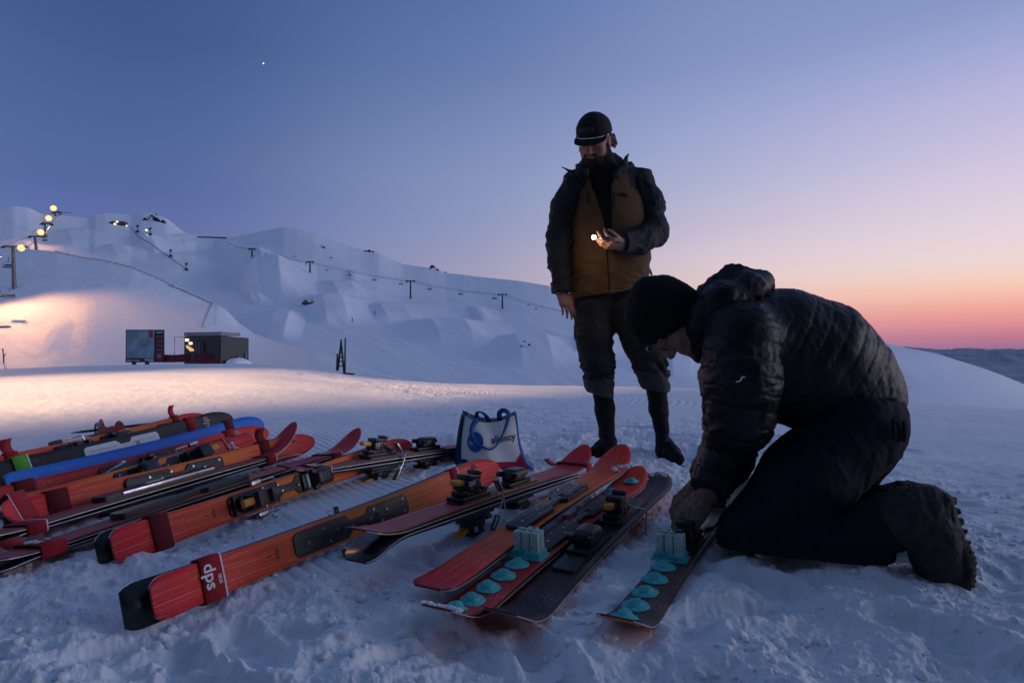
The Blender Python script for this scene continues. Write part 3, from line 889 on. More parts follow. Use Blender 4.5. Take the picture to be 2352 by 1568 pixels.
def add_brake(S, x, z=0.03, up=1, w=None, closed=False):
    r = S['root']; w = (w or S['w']) * .5 + .012
    for sy in (1, -1):
        mb = MB()
        if closed: pts = [(x + .03, sy * .02, z + .004), (x + .02, sy * w, z + .004), (x - .07, sy * w, z + .012)]
        else: pts = [(x + .03, sy * .02, z), (x + .02, sy * w, z), (x - .0, sy * (w + .004), z - .05), (x - .03, sy * (w + .006), z - .085)]
        mb.tube(pts, .0028, 8, 0)
        e = Vector(pts[-1]); p = Vector(pts[-2]); d = (e - p).normalized()
        mb.box(e + d * .012, (.02, .014, .055), rot=d.to_track_quat('Z', 'Y').to_matrix(), bev=.004, mi=1)
        mb.build("brake_arm", [MAT['metal'], MAT['plastic']], r)


def strap(label, S, x, pair=True, m='strap', w=0.055, logo=None, flap=0, white=True, z_lo=None, z_hi=None, lift=0.0):
    """fabric band wrapped round a ski (or a pair lying base to base) at length x"""
    root = empty("ski_strap", (0, 0, 0)); root.matrix_world = S['M'].copy()
    tag(root, label, 'ski strap', 'fabric straps round the skis')
    Lx = S['L']; u = x / Lx
    side = 1 + 0.17 * ((max(0, .44 - u) / .44) ** 2) + 0.28 * ((max(0, u - .44) / .46) ** 2)
    hw = S['w'] * .5 * min(side, 1.28) + .0045
    zr = 0.0
    tip_len = .24
    if x > Lx - tip_len: zr = 0.055 * ((x - (Lx - tip_len)) / tip_len) ** 2
    zh = (z_hi if z_hi is not None else .0155) + zr + lift
    zl = z_lo if z_lo is not None else (-.0175 if pair else -.0035)
    if pair: zl -= zr
    t = .0026; c = .007
    def loop(o):
        h = hw + o; a = zh + o; b = zl - o
        return [(-h, a - c), (-h + c * .3, a - c * .3), (-h + c, a), (0, a + .0008), (h - c, a), (h - c * .3, a - c * .3), (h, a - c), (h, b + c), (h - c * .3, b + c * .3), (h - c, b), (-h + c, b), (-h + c * .3, b + c * .3), (-h, b + c)]
    A = loop(0); Bq = loop(t); n = len(A)
    bm = bmesh.new()
    xs = [x - w / 2, x + w / 2 - .004, x + w / 2]
    sk = .0
    outer = [[bm.verts.new((xx + sk * p[0], p[0], p[1])) for p in Bq] for xx in xs]
    inner = [[bm.verts.new((xx + sk * p[0], p[0], p[1])) for p in A] for xx in (xs[0], xs[-1])]
    for j in range(len(xs) - 1):
        for k in range(n):
            f = bm.faces.new((outer[j][k], outer[j][(k + 1) % n], outer[j + 1][(k + 1) % n], outer[j + 1][k])); f.material_index = 1 if (j == 1 and white) else 0; f.smooth = True
    for k in range(n):
        bm.faces.new((outer[0][k], inner[0][k], inner[0][(k + 1) % n], outer[0][(k + 1) % n]))
        bm.faces.new((outer[-1][k], outer[-1][(k + 1) % n], inner[1][(k + 1) % n], inner[1][k]))
        bm.faces.new((inner[0][k], inner[1][k], inner[1][(k + 1) % n], inner[0][(k + 1) % n]))
    bmesh.ops.recalc_face_normals(bm, faces=bm.faces[:])
    me = bpy.data.meshes.new("strap_band"); bm.to_mesh(me); bm.free()
    link_mesh("strap_band", me, root, [MAT[m], MAT['ink_white']])
    if flap:
        mb = MB(); pts = []
        for i in range(7):
            q = i / 6; pts.append((x - .012 * q * flap, hw + .002 + .055 * q, zh - .01 - .03 * q + .05 * q * q))
        Aq = [Vector(p) + Vector((-w * .42, 0, 0)) for p in pts]; Bv = [Vector(p) + Vector((w * .42, 0, 0)) for p in pts]
        mb.quadstrip(Aq, Bv)
        o = mb.build("strap_end", MAT[m], root); md = o.modifiers.new("thickness", 'SOLIDIFY'); md.thickness = .003
    if logo:
        Mx = Matrix.Translation((x - .010, .008, zh + t + .0012)) @ Matrix(((0, 1, 0, 0), (-1, 0, 0, 0), (0, 0, 1, 0), (0, 0, 0, 1)))
        lettering("dps", .047, Mx, MAT['ink_white'], root, bold=.0007)
        Mx = Matrix.Translation((x + .016, -.006, zh + t + .0012)) @ Matrix(((0, 1, 0, 0), (-1, 0, 0, 0), (0, 0, 1, 0), (0, 0, 0, 1)))
        lettering("SKIS", .013, Mx, MAT['ink_white'], root, bold=.0003)
    return root


def top_logo(S, x, y, size, m, txt="dps", z=None):
    zr = 0.0
    slope = 0
    if x > S['L'] - .24:
        q = (x - (S['L'] - .24)) / .24; zr = .055 * q * q; slope = math.atan(2 * .055 * q / .24)
    Mx = Matrix.Translation((x, y, (.0138 if z is None else z) + zr - .004 * (x > S['L'] - .12))) @ Matrix.Rotation(-slope, 4, 'Y') @ Matrix(((0, 1, 0, 0), (-1, 0, 0, 0), (0, 0, 1, 0), (0, 0, 0, 1)))
    return lettering(txt, size, Mx, m, S['root'], bold=size * .018)
# ---------------------------------------------------------------- the skis, from the right to the left of the row
def build_skis():
    E = 'ink_dark'
    # S: brown ski under the kneeling man's hands
    P0, P1 = gnd(1418, 1478, .008), gnd(1700, 1112, .04)
    S = make_ski('brown', 'matt brown ski with five turquoise wax domes on its tail, under the kneeling man\'s hands', P0, P1, 90, 'brown', base='base_orange', w=.100, tail_rise=.058, tail_pow=3.2, tailw=1.3)
    add_plate(S, sx(S, 1560), sx(S, 1640), .036, .014, bridge=True, screws=False)
    add_heel(S, sx(S, 1578), z=.026, lever='plastic'); add_toe(S, sx(S, 1655), z=.026)
    # B: dark plum ski with bindings
    P0, P1 = gnd(1150, 1462, .006), gnd(1520, 1103, .06)
    S = make_ski('plum', 'dark plum ski lying flat with black bindings, an orange base and a snowy tip', P0, P1, 88, 'plum', base='base_orange', w=.112, tail_rise=.058, tail_pow=3.2, tailw=1.25, tip_rise=.03)
    add_plate(S, sx(S, 1290), sx(S, 1462), .037, .012, screws=False)
    add_toe_rev = add_heel(S, sx(S, 1415), z=.024, lever='amber')
    add_toe(S, sx(S, 1345), z=.024)
    add_brake(S, sx(S, 1437), z=.024)
    # C: red ski with wax
    P0, P1 = gnd(1006, 1454, .02), gnd(1470, 1100, .075)
    S = make_ski('wax', 'red ski with a row of turquoise wax domes and snow along its tail', P0, P1, 90, 'red', w=.104, tail_rise=.058, tail_pow=3.2, tailw=1.3, base='base_red', tip_rise=.05)
    S2 = S
    add_plate(S, sx(S, 1237), sx(S, 1395), .034, .016)
    # N: red orange flat ski with plate
    P0, P1 = gnd(982, 1362, .045), gnd(1432, 1062, .115)
    S = make_ski('flat', 'red orange ski lying flat with a bare black binding plate and no wax', P0, P1, 90, 'orange', w=.112, base='base_black', tail_pow=2.6, tip_rise=.075)
    add_plate(S, sx(S, 1180), sx(S, 1335), .036, .018)
    # P: strapped pair lying flat on its bindings
    P0, P1 = gnd(818, 1245, .135), gnd(1345, 1070, .065)
    A = make_ski('pairP_up', 'upper pink red ski of the strapped pair in front of the bag, bindings pointing up', P0, P1, 90, 'crimson', w=.104, tip_rise=.09, tail_rise=.03, zoff=.002)
    add_plate(A, sx(A, 1040), sx(A, 1220), .036, .010, screws=False)
    add_heel(A, sx(A, 1078), z=.022, txt="GW"); add_toe(A, sx(A, 1178), z=.022); add_brake(A, sx(A, 1112), z=.03)
    B = make_ski('pairP_dn', 'lower ski of the strapped pair in front of the bag, resting on its bindings', P0, P1, -90, 'crimson', w=.104, tip_rise=.05, tail_rise=.045, zoff=.002)
    add_plate(B, sx(B, 1048), sx(B, 1228), .036, .010, screws=False)
    add_heel(B, sx(B, 1088), z=.020, txt="12", s=.95); add_toe(B, sx(B, 1186), z=.020); add_brake(B, sx(B, 1118), z=.03)
    strap('red strap with a loose end round the pair in front of the bag', A, sx(A, 1318), logo=False, white=False, flap=1, z_lo=-.02)
    # O: the big orange pair nearest to the camera
    P0, P1 = gnd(338, 1384, .055), gnd(1128, 1078, .070)
    A = make_ski('big', 'large orange ski on edge nearest the camera, bare binding plate facing out', P0, P1, 14, 'orange', w=.092, tail_pow=3.0, tipw=1.42, tailw=1.15, tip_rise=.04)
    add_plate(A, sx(A, 668), sx(A, 928), .036, .008)
    for k, (px, t_) in enumerate(((612, 'I'), (632, 'dps'), (655, '12'))):
        top_logo(A, sx(A, px), 0.0, .022, MAT[E], t_)
    top_logo(A, sx(A, 1085), .02, .045, MAT[E], "dps")
    B = make_ski('big_back', 'black based ski strapped behind the large orange ski nearest the camera', P0, P1, 194, 'orange', w=.095, tipw=1.4, tail_pow=5.0, zoff=.003, shift=.045, tip_rise=.03, tail_rise=.02)
    add_brake(B, sx(B, 770), z=.03)
    strap('red strap with large white letters round the tail of the nearest orange pair', A, sx(A, 484), logo=True, w=.062)
    strap('bright red strap near the tip of the nearest orange pair', A, sx(A, 1042), logo=False, w=.05)
    Mx = A['M'] @ Matrix.Translation((sx(A, 1047), -.028, .0200)) @ Matrix(((0, 1, 0, 0), (-1, 0, 0, 0), (0, 0, 1, 0), (0, 0, 0, 1)))
    # M: orange ski on edge with full bindings
    P0, P1 = gnd(248, 1262, .050), gnd(928, 1026, .075)
    A = make_ski('mid', 'orange ski on edge with black bindings and an amber knob, second from front', P0, P1, 16, 'orange', w=.090, tail_pow=3.0, tip_rise=.045)
    add_plate(A, sx(A, 518), sx(A, 756), .036, .010, screws=True)
    add_heel(A, sx(A, 566), z=.020, s=1.0); add_toe(A, sx(A, 712), z=.020); add_brake(A, sx(A, 612), z=.03, closed=True)
    for k, (px, t_) in enumerate(((470, 'I'), (487, 'dps'), (506, '12'))):
        top_logo(A, sx(A, px), 0.0, .022, MAT[E], t_)
    mw = MB(); mw.box((sx(A, 693), 0, .036), (.014, .06, .008), bev=.002)
    mw.build("toe_pad", MAT['white_plate'], A['root'])
    B = make_ski('mid_back', 'black tailed ski strapped behind the orange ski with the amber knob', P0, P1, 196, 'orange', w=.092, tail_pow=2.6, zoff=.003, shift=.022, tip_rise=.03)
    strap('dark red strap round the tail of the orange pair with the amber knob', A, sx(A, 366), m='strap_dark', logo=False, white=False, w=.062)
    # Q: pair lying flat on bindings behind
    P0, P1 = gnd(648, 1091, .09), gnd(1142, 1017, .045)
    A = make_ski('pairQ_up', 'upper pink ski of the strapped pair whose far end runs behind the bag', P0, P1, 90, 'crimson', w=.104, tip_rise=.08, tail_rise=.03, zoff=.002)
    add_plate(A, sx(A, 835), sx(A, 1015), .036, .010, screws=False)
    add_heel(A, sx(A, 868), z=.022, txt="12"); add_toe(A, sx(A, 976), z=.022); add_brake(A, sx(A, 902), z=.03)
    B = make_ski('pairQ_dn', 'lower ski of the strapped pair behind, resting on its black bindings', P0, P1, -90, 'crimson', w=.104, tip_rise=.05, tail_rise=.02, zoff=.002)
    add_plate(B, sx(B, 840), sx(B, 1018), .036, .010, screws=False)
    add_heel(B, sx(B, 874), z=.020, txt="12", s=.95); add_toe(B, sx(B, 980), z=.020); add_brake(B, sx(B, 905), z=.03)
    strap('red strap round the pale pointed end of the pair beside the bag', A, sx(A, 728), logo=True, w=.06)
    # R: long flat crimson pair
    P0, P1 = gnd(-28, 1300, .045), gnd(826, 1026, .055)
    A = make_ski('pairR_up', 'upper crimson ski of the long flat pair, dark plates and a raised tip', P0, P1, 95, 'crimson', w=.094, tip_rise=.09, zoff=.002)
    add_plate(A, sx(A, 268), sx(A, 565), .034, .022, m=MAT['plastic2'], screws=False)
    B = make_ski('pairR_dn', 'lower dark edged ski of the long flat pair, pressed into the snow', P0, P1, -85, 'crimson', w=.094, tip_rise=.045, zoff=.002)
    add_plate(B, sx(B, 280), sx(B, 600), .034, .018, screws=False)
    strap('red strap with white print near the raised crimson tip', A, sx(A, 752), logo=True, w=.07)
    strap('crumpled red strap with snow on it at the left end of the long flat pair', A, sx(A, 97), logo=True, w=.075, flap=1, white=False, lift=.004)
    # T2: flat pair with light edges
    P0, P1 = gnd(-60, 1248, .045), gnd(684, 1032, .055)
    A = make_ski('pairT_up', 'upper ski of the flat pair with pale edges and a white lined curled tip', P0, P1, 97, 'crimson', w=.092, tip_rise=.13, zoff=.002, tip_len=.3)
    add_plate(A, sx(A, 225), sx(A, 492), .034, .020, screws=False)
    mw = MB()
    for sy in (1, -1): mw.box(((sx(A, 270) + sx(A, 480)) / 2, sy * .036, .026), (sx(A, 480) - sx(A, 270), .004, .012), bev=.001)
    mw.build("side_rail", MAT['metal'], A['root'])
    B = make_ski('pairT_dn', 'lower ski of the flat pair with pale edges, its red tip low on the snow', P0, P1, -83, 'crimson', w=.092, tip_rise=.02, zoff=.002)
    add_plate(B, sx(B, 235), sx(B, 500), .034, .016, screws=False)
    strap('red strap at the tip of the flat pair with pale edges', A, sx(A, 602), logo=False, w=.06, flap=0)
    strap('small red strap at the tail of the flat pair with pale edges', A, sx(A, 62), logo=False, w=.06)
    # T: orange on edge behind
    P0, P1 = gnd(30, 1188, .052), gnd(706, 1016, .075)
    A = make_ski('back_orange', 'orange ski on edge with a long black plate, third orange one from the front', P0, P1, 15, 'orange', w=.092, tail_pow=3.0, tip_rise=.045)
    add_plate(A, sx(A, 283), sx(A, 507), .036, .014)
    top_logo(A, sx(A, 668), .028, .04, MAT[E], "d"); top_logo(A, sx(A, 562), .0, .02, MAT[E], "dps")
    B = make_ski('back_orange_b', 'dark tailed ski strapped behind the orange ski with the long black plate', P0, P1, 195, 'orange', w=.094, tail_pow=2.6, zoff=.003, shift=.02, tip_rise=.03)
    strap('dark red strap at the left end of the orange pair with the long black plate', A, sx(A, 134), m='strap_dark', logo=False, white=False, w=.07)
    strap('dark red strap with a loose tab on the orange pair with the long black plate', A, sx(A, 607), m='strap_dark', logo=False, white=False, w=.06, flap=1)
    # U: pink one, reversed, tail on the right
    P0, P1 = gnd(578, 1014, .06), gnd(-22, 1200, .055)
    A = make_ski('pinkish', 'salmon pink ski turned the other way round, its square tail leaning on the red ski', P0, P1, 145, 'orange', w=.092, tail_pow=4)
    add_plate(A, sx(A, 465), sx(A, 262), .036, .010, screws=True); add_heel(A, sx(A, 440), z=.018, s=.9); add_toe(A, sx(A, 330), z=.018); add_brake(A, sx(A, 415), z=.03, closed=True)
    mw = MB(); mw.box((sx(A, 345), 0, .030), (.014, .06, .008), bev=.002); mw.build("toe_pad", MAT['white_plate'], A['root'])
    strap('red strap with a white edge round the square salmon pink tail', A, sx(A, 528), pair=False, logo=True, w=.06)
    strap('dull red strap low at the left edge on the salmon pink ski', A, sx(A, 42), pair=False, logo=False, w=.06)
    # V: red with sand coloured letters
    P0, P1 = gnd(-40, 1166, .055), gnd(598, 998, .07)
    A = make_ski('scarlet', 'scarlet tipped dark red ski with sand coloured letters, beside the blue ski', P0, P1, 18, 'red', w=.096, tail_pow=3, tip_rise=.05)
    add_plate(A, sx(A, 225), sx(A, 420), .034, .010, screws=False); add_toe(A, sx(A, 345), z=.02, s=.8)
    mw = MB()
    mw.tube([(sx(A, 248) + .045 * math.cos(a), .0 + .03 * math.cos(a * .5), .045 + .035 * math.sin(a)) for a in np.linspace(-.3, 3.6, 14)], .006, 8)
    mw.tube([(sx(A, 275) + .04 * math.cos(a), -.02, .040 + .03 * math.sin(a)) for a in np.linspace(-.3, 3.4, 12)], .006, 8)
    mw.build("heel_hoop", MAT['metal'], A['root'])
    mw = MB(); mw.box((sx(A, 338), 0, .034), (.014, .06, .01), bev=.002); mw.build("toe_pad", MAT['white_plate'], A['root'])
    top_logo(A, sx(A, 545), .018, .05, MAT['ink_sand'], "dps")
    strap('red strap next to the sand coloured letters on the scarlet tip', A, sx(A, 528), pair=False, logo=False, white=False, w=.055)
    strap('dark red strap at the left end of the dark red ski', A, sx(A, 60), pair=False, m='strap_dark', logo=False, white=False, w=.07)
    # W: blue
    P0, P1 = gnd(10, 1128, .055), gnd(592, 978, .07)
    A = make_ski('blue', 'bright blue ski on edge among the red ones', P0, P1, 20, 'blue', w=.108, tail_pow=6, tip_rise=.04)
    mw = MB(); mw.prism([(A['L'] - .27, -.034), (A['L'] - .09, -.034), (A['L'] - .085, -.004), (A['L'] - .13, .006), (A['L'] - .25, -.012)][::-1], .0085, .0092)
    bmesh.ops.transform(mw.bm, matrix=Matrix.Translation((0, 0, 0)), verts=[v for v in mw.bm.verts])
    for v in mw.bm.verts:
        if v.co.x > A['L'] - .24: v.co.z += .04 * ((v.co.x - A['L'] + .24) / .24) ** 2
        v.co.z += .0022
    mw.build('dark_graphic', MAT['black'], A['root'])
    strap('dark band round the blue ski near its tip', A, sx(A, 528), pair=False, m='strap_dark', logo=False, white=False, w=.06)
    # X: black with white plate
    P0, P1 = gnd(-45, 1108, .055), gnd(518, 968, .07)
    A = make_ski('black', 'black ski with a white drilled plate and sand lettering on its broad tip', P0, P1, 22, 'black', w=.112, tail_pow=4, tip_rise=.05)
    pl = add_plate(A, sx(A, 190), sx(A, 360), .036, .010, m=MAT['white_plate'], screws=True)
    top_logo(A, sx(A, 474), .012, .06, MAT['ink_sand'], "dps"); top_logo(A, sx(A, 388), 0, .03, MAT['ink_sand'], "12")
    strap('red strap round the broad black tip with the letters', A, sx(A, 440), pair=False, logo=False, white=False, w=.065)
    strap('lime green strap round the tail of the black ski', A, sx(A, 52), pair=False, m='strap_green', logo=False, white=True, w=.07)
    # Y: last one
    P0, P1 = gnd(-60, 1090, .055), gnd(458, 966, .06)
    A = make_ski('last', 'faded orange red ski farthest back in the row, in front of the ski poles', P0, P1, 20, 'orange', w=.092, tip_rise=.05)
    add_plate(A, sx(A, 130), sx(A, 300), .036, .012, screws=False); add_heel(A, sx(A, 155), z=.02, s=.9); add_toe(A, sx(A, 255), z=.02); add_brake(A, sx(A, 180), z=.03)
    mw = MB(); mw.box((sx(A, 262), 0, .036), (.014, .06, .008), bev=.002); mw.build("toe_pad", MAT['white_plate'], A['root'])
    strap('red strap with a standing tab at the left end of the last ski', A, sx(A, 30), pair=False, logo=False, white=False, w=.06, flap=1)
    strap('red strap with a standing tab near the tip of the last ski', A, sx(A, 405), pair=False, logo=False, white=False, w=.05, flap=1)


build_skis()

for _k in ('brown', 'plum', 'wax', 'flat', 'pairR_dn', 'pairT_dn'):
    _s = SKIS[_k]; _M = _s['M']
    _off = -.014 if _k.startswith('pair') else -.001
    PRESS.append((tuple(_s['P0'] + Vector((0, 0, _off))), tuple(_s['P1'] + Vector((0, 0, _off))), _s['w'] * .62))
# ---------------------------------------------------------------- small things round the skis
MAT['wax'] = mat("turquoise_wax", (0.06, 0.46, 0.47), 0.55, noise=0.3, nscale=90, bump=0.4, bscale=150)
MAT['wax_pale'] = mat("frosted_wax", (0.42, 0.58, 0.55), 0.6, noise=0.15, nscale=60, bump=0.5, bscale=90)
MAT['blue_cloth'] = mat("blue_webbing", (0.01, 0.09, 0.34), 0.7, noise=0.2, nscale=80)
MAT['navy_cloth'] = mat("navy_panel", (0.008, 0.025, 0.09), 0.6, noise=0.3, nscale=30, bump=0.2, bscale=30)
MAT['bag_white'] = mat("white_woven_plastic", (0.86, 0.84, 0.83), 0.55, noise=0.07, nscale=14, bump=0.5, bscale=9)
MAT['bag_red'] = mat("raspberry_panel", (0.42, 0.012, 0.05), 0.5, noise=0.2, nscale=20, bump=0.3, bscale=20)
MAT['bag_blue'] = mat("blue_print", (0.012, 0.10, 0.40), 0.6, noise=0.12, nscale=30)
MAT['navy_ink'] = mat("navy_print", (0.012, 0.014, 0.06), 0.6)
MAT['pole_black'] = mat("pole_shaft", (0.012, 0.012, 0.014), 0.35, noise=0.2)
MAT['basket_red'] = mat("red_basket_plastic", (0.50, 0.012, 0.015), 0.45, noise=0.2)
MAT['basket_green'] = mat("pale_green_plastic", (0.28, 0.36, 0.32), 0.5)


def wax_dome(P, N, label, r=.029, seed=0):
    """a squat dome on a thin brim, slightly lumpy"""
    rg = random.Random(seed)
    prof = [(0.0, .54), (.22, .53), (.42, .46), (.55, .32), (.60, .19), (.75, .15), (.95, .12), (1.0, .04), (.97, 0)]
    n = 26; V = []; bm = bmesh.new(); rings = []
    ph = rg.random() * 6
    for (q, h) in prof:
        if q == 0: rings.append([bm.verts.new((0, 0, h * r))]); continue
        ring = []
        for k in range(n):
            a = 2 * math.pi * k / n; jr = 1 + .05 * math.sin(2 * a + ph) + .03 * math.sin(5 * a + ph * 2)
            tilt = .10 * math.cos(a - ph) * h
            ring.append(bm.verts.new((q * r * jr * math.cos(a), q * r * jr * math.sin(a), (h + tilt) * r)))
        rings.append(ring)
    for k in range(n): bm.faces.new((rings[0][0], rings[1][k], rings[1][(k + 1) % n]))
    for i in range(1, len(rings) - 1):
        for k in range(n): bm.faces.new((rings[i][k], rings[i + 1][k], rings[i + 1][(k + 1) % n], rings[i][(k + 1) % n]))
    bm.faces.new(rings[-1][::-1])
    for f in bm.faces: f.smooth = True
    bmesh.ops.recalc_face_normals(bm, faces=bm.faces[:])
    me = bpy.data.meshes.new("wax_dome"); bm.to_mesh(me); bm.free()
    o = link_mesh("wax_dome", me, None, [MAT['wax']])
    o.matrix_world = Matrix.Translation(P) @ N.to_track_quat('Z', 'Y').to_matrix().to_4x4()
    tag(o, label, 'wax', 'turquoise wax domes on the skis')
    return o


def ski_local(S, x, y):
    """a point and the normal on the top of a ski at its own length x and offset y"""
    L = S['L']; u = min(max(x / L, 0), 1)
    z = .004 * math.sin(math.pi * u) + .0055 + .0075 * max(0, math.sin(math.pi * u)) ** .7; sl = 0
    if x < .16: z += S['tail_rise'] * ((.16 - x) / .16) ** 2; sl = -2 * S['tail_rise'] * (.16 - x) / .16 ** 2
    if x > L - .24: z += S['tip_rise'] * ((x - L + .24) / .24) ** 2; sl = 2 * S['tip_rise'] * (x - L + .24) / .24 ** 2
    return S['M'] @ Vector((x, y, z)), (S['M'].to_3x3() @ Vector((-sl, 0, 1))).normalized()


def ski_point(S, px, py):
    """where the ray of a pixel meets the top of a ski"""
    M = S['M']; Nn = (M.to_3x3() @ Vector((0, 0, 1))).normalized()
    d = ray(px, py)
    best = None
    h = .0135
    for _ in range(9):
        O = M @ Vector((0, 0, h))
        t = (O - CAM).dot(Nn) / d.dot(Nn)
        P = CAM + d * t
        l = M.inverted() @ P
        z = .0045 * math.sin(math.pi * min(max(l.x / S['L'], 0), 1)) + .0055 + .0075 * max(0, math.sin(math.pi * min(max(l.x / S['L'], 0), 1))) ** .7
        if l.x < .16: z += S['tail_rise'] * ((.16 - l.x) / .16) ** 2
        if l.x > S['L'] - .24: z += S['tip_rise'] * ((l.x - S['L'] + .24) / .24) ** 2
        h = .5 * h + .5 * z
    return P, Nn


SPOTS = {'brown': [(1459, 1392), (1482, 1361)], 'wax': [(1085, 1379), (1121, 1350)]}


def dome_spot(S, px, py, i):
    if i: return ski_point(S, px, py)
    a, b = [S['M'].inverted() @ ski_point(S, *q)[0] for q in SPOTS['brown' if S is SKIS['brown'] else 'wax']]
    return ski_local(S, max(2 * a.x - b.x, .062), 2 * a.y - b.y)


ORD = ['first', 'second', 'third', 'fourth', 'fifth']
for i, (px, py) in enumerate(((1434, 1425), (1459, 1392), (1482, 1361), (1504, 1331), (1523, 1303))):
    P, Nn = dome_spot(SKIS['brown'], px, py, i)
    wax_dome(P, Nn, 'turquoise wax dome, %s from the tail on the matt brown ski' % ORD[i], .035, i)
for i, (px, py) in enumerate(((1044, 1408), (1085, 1379), (1121, 1350), (1156, 1323), (1187, 1297))):
    P, Nn = dome_spot(SKIS['wax'], px, py, i)
    wax_dome(P, Nn, 'turquoise wax dome, %s from the tail on the red ski' % ORD[i], .034, 10 + i)
for i, (px, py, w_) in enumerate(((1450, 1106, 'near the tip of the red ski behind the orange topped binding'), (1402, 1131, 'behind the plum ski\'s binding on the red ski'))):
    P, Nn = ski_point(SKIS['wax'], px, py)
    wax_dome(P, Nn, 'turquoise wax dome ' + w_, .030, 20 + i)


def wax_block(S, px, py, label):
    P, Nn = ski_point(S, px, py)
    root = empty("wax_block"); M = S['M'].to_3x3().to_4x4(); M.translation = P
    root.matrix_world = M
    tag(root, label, 'wax block', 'frosted wax blocks on the skis')
    mb = MB()
    for k in range(3):
        for j in range(2):
            mb.box((-.011 + .023 * j * 1.0, -.027 + .027 * k, .046), (.0215, .0255, .058), bev=.0035, mi=0, taper=(.94, .94))
    mb.box((0, 0, .0765), (.05, .004, .003), bev=.001); mb.box((.004, .012, .0765), (.004, .05, .003), bev=.001)
    for sy in (-.0135, .0135): mb.box((.0135, sy, .05), (.05, .0022, .05), bev=.0006)
    mb.build("frosted_top", MAT['wax_pale'], root)
    mb = MB()
    mb.box((0, 0, .011), (.058, .092, .022), bev=.007, seg=3)
    mb.box((0, 0, .003), (.070, .104, .007), bev=.003)
    mb.box((-.02, .02, .020), (.02, .03, .012), bev=.004)
    mb.build("turquoise_foot", MAT['wax'], root)


wax_block(SKIS['wax'], 1216, 1276, 'frosted wax block with a turquoise foot on the red ski beside the plum one')
wax_block(SKIS['brown'], 1541, 1282, 'frosted wax block with a turquoise foot on the brown ski by the man\'s gloves')


# snow line lying on the tail of the waxed ski and crumbs on tips
def snow_crumbs(name, pts, label, seed=0, rmax=.008):
    rg = random.Random(seed); bm = bmesh.new()
    for (P, sp, n) in pts:
        for _ in range(n):
            r = rmax * (.3 + .7 * rg.random() ** 2)
            c = Vector(P) + Vector((rg.uniform(-sp, sp), rg.uniform(-sp, sp), rg.uniform(0, .004)))
            rr = bmesh.ops.create_icosphere(bm, subdivisions=2, radius=r)
            for v in rr['verts']:
                v.co *= 1 + .25 * rg.uniform(-1, 1); v.co.z *= .7; v.co += c
    for f in bm.faces: f.smooth = True
    me = bpy.data.meshes.new(name); bm.to_mesh(me); bm.free()
    o = link_mesh(name, me, None, [SNOW_H])
    tag(o, label, 'snow', kind='stuff')


pts = []
for k in range(22):
    f = k / 21
    P, _ = ski_local(SKIS['wax'], .014 + .012 * math.sin(f * 3.1), .052 - .104 * f)
    pts.append((P, .006, 7))
for (px, py) in ((1418, 1082), (1428, 1078), (1436, 1080), (1412, 1086), (1444, 1077)):
    P, _ = ski_point(SKIS['flat'], px, py); pts.append((P + Vector((0, 0, .012)), .018, 10))
for (px, py) in ((1478, 1105), (1500, 1096), (1518, 1094), (1490, 1099), (1532, 1100)):
    P, _ = ski_point(SKIS['plum'], px, py); pts.append((P + Vector((0, 0, .012)), .02, 9))
snow_crumbs("snow_crumbs", pts, 'loose snow crumbs lying on the ski tips and tails', 3)


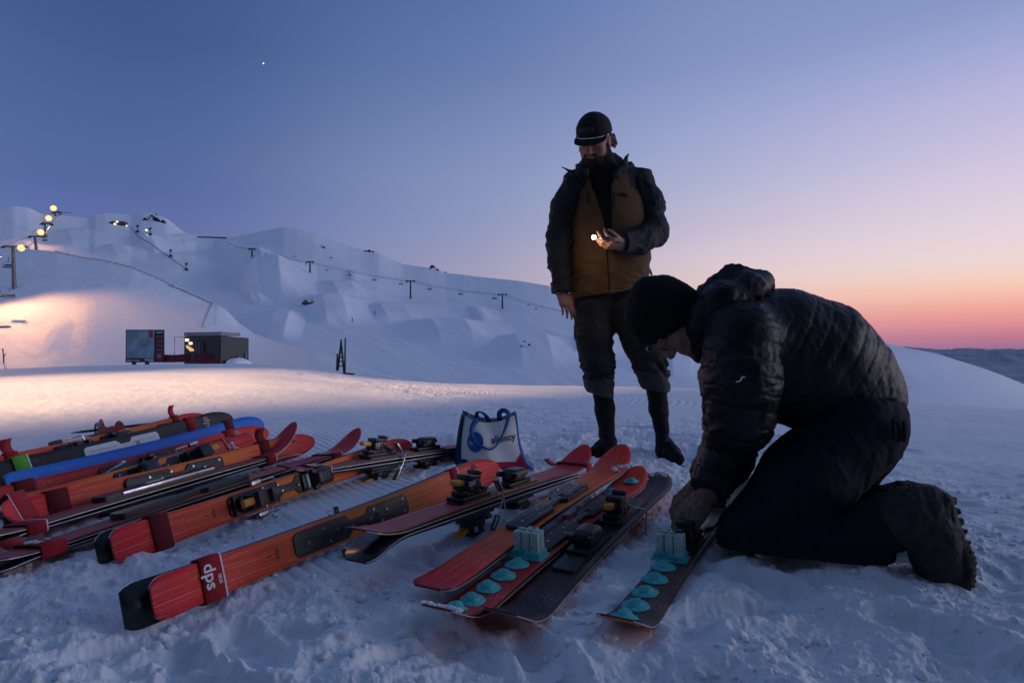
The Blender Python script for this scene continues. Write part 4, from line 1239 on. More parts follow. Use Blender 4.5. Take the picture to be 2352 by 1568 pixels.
# ---------------------------------------------------------------- the carrier bag
def build_bag():
    base = gnd(1140, 1074)
    k = base.y / F   # metres per picture pixel there
    root = empty("carrier_bag", base)
    tag(root, 'white carrier bag with blue handles and a round blue emblem, standing in the snow', 'bag')
    # front outline in picture pixels relative to (1140,1074)
    def tl(v):  # left edge x, right edge x, as functions of height fraction
        return (-92 + v * 12 - 4 * math.sin(v * 3), 84 - 42 * v ** .55 - 3 * math.sin(v * 5))
    H = 112
    def Pf(u, v):
        l, r = tl(v); xx = l + (r - l) * u
        top = H * v + v * (10 * (abs(u - .5) * 2) ** 2 - 9 * math.sin(u * math.pi)) - (1 - u) * 14 * (v - .5) * 0 + (1 - v) * 9 * (1 - u) 
        y = -.045 + .07 * v - .05 * math.sin(u * math.pi) * math.sin(v * math.pi * .85) + .022 * math.sin(u * 9 + v * 3) * (1 - abs(2 * u - 1)) * .6
        return Vector((xx * k, y, top * k))
    def Nf(u, v):
        e = .01
        a = Pf(min(u + e, 1), v) - Pf(max(u - e, 0), v); b = Pf(u, min(v + e, 1)) - Pf(u, max(v - e, 0))
        return a.cross(b).normalized()
    def Pb(u, v):
        p = Pf(u, v).copy(); p.y = .20 - .10 * v + .02 * math.sin(u * 5); p.z += .012 * v; return p
    nu, nv = 36, 28
    bm = bmesh.new()
    Fv = [[bm.verts.new(Pf(i / nu, j / nv)) for i in range(nu + 1)] for j in range(nv + 1)]
    Bv = [[bm.verts.new(Pb(i / nu, j / nv)) for i in range(nu + 1)] for j in range(nv + 1)]
    for j in range(nv):
        for i in range(nu):
            u = (i + .5) / nu; v = (j + .5) / nv
            mi = 0
            if v < .17 - .03 * math.sin(u * 3) and u > .42: mi = 2
            if u > .86 and v < .36 - (1 - u) * 1.4: mi = 2
            if u < .35 and v < .17 - u * .28: mi = 1
            if u > .975: mi = 3
            f = bm.faces.new((Fv[j][i], Fv[j][i + 1], Fv[j + 1][i + 1], Fv[j + 1][i])); f.material_index = mi; f.smooth = True
            f = bm.faces.new((Bv[j][i + 1], Bv[j][i], Bv[j + 1][i], Bv[j + 1][i + 1])); f.material_index = 0; f.smooth = True
    for i in range(nu): bm.faces.new((Fv[0][i + 1], Fv[0][i], Bv[0][i], Bv[0][i + 1])).material_index = 2
    me = bpy.data.meshes.new("bag_panel"); bm.to_mesh(me); bm.free()
    link_mesh("bag_panel", me, root, [MAT['bag_white'], MAT['navy_cloth'], MAT['bag_red'], MAT['bag_blue']])
    # side gussets, folded inwards
    for u, nm, mm in ((0, 'side_gusset', 'navy_cloth'), (1, 'side_gusset', 'bag_blue')):
        mb = MB(); A = []; Bm = []; Cc = []
        for j in range(13):
            v = j / 12; a = Pf(u, v); b = Pb(u, v); m_ = (a + b) / 2; m_.x += (.05 if u == 0 else -.03) * v - (.02 if u == 0 else -.012)
            A.append(a); Bm.append(m_); Cc.append(b)
        mb.quadstrip(A, Bm); mb.quadstrip(Bm, Cc)
        mb.build(nm, MAT[mm], root)
    # navy stripe along the left edge of the front
    mb = MB(); A = []; Bq = []
    for j in range(15):
        v = j / 14 * .99; off = Nf(.03, v) * .003
        A.append(Pf(.0, v) + off); Bq.append(Pf(.085 - .02 * v, v) + off)
    mb.quadstrip(A, Bq); o = mb.build("edge_stripe", MAT['navy_cloth'], root); o.modifiers.new("thickness", 'SOLIDIFY').thickness = .001
    # print on the front
    def uv_of(px, py):
        # solve (u,v) for a picture point
        X = (px - 1140); Z = (1074 - py); u, v = .5, .5
        for _ in range(40):
            p = Pf(u, v) / k
            l, r = tl(v)
            u = min(max(u + (X - p.x) / (r - l) * .7, 0), 1); v = min(max(v + (Z - p.z) / H * .7, 0), 1)
        return u, v
    mb = MB(); cx, cy, rx, ry = 1093, 1012, 18.5, 22
    c0 = mb.bm.verts.new(Pf(*uv_of(cx, cy)) + Nf(*uv_of(cx, cy)) * .003); rings = [[c0]]
    for q in (.35, .7, 1):
        ring = []
        for t in range(28):
            a = 2 * math.pi * t / 28; uv = uv_of(cx + rx * q * math.cos(a), cy - ry * q * math.sin(a)); ring.append(mb.bm.verts.new(Pf(*uv) + Nf(*uv) * .003))
        rings.append(ring)
    for t in range(28):
        mb.bm.faces.new((c0, rings[1][t], rings[1][(t + 1) % 28]))
        for q in (1, 2): mb.bm.faces.new((rings[q][t], rings[q + 1][t], rings[q + 1][(t + 1) % 28], rings[q][(t + 1) % 28]))
    mb.build("round_emblem", MAT['bag_blue'], root)
    def wrap_text(s, size, px, py, m, rot=0.0, off=.004, bold=0.0):
        me = text_verts_mesh(s, 1.0, extrude=0.0, bold=bold)
        for v in me.vertices:
            tx = v.co.x * size; ty = v.co.y * size
            qx = px + tx * math.cos(rot) - ty * math.sin(rot); qy = py - (tx * math.sin(rot) + ty * math.cos(rot))
            uv = uv_of(qx, qy); v.co = Pf(*uv) + Nf(*uv) * off
        me.materials.clear(); me.materials.append(m)
        o = bpy.data.objects.new("lettering", me); C.objects.link(o); o.parent = root
    wrap_text("aliancy", 21, 1156, 1005, MAT['navy_ink'], R(9), bold=.012)
    wrap_text("\u039bL", 10, 1084, 1015, MAT['ink_white'], R(-8), .005, bold=.01)
    wrap_text("-", 13, 1101, 1013, MAT['ink_white'], R(-4), .005, bold=.02)
    # handles: two flat ribbons
    def ribbon(pts, w=.022, name="handle"):
        mb = MB(); A = []; Bq = []
        n = len(pts)
        P = [Vector(p) for p in pts]
        # smooth
        Q = []
        for i in range(n - 1):
            p0 = P[max(i - 1, 0)]; p1 = P[i]; p2 = P[i + 1]; p3 = P[min(i + 2, n - 1)]
            for t in np.linspace(0, 1, 7)[:-1]:
                Q.append(.5 * ((2 * p1) + (p2 - p0) * t + (2 * p0 - 5 * p1 + 4 * p2 - p3) * t * t + (3 * p1 - p0 - 3 * p2 + p3) * t ** 3))
        Q.append(P[-1])
        for i, q in enumerate(Q):
            t = (Q[min(i + 1, len(Q) - 1)] - Q[max(i - 1, 0)]).normalized()
            b = t.cross(Vector((0.25, -1, .12))).normalized()
            tw = 1 - .65 * math.sin(i / len(Q) * 3.14) ** 2
            A.append(q + b * w * .5 * tw); Bq.append(q - b * w * .5 * tw)
        mb.quadstrip(A, Bq); o = mb.build(name, MAT['blue_cloth'], root); sm = o.modifiers.new("thickness", 'SOLIDIFY'); sm.thickness = .0025
    def fp(px, py, off=.012):
        uv = uv_of(px, py); return Pf(*uv) + Nf(*uv) * off
    def ap(px, py, y): return Vector(((px - 1140) * k, y, (1074 - py) * k))
    # rear handle: two loops standing above the rim
    ribbon([ap(1094, 968, .06), ap(1094, 952, .05), ap(1101, 948, .04), ap(1113, 955, .05), ap(1123, 972, .07)], .026)
    # front handle falls in front of the bag
    ribbon([ap(1148, 968, .05), ap(1147, 950, .03), ap(1157, 943, .02), ap(1168, 950, .0), ap(1166, 966, -.02), fp(1158, 990), fp(1147, 1010), fp(1137, 1022), fp(1126, 1028), fp(1114, 1024), fp(1098, 1015), fp(1089, 1002), fp(1086, 985), fp(1092, 970), ap(1099, 966, .0)], .026)


build_bag()


# ---------------------------------------------------------------- ski poles behind the last ski
def ski_pole(P, Q, label, basket='basket_red', green=False, bx=.06):
    root = empty("ski_pole", P); L = (Q - P).length
    root.matrix_world = ski_frame(P, Q, 90)
    tag(root, label, 'ski pole', 'ski poles lying behind the last ski')
    mb = MB(); mb.cyl((.05, 0, 0), (L - .1, 0, 0), .0065, .008, 10); mb.cyl((0, 0, 0), (.05, 0, 0), .002, .006, 8)
    mb.cyl((.62 * L, 0, 0), (.62 * L + .05, 0, 0), .012, .012, 10); mb.box((.62 * L + .02, 0, .014), (.03, .008, .012), bev=.002)
    mb.build("shaft", [MAT['pole_black']], root)
    mb = MB(); n = 16
    for k in range(n):
        a = 2 * math.pi * k / n; rr = .042 if k % 2 else .034
    mb.cyl((bx, 0, 0), (bx + .014, 0, 0), .058, .024, 14, bev=.002); mb.cyl((bx + .010, 0, 0), (bx + .035, 0, 0), .016, .010, 10)
    mb.build("basket", MAT[basket], root)
    if green:
        mb = MB(); mb.tube([(bx - .02 + .0 * a, .03 * math.cos(a), .035 * math.sin(a)) for a in np.linspace(0, 2 * math.pi, 17)[:-1]], .006, 6, closed=True)
        mb.build("basket_ring", MAT['basket_green'], root)
    mb = MB(); mb.cyl((L - .12, 0, 0), (L, 0, 0), .013, .016, 12, bev=.003)
    mb.tube([(L - .01, .0, .01), (L + .03, .03, .01), (L + .05, .05, -.01), (L + .02, .06, -.02), (L - .02, .02, -.01)], .005, 6)
    mb.build("grip", MAT['pole_black'], root)


ski_pole(gnd(163, 994, .075), gnd(505, 955, .09), 'black ski pole with a red and a pale green basket, farthest of the bundle', green=True, bx=.14)
ski_pole(gnd(196, 1002, .08), gnd(500, 958, .09), 'black ski pole with a small tilted red basket in the middle of the bundle', bx=.17)
ski_pole(gnd(182, 1018, .07), gnd(490, 962, .09), 'black ski pole whose red basket lies nearest the amber binding', bx=.12)
ski_pole(gnd(214, 1011, .07), gnd(495, 961, .09), 'black ski pole with a large red basket lying on the snow', bx=.10)
# ---------------------------------------------------------------- lift, hut, board, fences, rocks on the hill
MAT['grey_steel'] = mat("grey_steel", (0.16, 0.15, 0.15), 0.5, metal=0.5, noise=0.3, nscale=3)
MAT['dark_steel'] = mat("dark_steel", (0.035, 0.035, 0.04), 0.55, noise=0.2, nscale=3)
MAT['lamp'] = mat("lit_lamp", (1, 0.8, 0.5), 0.5, emit=(1.0, 0.43, 0.10), estr=1.7)
MAT['lamp_white'] = mat("lit_white_lamp", (1, 0.9, 0.7), 0.5, emit=(1.0, 0.80, 0.45), estr=1.6)
MAT['lamp_room'] = mat("lit_room_wall", (0.6, 0.4, 0.2), 0.6, emit=(0.95, 0.55, 0.22), estr=0.75)
MAT['net'] = mat("dark_net", (0.05, 0.05, 0.07), 0.9, noise=0.3, nscale=2)
MAT['red_net'] = mat("red_safety_net", (0.10, 0.007, 0.018), 0.85, noise=0.35, nscale=3)
MAT['hut_wall'] = mat("dark_green_cladding", (0.035, 0.048, 0.045), 0.6, noise=0.2, nscale=2)
MAT['hut_dark'] = mat("black_cladding", (0.012, 0.013, 0.015), 0.6, noise=0.3, nscale=2)
MAT['roof'] = mat("pale_roof_edge", (0.20, 0.20, 0.21), 0.6, noise=0.2, nscale=2)
MAT['board_blue'] = mat("map_panel", (0.16, 0.25, 0.33), 0.5, noise=0.5, nscale=0.8)
MAT['board_green'] = mat("map_green", (0.14, 0.24, 0.20), 0.6, noise=0.3, nscale=2)
MAT['board_red'] = mat("sign_red", (0.24, 0.03, 0.04), 0.6, noise=0.2)
MAT['board_dark'] = mat("sign_dark", (0.02, 0.018, 0.022), 0.6)
MAT['board_grey'] = mat("sign_grey", (0.3, 0.31, 0.33), 0.6)
MAT['rock'] = mat("dark_rock", (0.022, 0.024, 0.028), 0.9, noise=0.5, nscale=1, bump=0.6, bscale=2)
MAT['wood'] = mat("weathered_dark_wood", (0.030, 0.025, 0.026), 0.8, noise=0.4, nscale=6, bump=0.3, bscale=12)
MAT['cable'] = mat("lift_cable_steel", (0.05, 0.05, 0.055), 0.5)


def px_to(P0, px, py, Y=None):
    return at(px, py, P0.y if Y is None else Y)


def spot(name, P, tgt, watts, size, blend, col, radius=.3):
    l = bpy.data.lights.new(name, 'SPOT'); l.energy = watts; l.spot_size = R(size); l.spot_blend = blend; l.color = col; l.shadow_soft_size = radius
    o = bpy.data.objects.new(name, l); C.objects.link(o); o.location = P
    o.rotation_euler = (Vector(P) - Vector(tgt)).to_track_quat('Z', 'Y').to_euler()
    return o


def build_lift():
    LB, MBv = HB['left'], HB['main']
    tops = []
    spec = [  # base px, top px, arm half px, lamp px, label
        ((33, 662), (30, 566), 28, (51, 570), LB, 'lowest and largest chairlift tower with a glaring floodlight, at the left edge', (24, 574), 1.0),
        ((86, 592), (80, 543), 17, (96, 534), MBv, 'second chairlift tower up the slope with a glaring floodlight', None, .55),
        ((106, 545), (103, 513), 11, (114, 502), MBv, 'third chairlift tower up the slope with a glaring floodlight', None, .4),
        ((128, 497), (126, 487), 8, (125, 479), MBv, 'topmost floodlit chairlift tower on the left skyline', None, .35),
    ]
    for (bx, by), (tx, ty), arm, (lx, ly), bvh, lab, _, ls in spec:
        P = on_hill(bvh, bx, by); Y = P.y; k = Y / F
        T = at(tx, ty, Y)
        root = empty("lift_tower", P); tag(root, lab, 'lift tower', 'floodlit lift towers on the left slope')
        o = Vector(P)
        mb = MB(); mb.cyl((0, 0, -1), T - o, 5.0 * k * (arm / 28) ** .5, 3.4 * k * (arm / 28) ** .5, 12); mb.build("mast", MAT['grey_steel'], root)
        mb = MB(); mb.box(T - o + Vector((4 * k, 0, 0)), (arm * 2 * k, 3 * k, 3.2 * k), bev=.2 * k)
        for s in (-1, 1): mb.box(T - o + Vector((s * arm * k + 4 * k, 0, -2 * k)), (3.4 * k, 9 * k, 3 * k), bev=.2 * k)
        mb.build("crossarm", MAT['dark_steel'], root)
        mb = MB(); Lp = at(lx, ly, Y); mb.cyl(T - o + Vector(((lx - tx) * k * .8, 0, 0)), Lp - o, .9 * k * ls, .9 * k * ls, 6)
        mb.box(Lp - o + Vector((1.6 * k, .0, .8 * k)), (3 * k, 4 * k, 3 * k), bev=.3 * k); mb.build("lamp_bracket", MAT['dark_steel'], root)
        bm = bmesh.new(); bmesh.ops.create_uvsphere(bm, u_segments=20, v_segments=12, radius=7.6 * k * (.75 + .25 * ls))
        for f in bm.faces: f.smooth = True
        me = bpy.data.meshes.new("floodlight"); bm.to_mesh(me); bm.free()
        fl = link_mesh("floodlight", me, root, [MAT['lamp']]); fl.location = Lp - o + Vector((0, -3.5 * k, 0)); fl.visible_shadow = True
        tops.append((T, Lp, k, arm))
    # carrying cables
    for s in (-1, 1):
        pts = [at(-60 + 10 * s, 612, tops[0][0].y * .8)] + [t[0] + Vector((s * t[3] * t[2] + 4 * t[2], 0, .0)) for t in tops] + [at(165 + 4 * s, 489, tops[3][0].y * 1.02)]
        mb = MB(); mb.tube(pts, [max(.03, p.y / F * .45) for p in pts], 5)
        o = mb.build("lift_cable", MAT['cable'])
        tag(o, 'thin cable running up the floodlit lift towers, %s side' % ('left' if s < 0 else 'right'), 'cable')
    # chairs
    chairs = [(19, 606, 24, tops[0][0].y * 1.02), (50, 620, 24, tops[0][0].y * 1.1), (22, 676, 22, tops[0][0].y * .9), (2, 677, 16, tops[0][0].y * .8), (81, 582, 12, tops[1][0].y), (102, 549, 12, tops[1][0].y), (69, 588, 14, tops[1][0].y * .9), (118, 515, 9, tops[2][0].y), (97, 528, 8, tops[2][0].y), (137, 492, 7, tops[3][0].y)]
    names = ['beside the lowest tower, upper left of its mast', 'right of the lowest tower\'s mast', 'low beside the foot of the lowest tower', 'cut by the left edge of the picture', 'under the second floodlight', 'right above the second tower', 'between the lowest and the second tower', 'under the third floodlight', 'left of the third floodlight', 'by the topmost floodlight']
    for (px, py, w, Y), nm in zip(chairs, names):
        chair_lift(at(px, py, Y), w * Y / F, 'empty lift chair ' + nm, 'lift chairs on the floodlit line')
    # beams
    for i, (tgt, w_, sz, bl) in enumerate((((60, 830), 30000, 150, 1.0), ((210, 790), 76000, 105, 1.0), ((90, 810), 84000, 90, 1.0))):
        Lp = tops[i][1] + Vector((1.0, -9.0, 0.5))
        g = on_hill(LB, *tgt)
        l = spot("floodlight_beam", Lp, g, w_ * .72, sz, bl, (1.0, 0.46, 0.20), .5)
    return tops


def chair_lift(P, w, label, group, mat_='dark_steel'):
    root = empty("lift_chair", P); tag(root, label, 'lift chair', group)
    mb = MB(); mb.box((0, 0, -w * .32), (w, w * .3, w * .10), bev=w * .02); mb.build("seat", MAT[mat_], root)
    mb = MB(); mb.box((0, w * .15, -w * .10), (w * .96, w * .06, w * .16), bev=w * .02)
    mb.build("backrest", MAT[mat_], root)
    mb = MB(); r = w * .022
    mb.tube([(-w * .5, 0, -w * .3), (-w * .5, 0, .1 * w), (0, 0, w * .22), (w * .5, 0, .1 * w), (w * .5, 0, -w * .3)], r, 5); mb.tube([(0, 0, w * .22), (0, 0, w * .75)], r * 1.3, 5)
    mb.build("hanger", MAT[mat_], root)
    return root


def build_right_lift():
    B = HB['main']; pts = []
    for (bx, by, ty, arm, lab) in ((579, 590, 571, 8, 'smallest T shaped lift tower high on the snow slope'), (712, 626, 601, 9, 'T shaped lift tower right of the big snow ramps'), (943, 686, 645, 11, 'tallest T shaped lift tower in the middle of the snow slope'), (1154, 709, 676, 11, 'T shaped lift tower nearest the standing man')):
        P = on_hill(B, bx, by); k = P.y / F; T = at(bx, ty, P.y)
        root = empty("lift_tower", P); tag(root, lab, 'lift tower', 'unlit lift towers on the snow slope')
        mb = MB(); mb.cyl((0, 0, -1), T - P, 2.3 * k, 1.6 * k, 10); mb.build("mast", MAT['dark_steel'], root)
        mb = MB(); mb.box(T - P, (arm * 2 * k, 2 * k, 2.4 * k), bev=.2 * k)
        for s in (-1, 1): mb.box(T - P + Vector((s * arm * .8 * k, 0, -2 * k)), (3 * k, 5 * k, 2.6 * k), bev=.2 * k)
        mb.build("crossarm", MAT['dark_steel'], root)
        pts.append((T, k, arm))
    for s, nm in ((-1, 'near'), (1, 'far')):
        pp = [at(520, 556, pts[0][0].y * 1.1)] + [t[0] + Vector((s * t[1] * t[2] * .8, 0, -1.2 * t[1])) for t in pts] + [at(1330, 722, pts[3][0].y)]
        q = []
        for a, b in zip(pp[:-1], pp[1:]):
            for i in range(8):
                f = i / 8; c = a.lerp(b, f); c.z -= 1.2 * math.sin(math.pi * f); q.append(c)
        q.append(pp[-1])
        mb = MB(); mb.tube(q, [p.y / F * .28 for p in q], 4); o = mb.build("lift_cable", MAT['cable'])
        tag(o, 'thin cable of the unlit chairlift sagging across the slope, %s strand' % nm, 'cable')
    cz = [(610, 583, 5, 'just right of the smallest T tower'), (655, 594, 5, 'above the large snow ramp'), (676, 588, 5, 'left of the second T tower, upper'), (702, 606, 5, 'touching the second T tower'), (751, 619, 6, 'first right of the second T tower'), (803, 630, 8, 'second right of the second T tower'), (860, 641, 9, 'third right of the second T tower'), (921, 650, 10, 'left of the tallest T tower'), (987, 662, 10, 'first right of the tallest T tower'), (1058, 673, 11, 'midway between the two nearer T towers'), (1136, 683, 11, 'left of the nearest T tower'), (1214, 700, 6, 'first right of the nearest T tower'), (1231, 708, 6, 'second right of the nearest T tower')]
    for px, py, w, nm in cz:
        Y = np.interp(px, [579, 712, 943, 1154], [p[0].y for p in pts])
        chair_lift(at(px, py, float(Y)), w * Y / F, 'tiny empty lift chair ' + nm, 'lift chairs on the unlit line')


def fence(pts, bvh, h_px, label, n=26, m='net', posts=True):
    P = []
    pts = [Vector((p[0], p[1], 0)) for p in pts]
    tot = sum((b - a).length for a, b in zip(pts[:-1], pts[1:]))
    for i in range(n + 1):
        s = tot * i / n
        for a, b in zip(pts[:-1], pts[1:]):
            l = (b - a).length
            if s <= l + 1e-6: q = a.lerp(b, s / l if l else 0); break
            s -= l
        P.append(on_hill(bvh, q.x, q.y))
    root = empty("fence", P[0]); tag(root, label, 'fence')
    o = P[0]; mb = MB(); up = []
    for p in P: up.append(p - o + Vector((0, 0, h_px * p.y / F)))
    lo = [p - o + Vector((0, 0, .1)) for p in P]
    mb.quadstrip(lo, up); x = mb.build("net", MAT[m], root); x.modifiers.new("thickness", 'SOLIDIFY').thickness = .05
    if posts:
        for p, u in zip(P[::2], up[::2]):
            mb = MB(); mb.cyl(p - o - Vector((0, 0, .3)), u + Vector((0, 0, .25 * (u.z - p.z + o.z))), .5 * p.y / F, .5 * p.y / F, 6); mb.build("post", MAT['dark_steel'], root)


def rock(px, py, bvh, rocks, label, seed, dY=0):
    P = on_hill(bvh, px, py); k = P.y / F; rg = random.Random(seed)
    bm = bmesh.new()
    rocks = [(a + rg.uniform(-r, r), b + rg.uniform(-.6, .6) * r, r * rg.uniform(.35, .75)) for (a, b, r) in rocks for _ in range(3)]
    for (dx, dy, r) in rocks:
        rr = bmesh.ops.create_icosphere(bm, subdivisions=3, radius=r * k)
        n = rg.random() * 50
        co = np.array([v.co[:] for v in rr['verts']])
        nz = fbm3(co / (r * k) * 1.1 + n, seed, 3)
        for v, q in zip(rr['verts'], nz):
            v.co *= 1 + .55 * q; v.co.z *= .7
            v.co += Vector((dx * k, rg.uniform(-1, 1) * k * .1, -dy * k))
    me = bpy.data.meshes.new("rock_outcrop"); bm.to_mesh(me); bm.free()
    o = link_mesh("rock_outcrop", me, None, [MAT['rock']]); o.location = P + Vector((0, 0, -.3 * k))
    tag(o, label, 'rocks')


def build_hut():
    Y = 70.0; k = Y / F
    base = at(507, 833, Y)
    root = empty("hut", base); tag(root, 'small dark green hut with a lit window and a flat pale roof edge', 'hut')
    la = 3.0; rb = 82 * 64 * k * k / la
    dl = at(425, 833, Y + la) - base; dr = at(571, 833, Y + rb) - base; dl.z = dr.z = 0
    H = 62 * k
    def P(a, b, z): return dl * a + dr * b + Vector((0, 0, z))
    def quadbox(a0, a1, b0, b1, z0, z1, mb, mi=0, slope=0.0):
        c = [P(a, b, z) for z in (z0, z1) for a, b in ((a0, b0), (a1, b0), (a1, b1), (a0, b1))]
        if slope:
            for i in (4, 5, 6, 7): c[i].z -= slope * (b0 if i in (4, 5) else b1)
        vs = [mb.bm.verts.new(p) for p in c]
        for f in ((0, 1, 2, 3), (4, 7, 6, 5), (0, 4, 5, 1), (1, 5, 6, 2), (2, 6, 7, 3), (3, 7, 4, 0)):
            mb.bm.faces.new([vs[i] for i in f]).material_index = mi
    mb = MB(); quadbox(0, 1, 0, 1, -4, H, mb, 0, slope=4 * k); w = mb.build("wall", [MAT['hut_wall']], root, smooth=False)
    mb = MB(); quadbox(.02, 1.0, -.03, -.004, -.5, H * .98, mb); mb.build("front_cladding", [MAT['hut_dark']], root, smooth=False)
    mb = MB(); quadbox(-.05, .98, -.06, .62, H + .02, H + 9 * k, mb, 0, slope=3 * k); mb.build("roof", [MAT['roof']], root, smooth=False)
    mb = MB(); quadbox(.42, .95, -.05, -.034, H * .30, H * .78, mb); win = mb.build("window", [MAT['hut_dark']], root, smooth=False)
    def onwin(px, py): # point on the front wall under a picture pixel
        a = (507 - px) / 82.0; return P(a, -.06, (833 - py) * k * (1 + 0 * a))
    mb = MB()
    for (px, py, sx_, sz) in ((433.5, 780, 9, 6.5), (444, 788, 12, 6)):
        mb.box(onwin(px, py), (sx_ * k, .06, sz * k), bev=1.5 * k)
    mb.build("ceiling_lamp", [MAT['lamp_white']], win)
    mb = MB(); q = [onwin(432, 792), onwin(436, 793), onwin(450, 802), onwin(450, 806), onwin(443, 807), onwin(433, 798)]
    vs = [mb.bm.verts.new(p) for p in q]; mb.bm.faces.new(vs); x = mb.build("lit_counter", [MAT['lamp_room']], win, smooth=False); x.modifiers.new("thickness", 'SOLIDIFY').thickness = .05
    mb = MB()
    for px in (456, 462): mb.box(onwin(px, 797), (2.2 * k, .05, 24 * k))
    mb.build("window_bar", [MAT['roof']], win)
    mb = MB(); mb.box(P(-.02, .86, H * .22), (.12, .12, 16 * k)); mb.build("drain_pipe", [MAT['roof']], root)
    # doorway frame and step on its left
    f = empty("rail_frame", base); tag(f, 'thin metal frame standing left of the hut', 'frame')
    mb = MB()
    a, b, c = at(401, 826, Y - .5) - base, at(401, 774, Y - .5) - base, at(425, 774, Y - .5) - base
    mb.tube([a, b, c], .8 * k, 6); mb.build("pipe", [MAT['grey_steel']], f)
    # red netting
    def net(pts, label, h):
        r = empty("safety_net", base); tag(r, label, 'safety net')
        lo = [at(x, y, Y - dy) - base for x, y, dy, _ in pts]; hi = [at(x, y - hh, Y - dy) - base for x, y, dy, hh in pts]
        mb = MB(); mb.quadstrip(lo, hi); x = mb.build("net", [MAT['red_net']], r); x.modifiers.new("thickness", 'SOLIDIFY').thickness = .03
        for a_, b_ in zip(lo, hi): 
            mb = MB(); mb.cyl(a_, b_ + Vector((0, 0, .12)), .04, .04, 6); mb.build("post", [MAT['hut_dark']], r)
    net([(377, 832, 1.2, 18), (400, 832, 1.4, 17), (425, 831, 1.5, 18), (440, 832, 1.6, 19)], 'low dark red netting between the map board and the hut', 1)
    net([(446, 833, 1.7, 20), (470, 834, 1.8, 24), (490, 835, 1.9, 22), (506, 835, 2.0, 16)], 'taller red netting across the front of the hut', 1)
    net([(512, 835, 2.0, 6), (530, 833, 1.9, 12), (545, 833, 1.7, 16)], 'pink red netting half buried in snow at the hut\'s corner', 1)
    # snow drift at the corner
    bm = bmesh.new(); bmesh.ops.create_uvsphere(bm, u_segments=24, v_segments=14, radius=1)
    for v in bm.verts: v.co = Vector((v.co.x * 26 * k, v.co.y * 1.5, v.co.z * 15 * k * (1 - .25 * v.co.x)))
    for f_ in bm.faces: f_.smooth = True
    me = bpy.data.meshes.new("snow_drift"); bm.to_mesh(me); bm.free()
    o = link_mesh("snow_drift", me, None, [SNOW_H]); o.location = at(548, 836, Y - 1.2); tag(o, 'small snow drift heaped against the hut corner', 'snow', kind='structure')
    # map board
    Yb = Y - 1.5; kb = Yb / F; o0 = at(333, 833, Yb)
    root = empty("trail_map_board", o0); tag(root, 'large pale trail map board with a dark red striped side panel, left of the hut', 'board')
    def B(x, y, dy=0): return at(x, y, Yb + dy) - o0
    def panel(name, x0, y0, x1, y1, dy, m, th=.12):
        mb = MB(); c = (B(x0, y0, dy) + B(x1, y1, dy)) / 2; mb.box(c, (abs(x1 - x0) * kb, th, abs(y1 - y0) * kb)); return mb.build(name, [MAT[m]], root, smooth=False)
    panel("backing", 289.5, 757, 377, 832, .1, 'board_dark', .14)
    p = panel("map_panel", 291, 759, 354, 822, -.02, 'board_blue', .08)
    mb = MB()
    for (x0, y0, x1, y1, m) in ((297, 764, 318, 776, 0), (300, 776, 312, 784, 0), (322, 780, 340, 790, 0)):
        mb.box((B(x0, y0) + B(x1, y1)) / 2 + Vector((0, -.075, 0)), (abs(x1 - x0) * kb, .02, abs(y1 - y0) * kb), bev=.009)
    mb.build("printed_area", [MAT['board_green']], p)
    mb = MB(); mb.box((B(343, 759) + B(352, 776)) / 2 + Vector((0, -.08, 0)), (9 * kb, .02, 17 * kb), bev=.009); mb.build("red_emblem", [MAT['board_red']], p)
    mb = MB()
    for j in range(6): mb.box((B(358, 772 + 9.6 * j) + B(374, 776 + 9.6 * j)) / 2 + Vector((0, -.0, 0)), (14 * kb, .08, 4 * kb))
    mb.build("red_row", [MAT['board_red']], root)
    mb = MB(); mb.box((B(358, 761) + B(374, 765)) / 2, (14 * kb, .08, 3.4 * kb)); mb.box((B(362, 815) + B(369, 819)) / 2, (7 * kb, .08, 3.4 * kb)); mb.build("pale_row", [MAT['board_grey']], root)
    mb = MB()
    mb.box((B(333, 823) + B(353, 831)) / 2 + Vector((0, -.01, 0)), (20 * kb, .09, 7 * kb)); mb.box((B(292, 825) + B(302, 830)) / 2 + Vector((0, -.01, 0)), (10 * kb, .09, 4 * kb)); mb.box((B(305, 825) + B(321, 830)) / 2 + Vector((0, -.01, 0)), (15 * kb, .09, 3 * kb)); mb.build("lower_panel", [MAT['board_grey']], root)
    for x0 in (308, 338):
        mb = MB(); mb.box(B(x0, 834), (7 * kb, .3, 10 * kb), bev=.02); mb.build("leg", [MAT['board_dark']], root)
    # ski rack / sculpture of upright boards on the shelf
    Pk = gnd(783, 857, 0); Pk.y = max(min(Pk.y, 60), 10)
    Yk = 24.0; kk = Yk / F; o0 = at(785, 858, Yk)
    root = empty("ski_rack", o0); tag(root, 'dark wooden stand of upright boards alone on the snow', 'stand')
    def S(x, y, dy=0): return at(x, y, Yk + dy) - o0
    for nm, a, b, w in (("tall_board", (792, 857), (793, 776), 4.2), ("leaning_board", (776, 850), (784, 780), 4.6), ("leaning_board", (790, 856), (783, 779), 4.6), ("short_board", (774, 851), (775, 812), 4.8)):
        mb = MB(); A, Bq = S(*a, 0.1), S(*b, 0.0); d = Bq - A
        mb.box((A + Bq) / 2, (w * kk, .04, d.length), rot=d.to_track_quat('Z', 'Y').to_matrix(), bev=.012, taper=(.75, 1))
        mb.build(nm, [MAT['wood']], root)
    for j in range(5):
        mb = MB(); mb.box(S(784, 800 + 10 * j), ((8 + 2 * j) * kk, .05, 2.2 * kk), rot=Matrix.Rotation(R(18 if j % 2 else -18), 3, 'Y')); mb.build("cross_brace", [MAT['wood']], root)
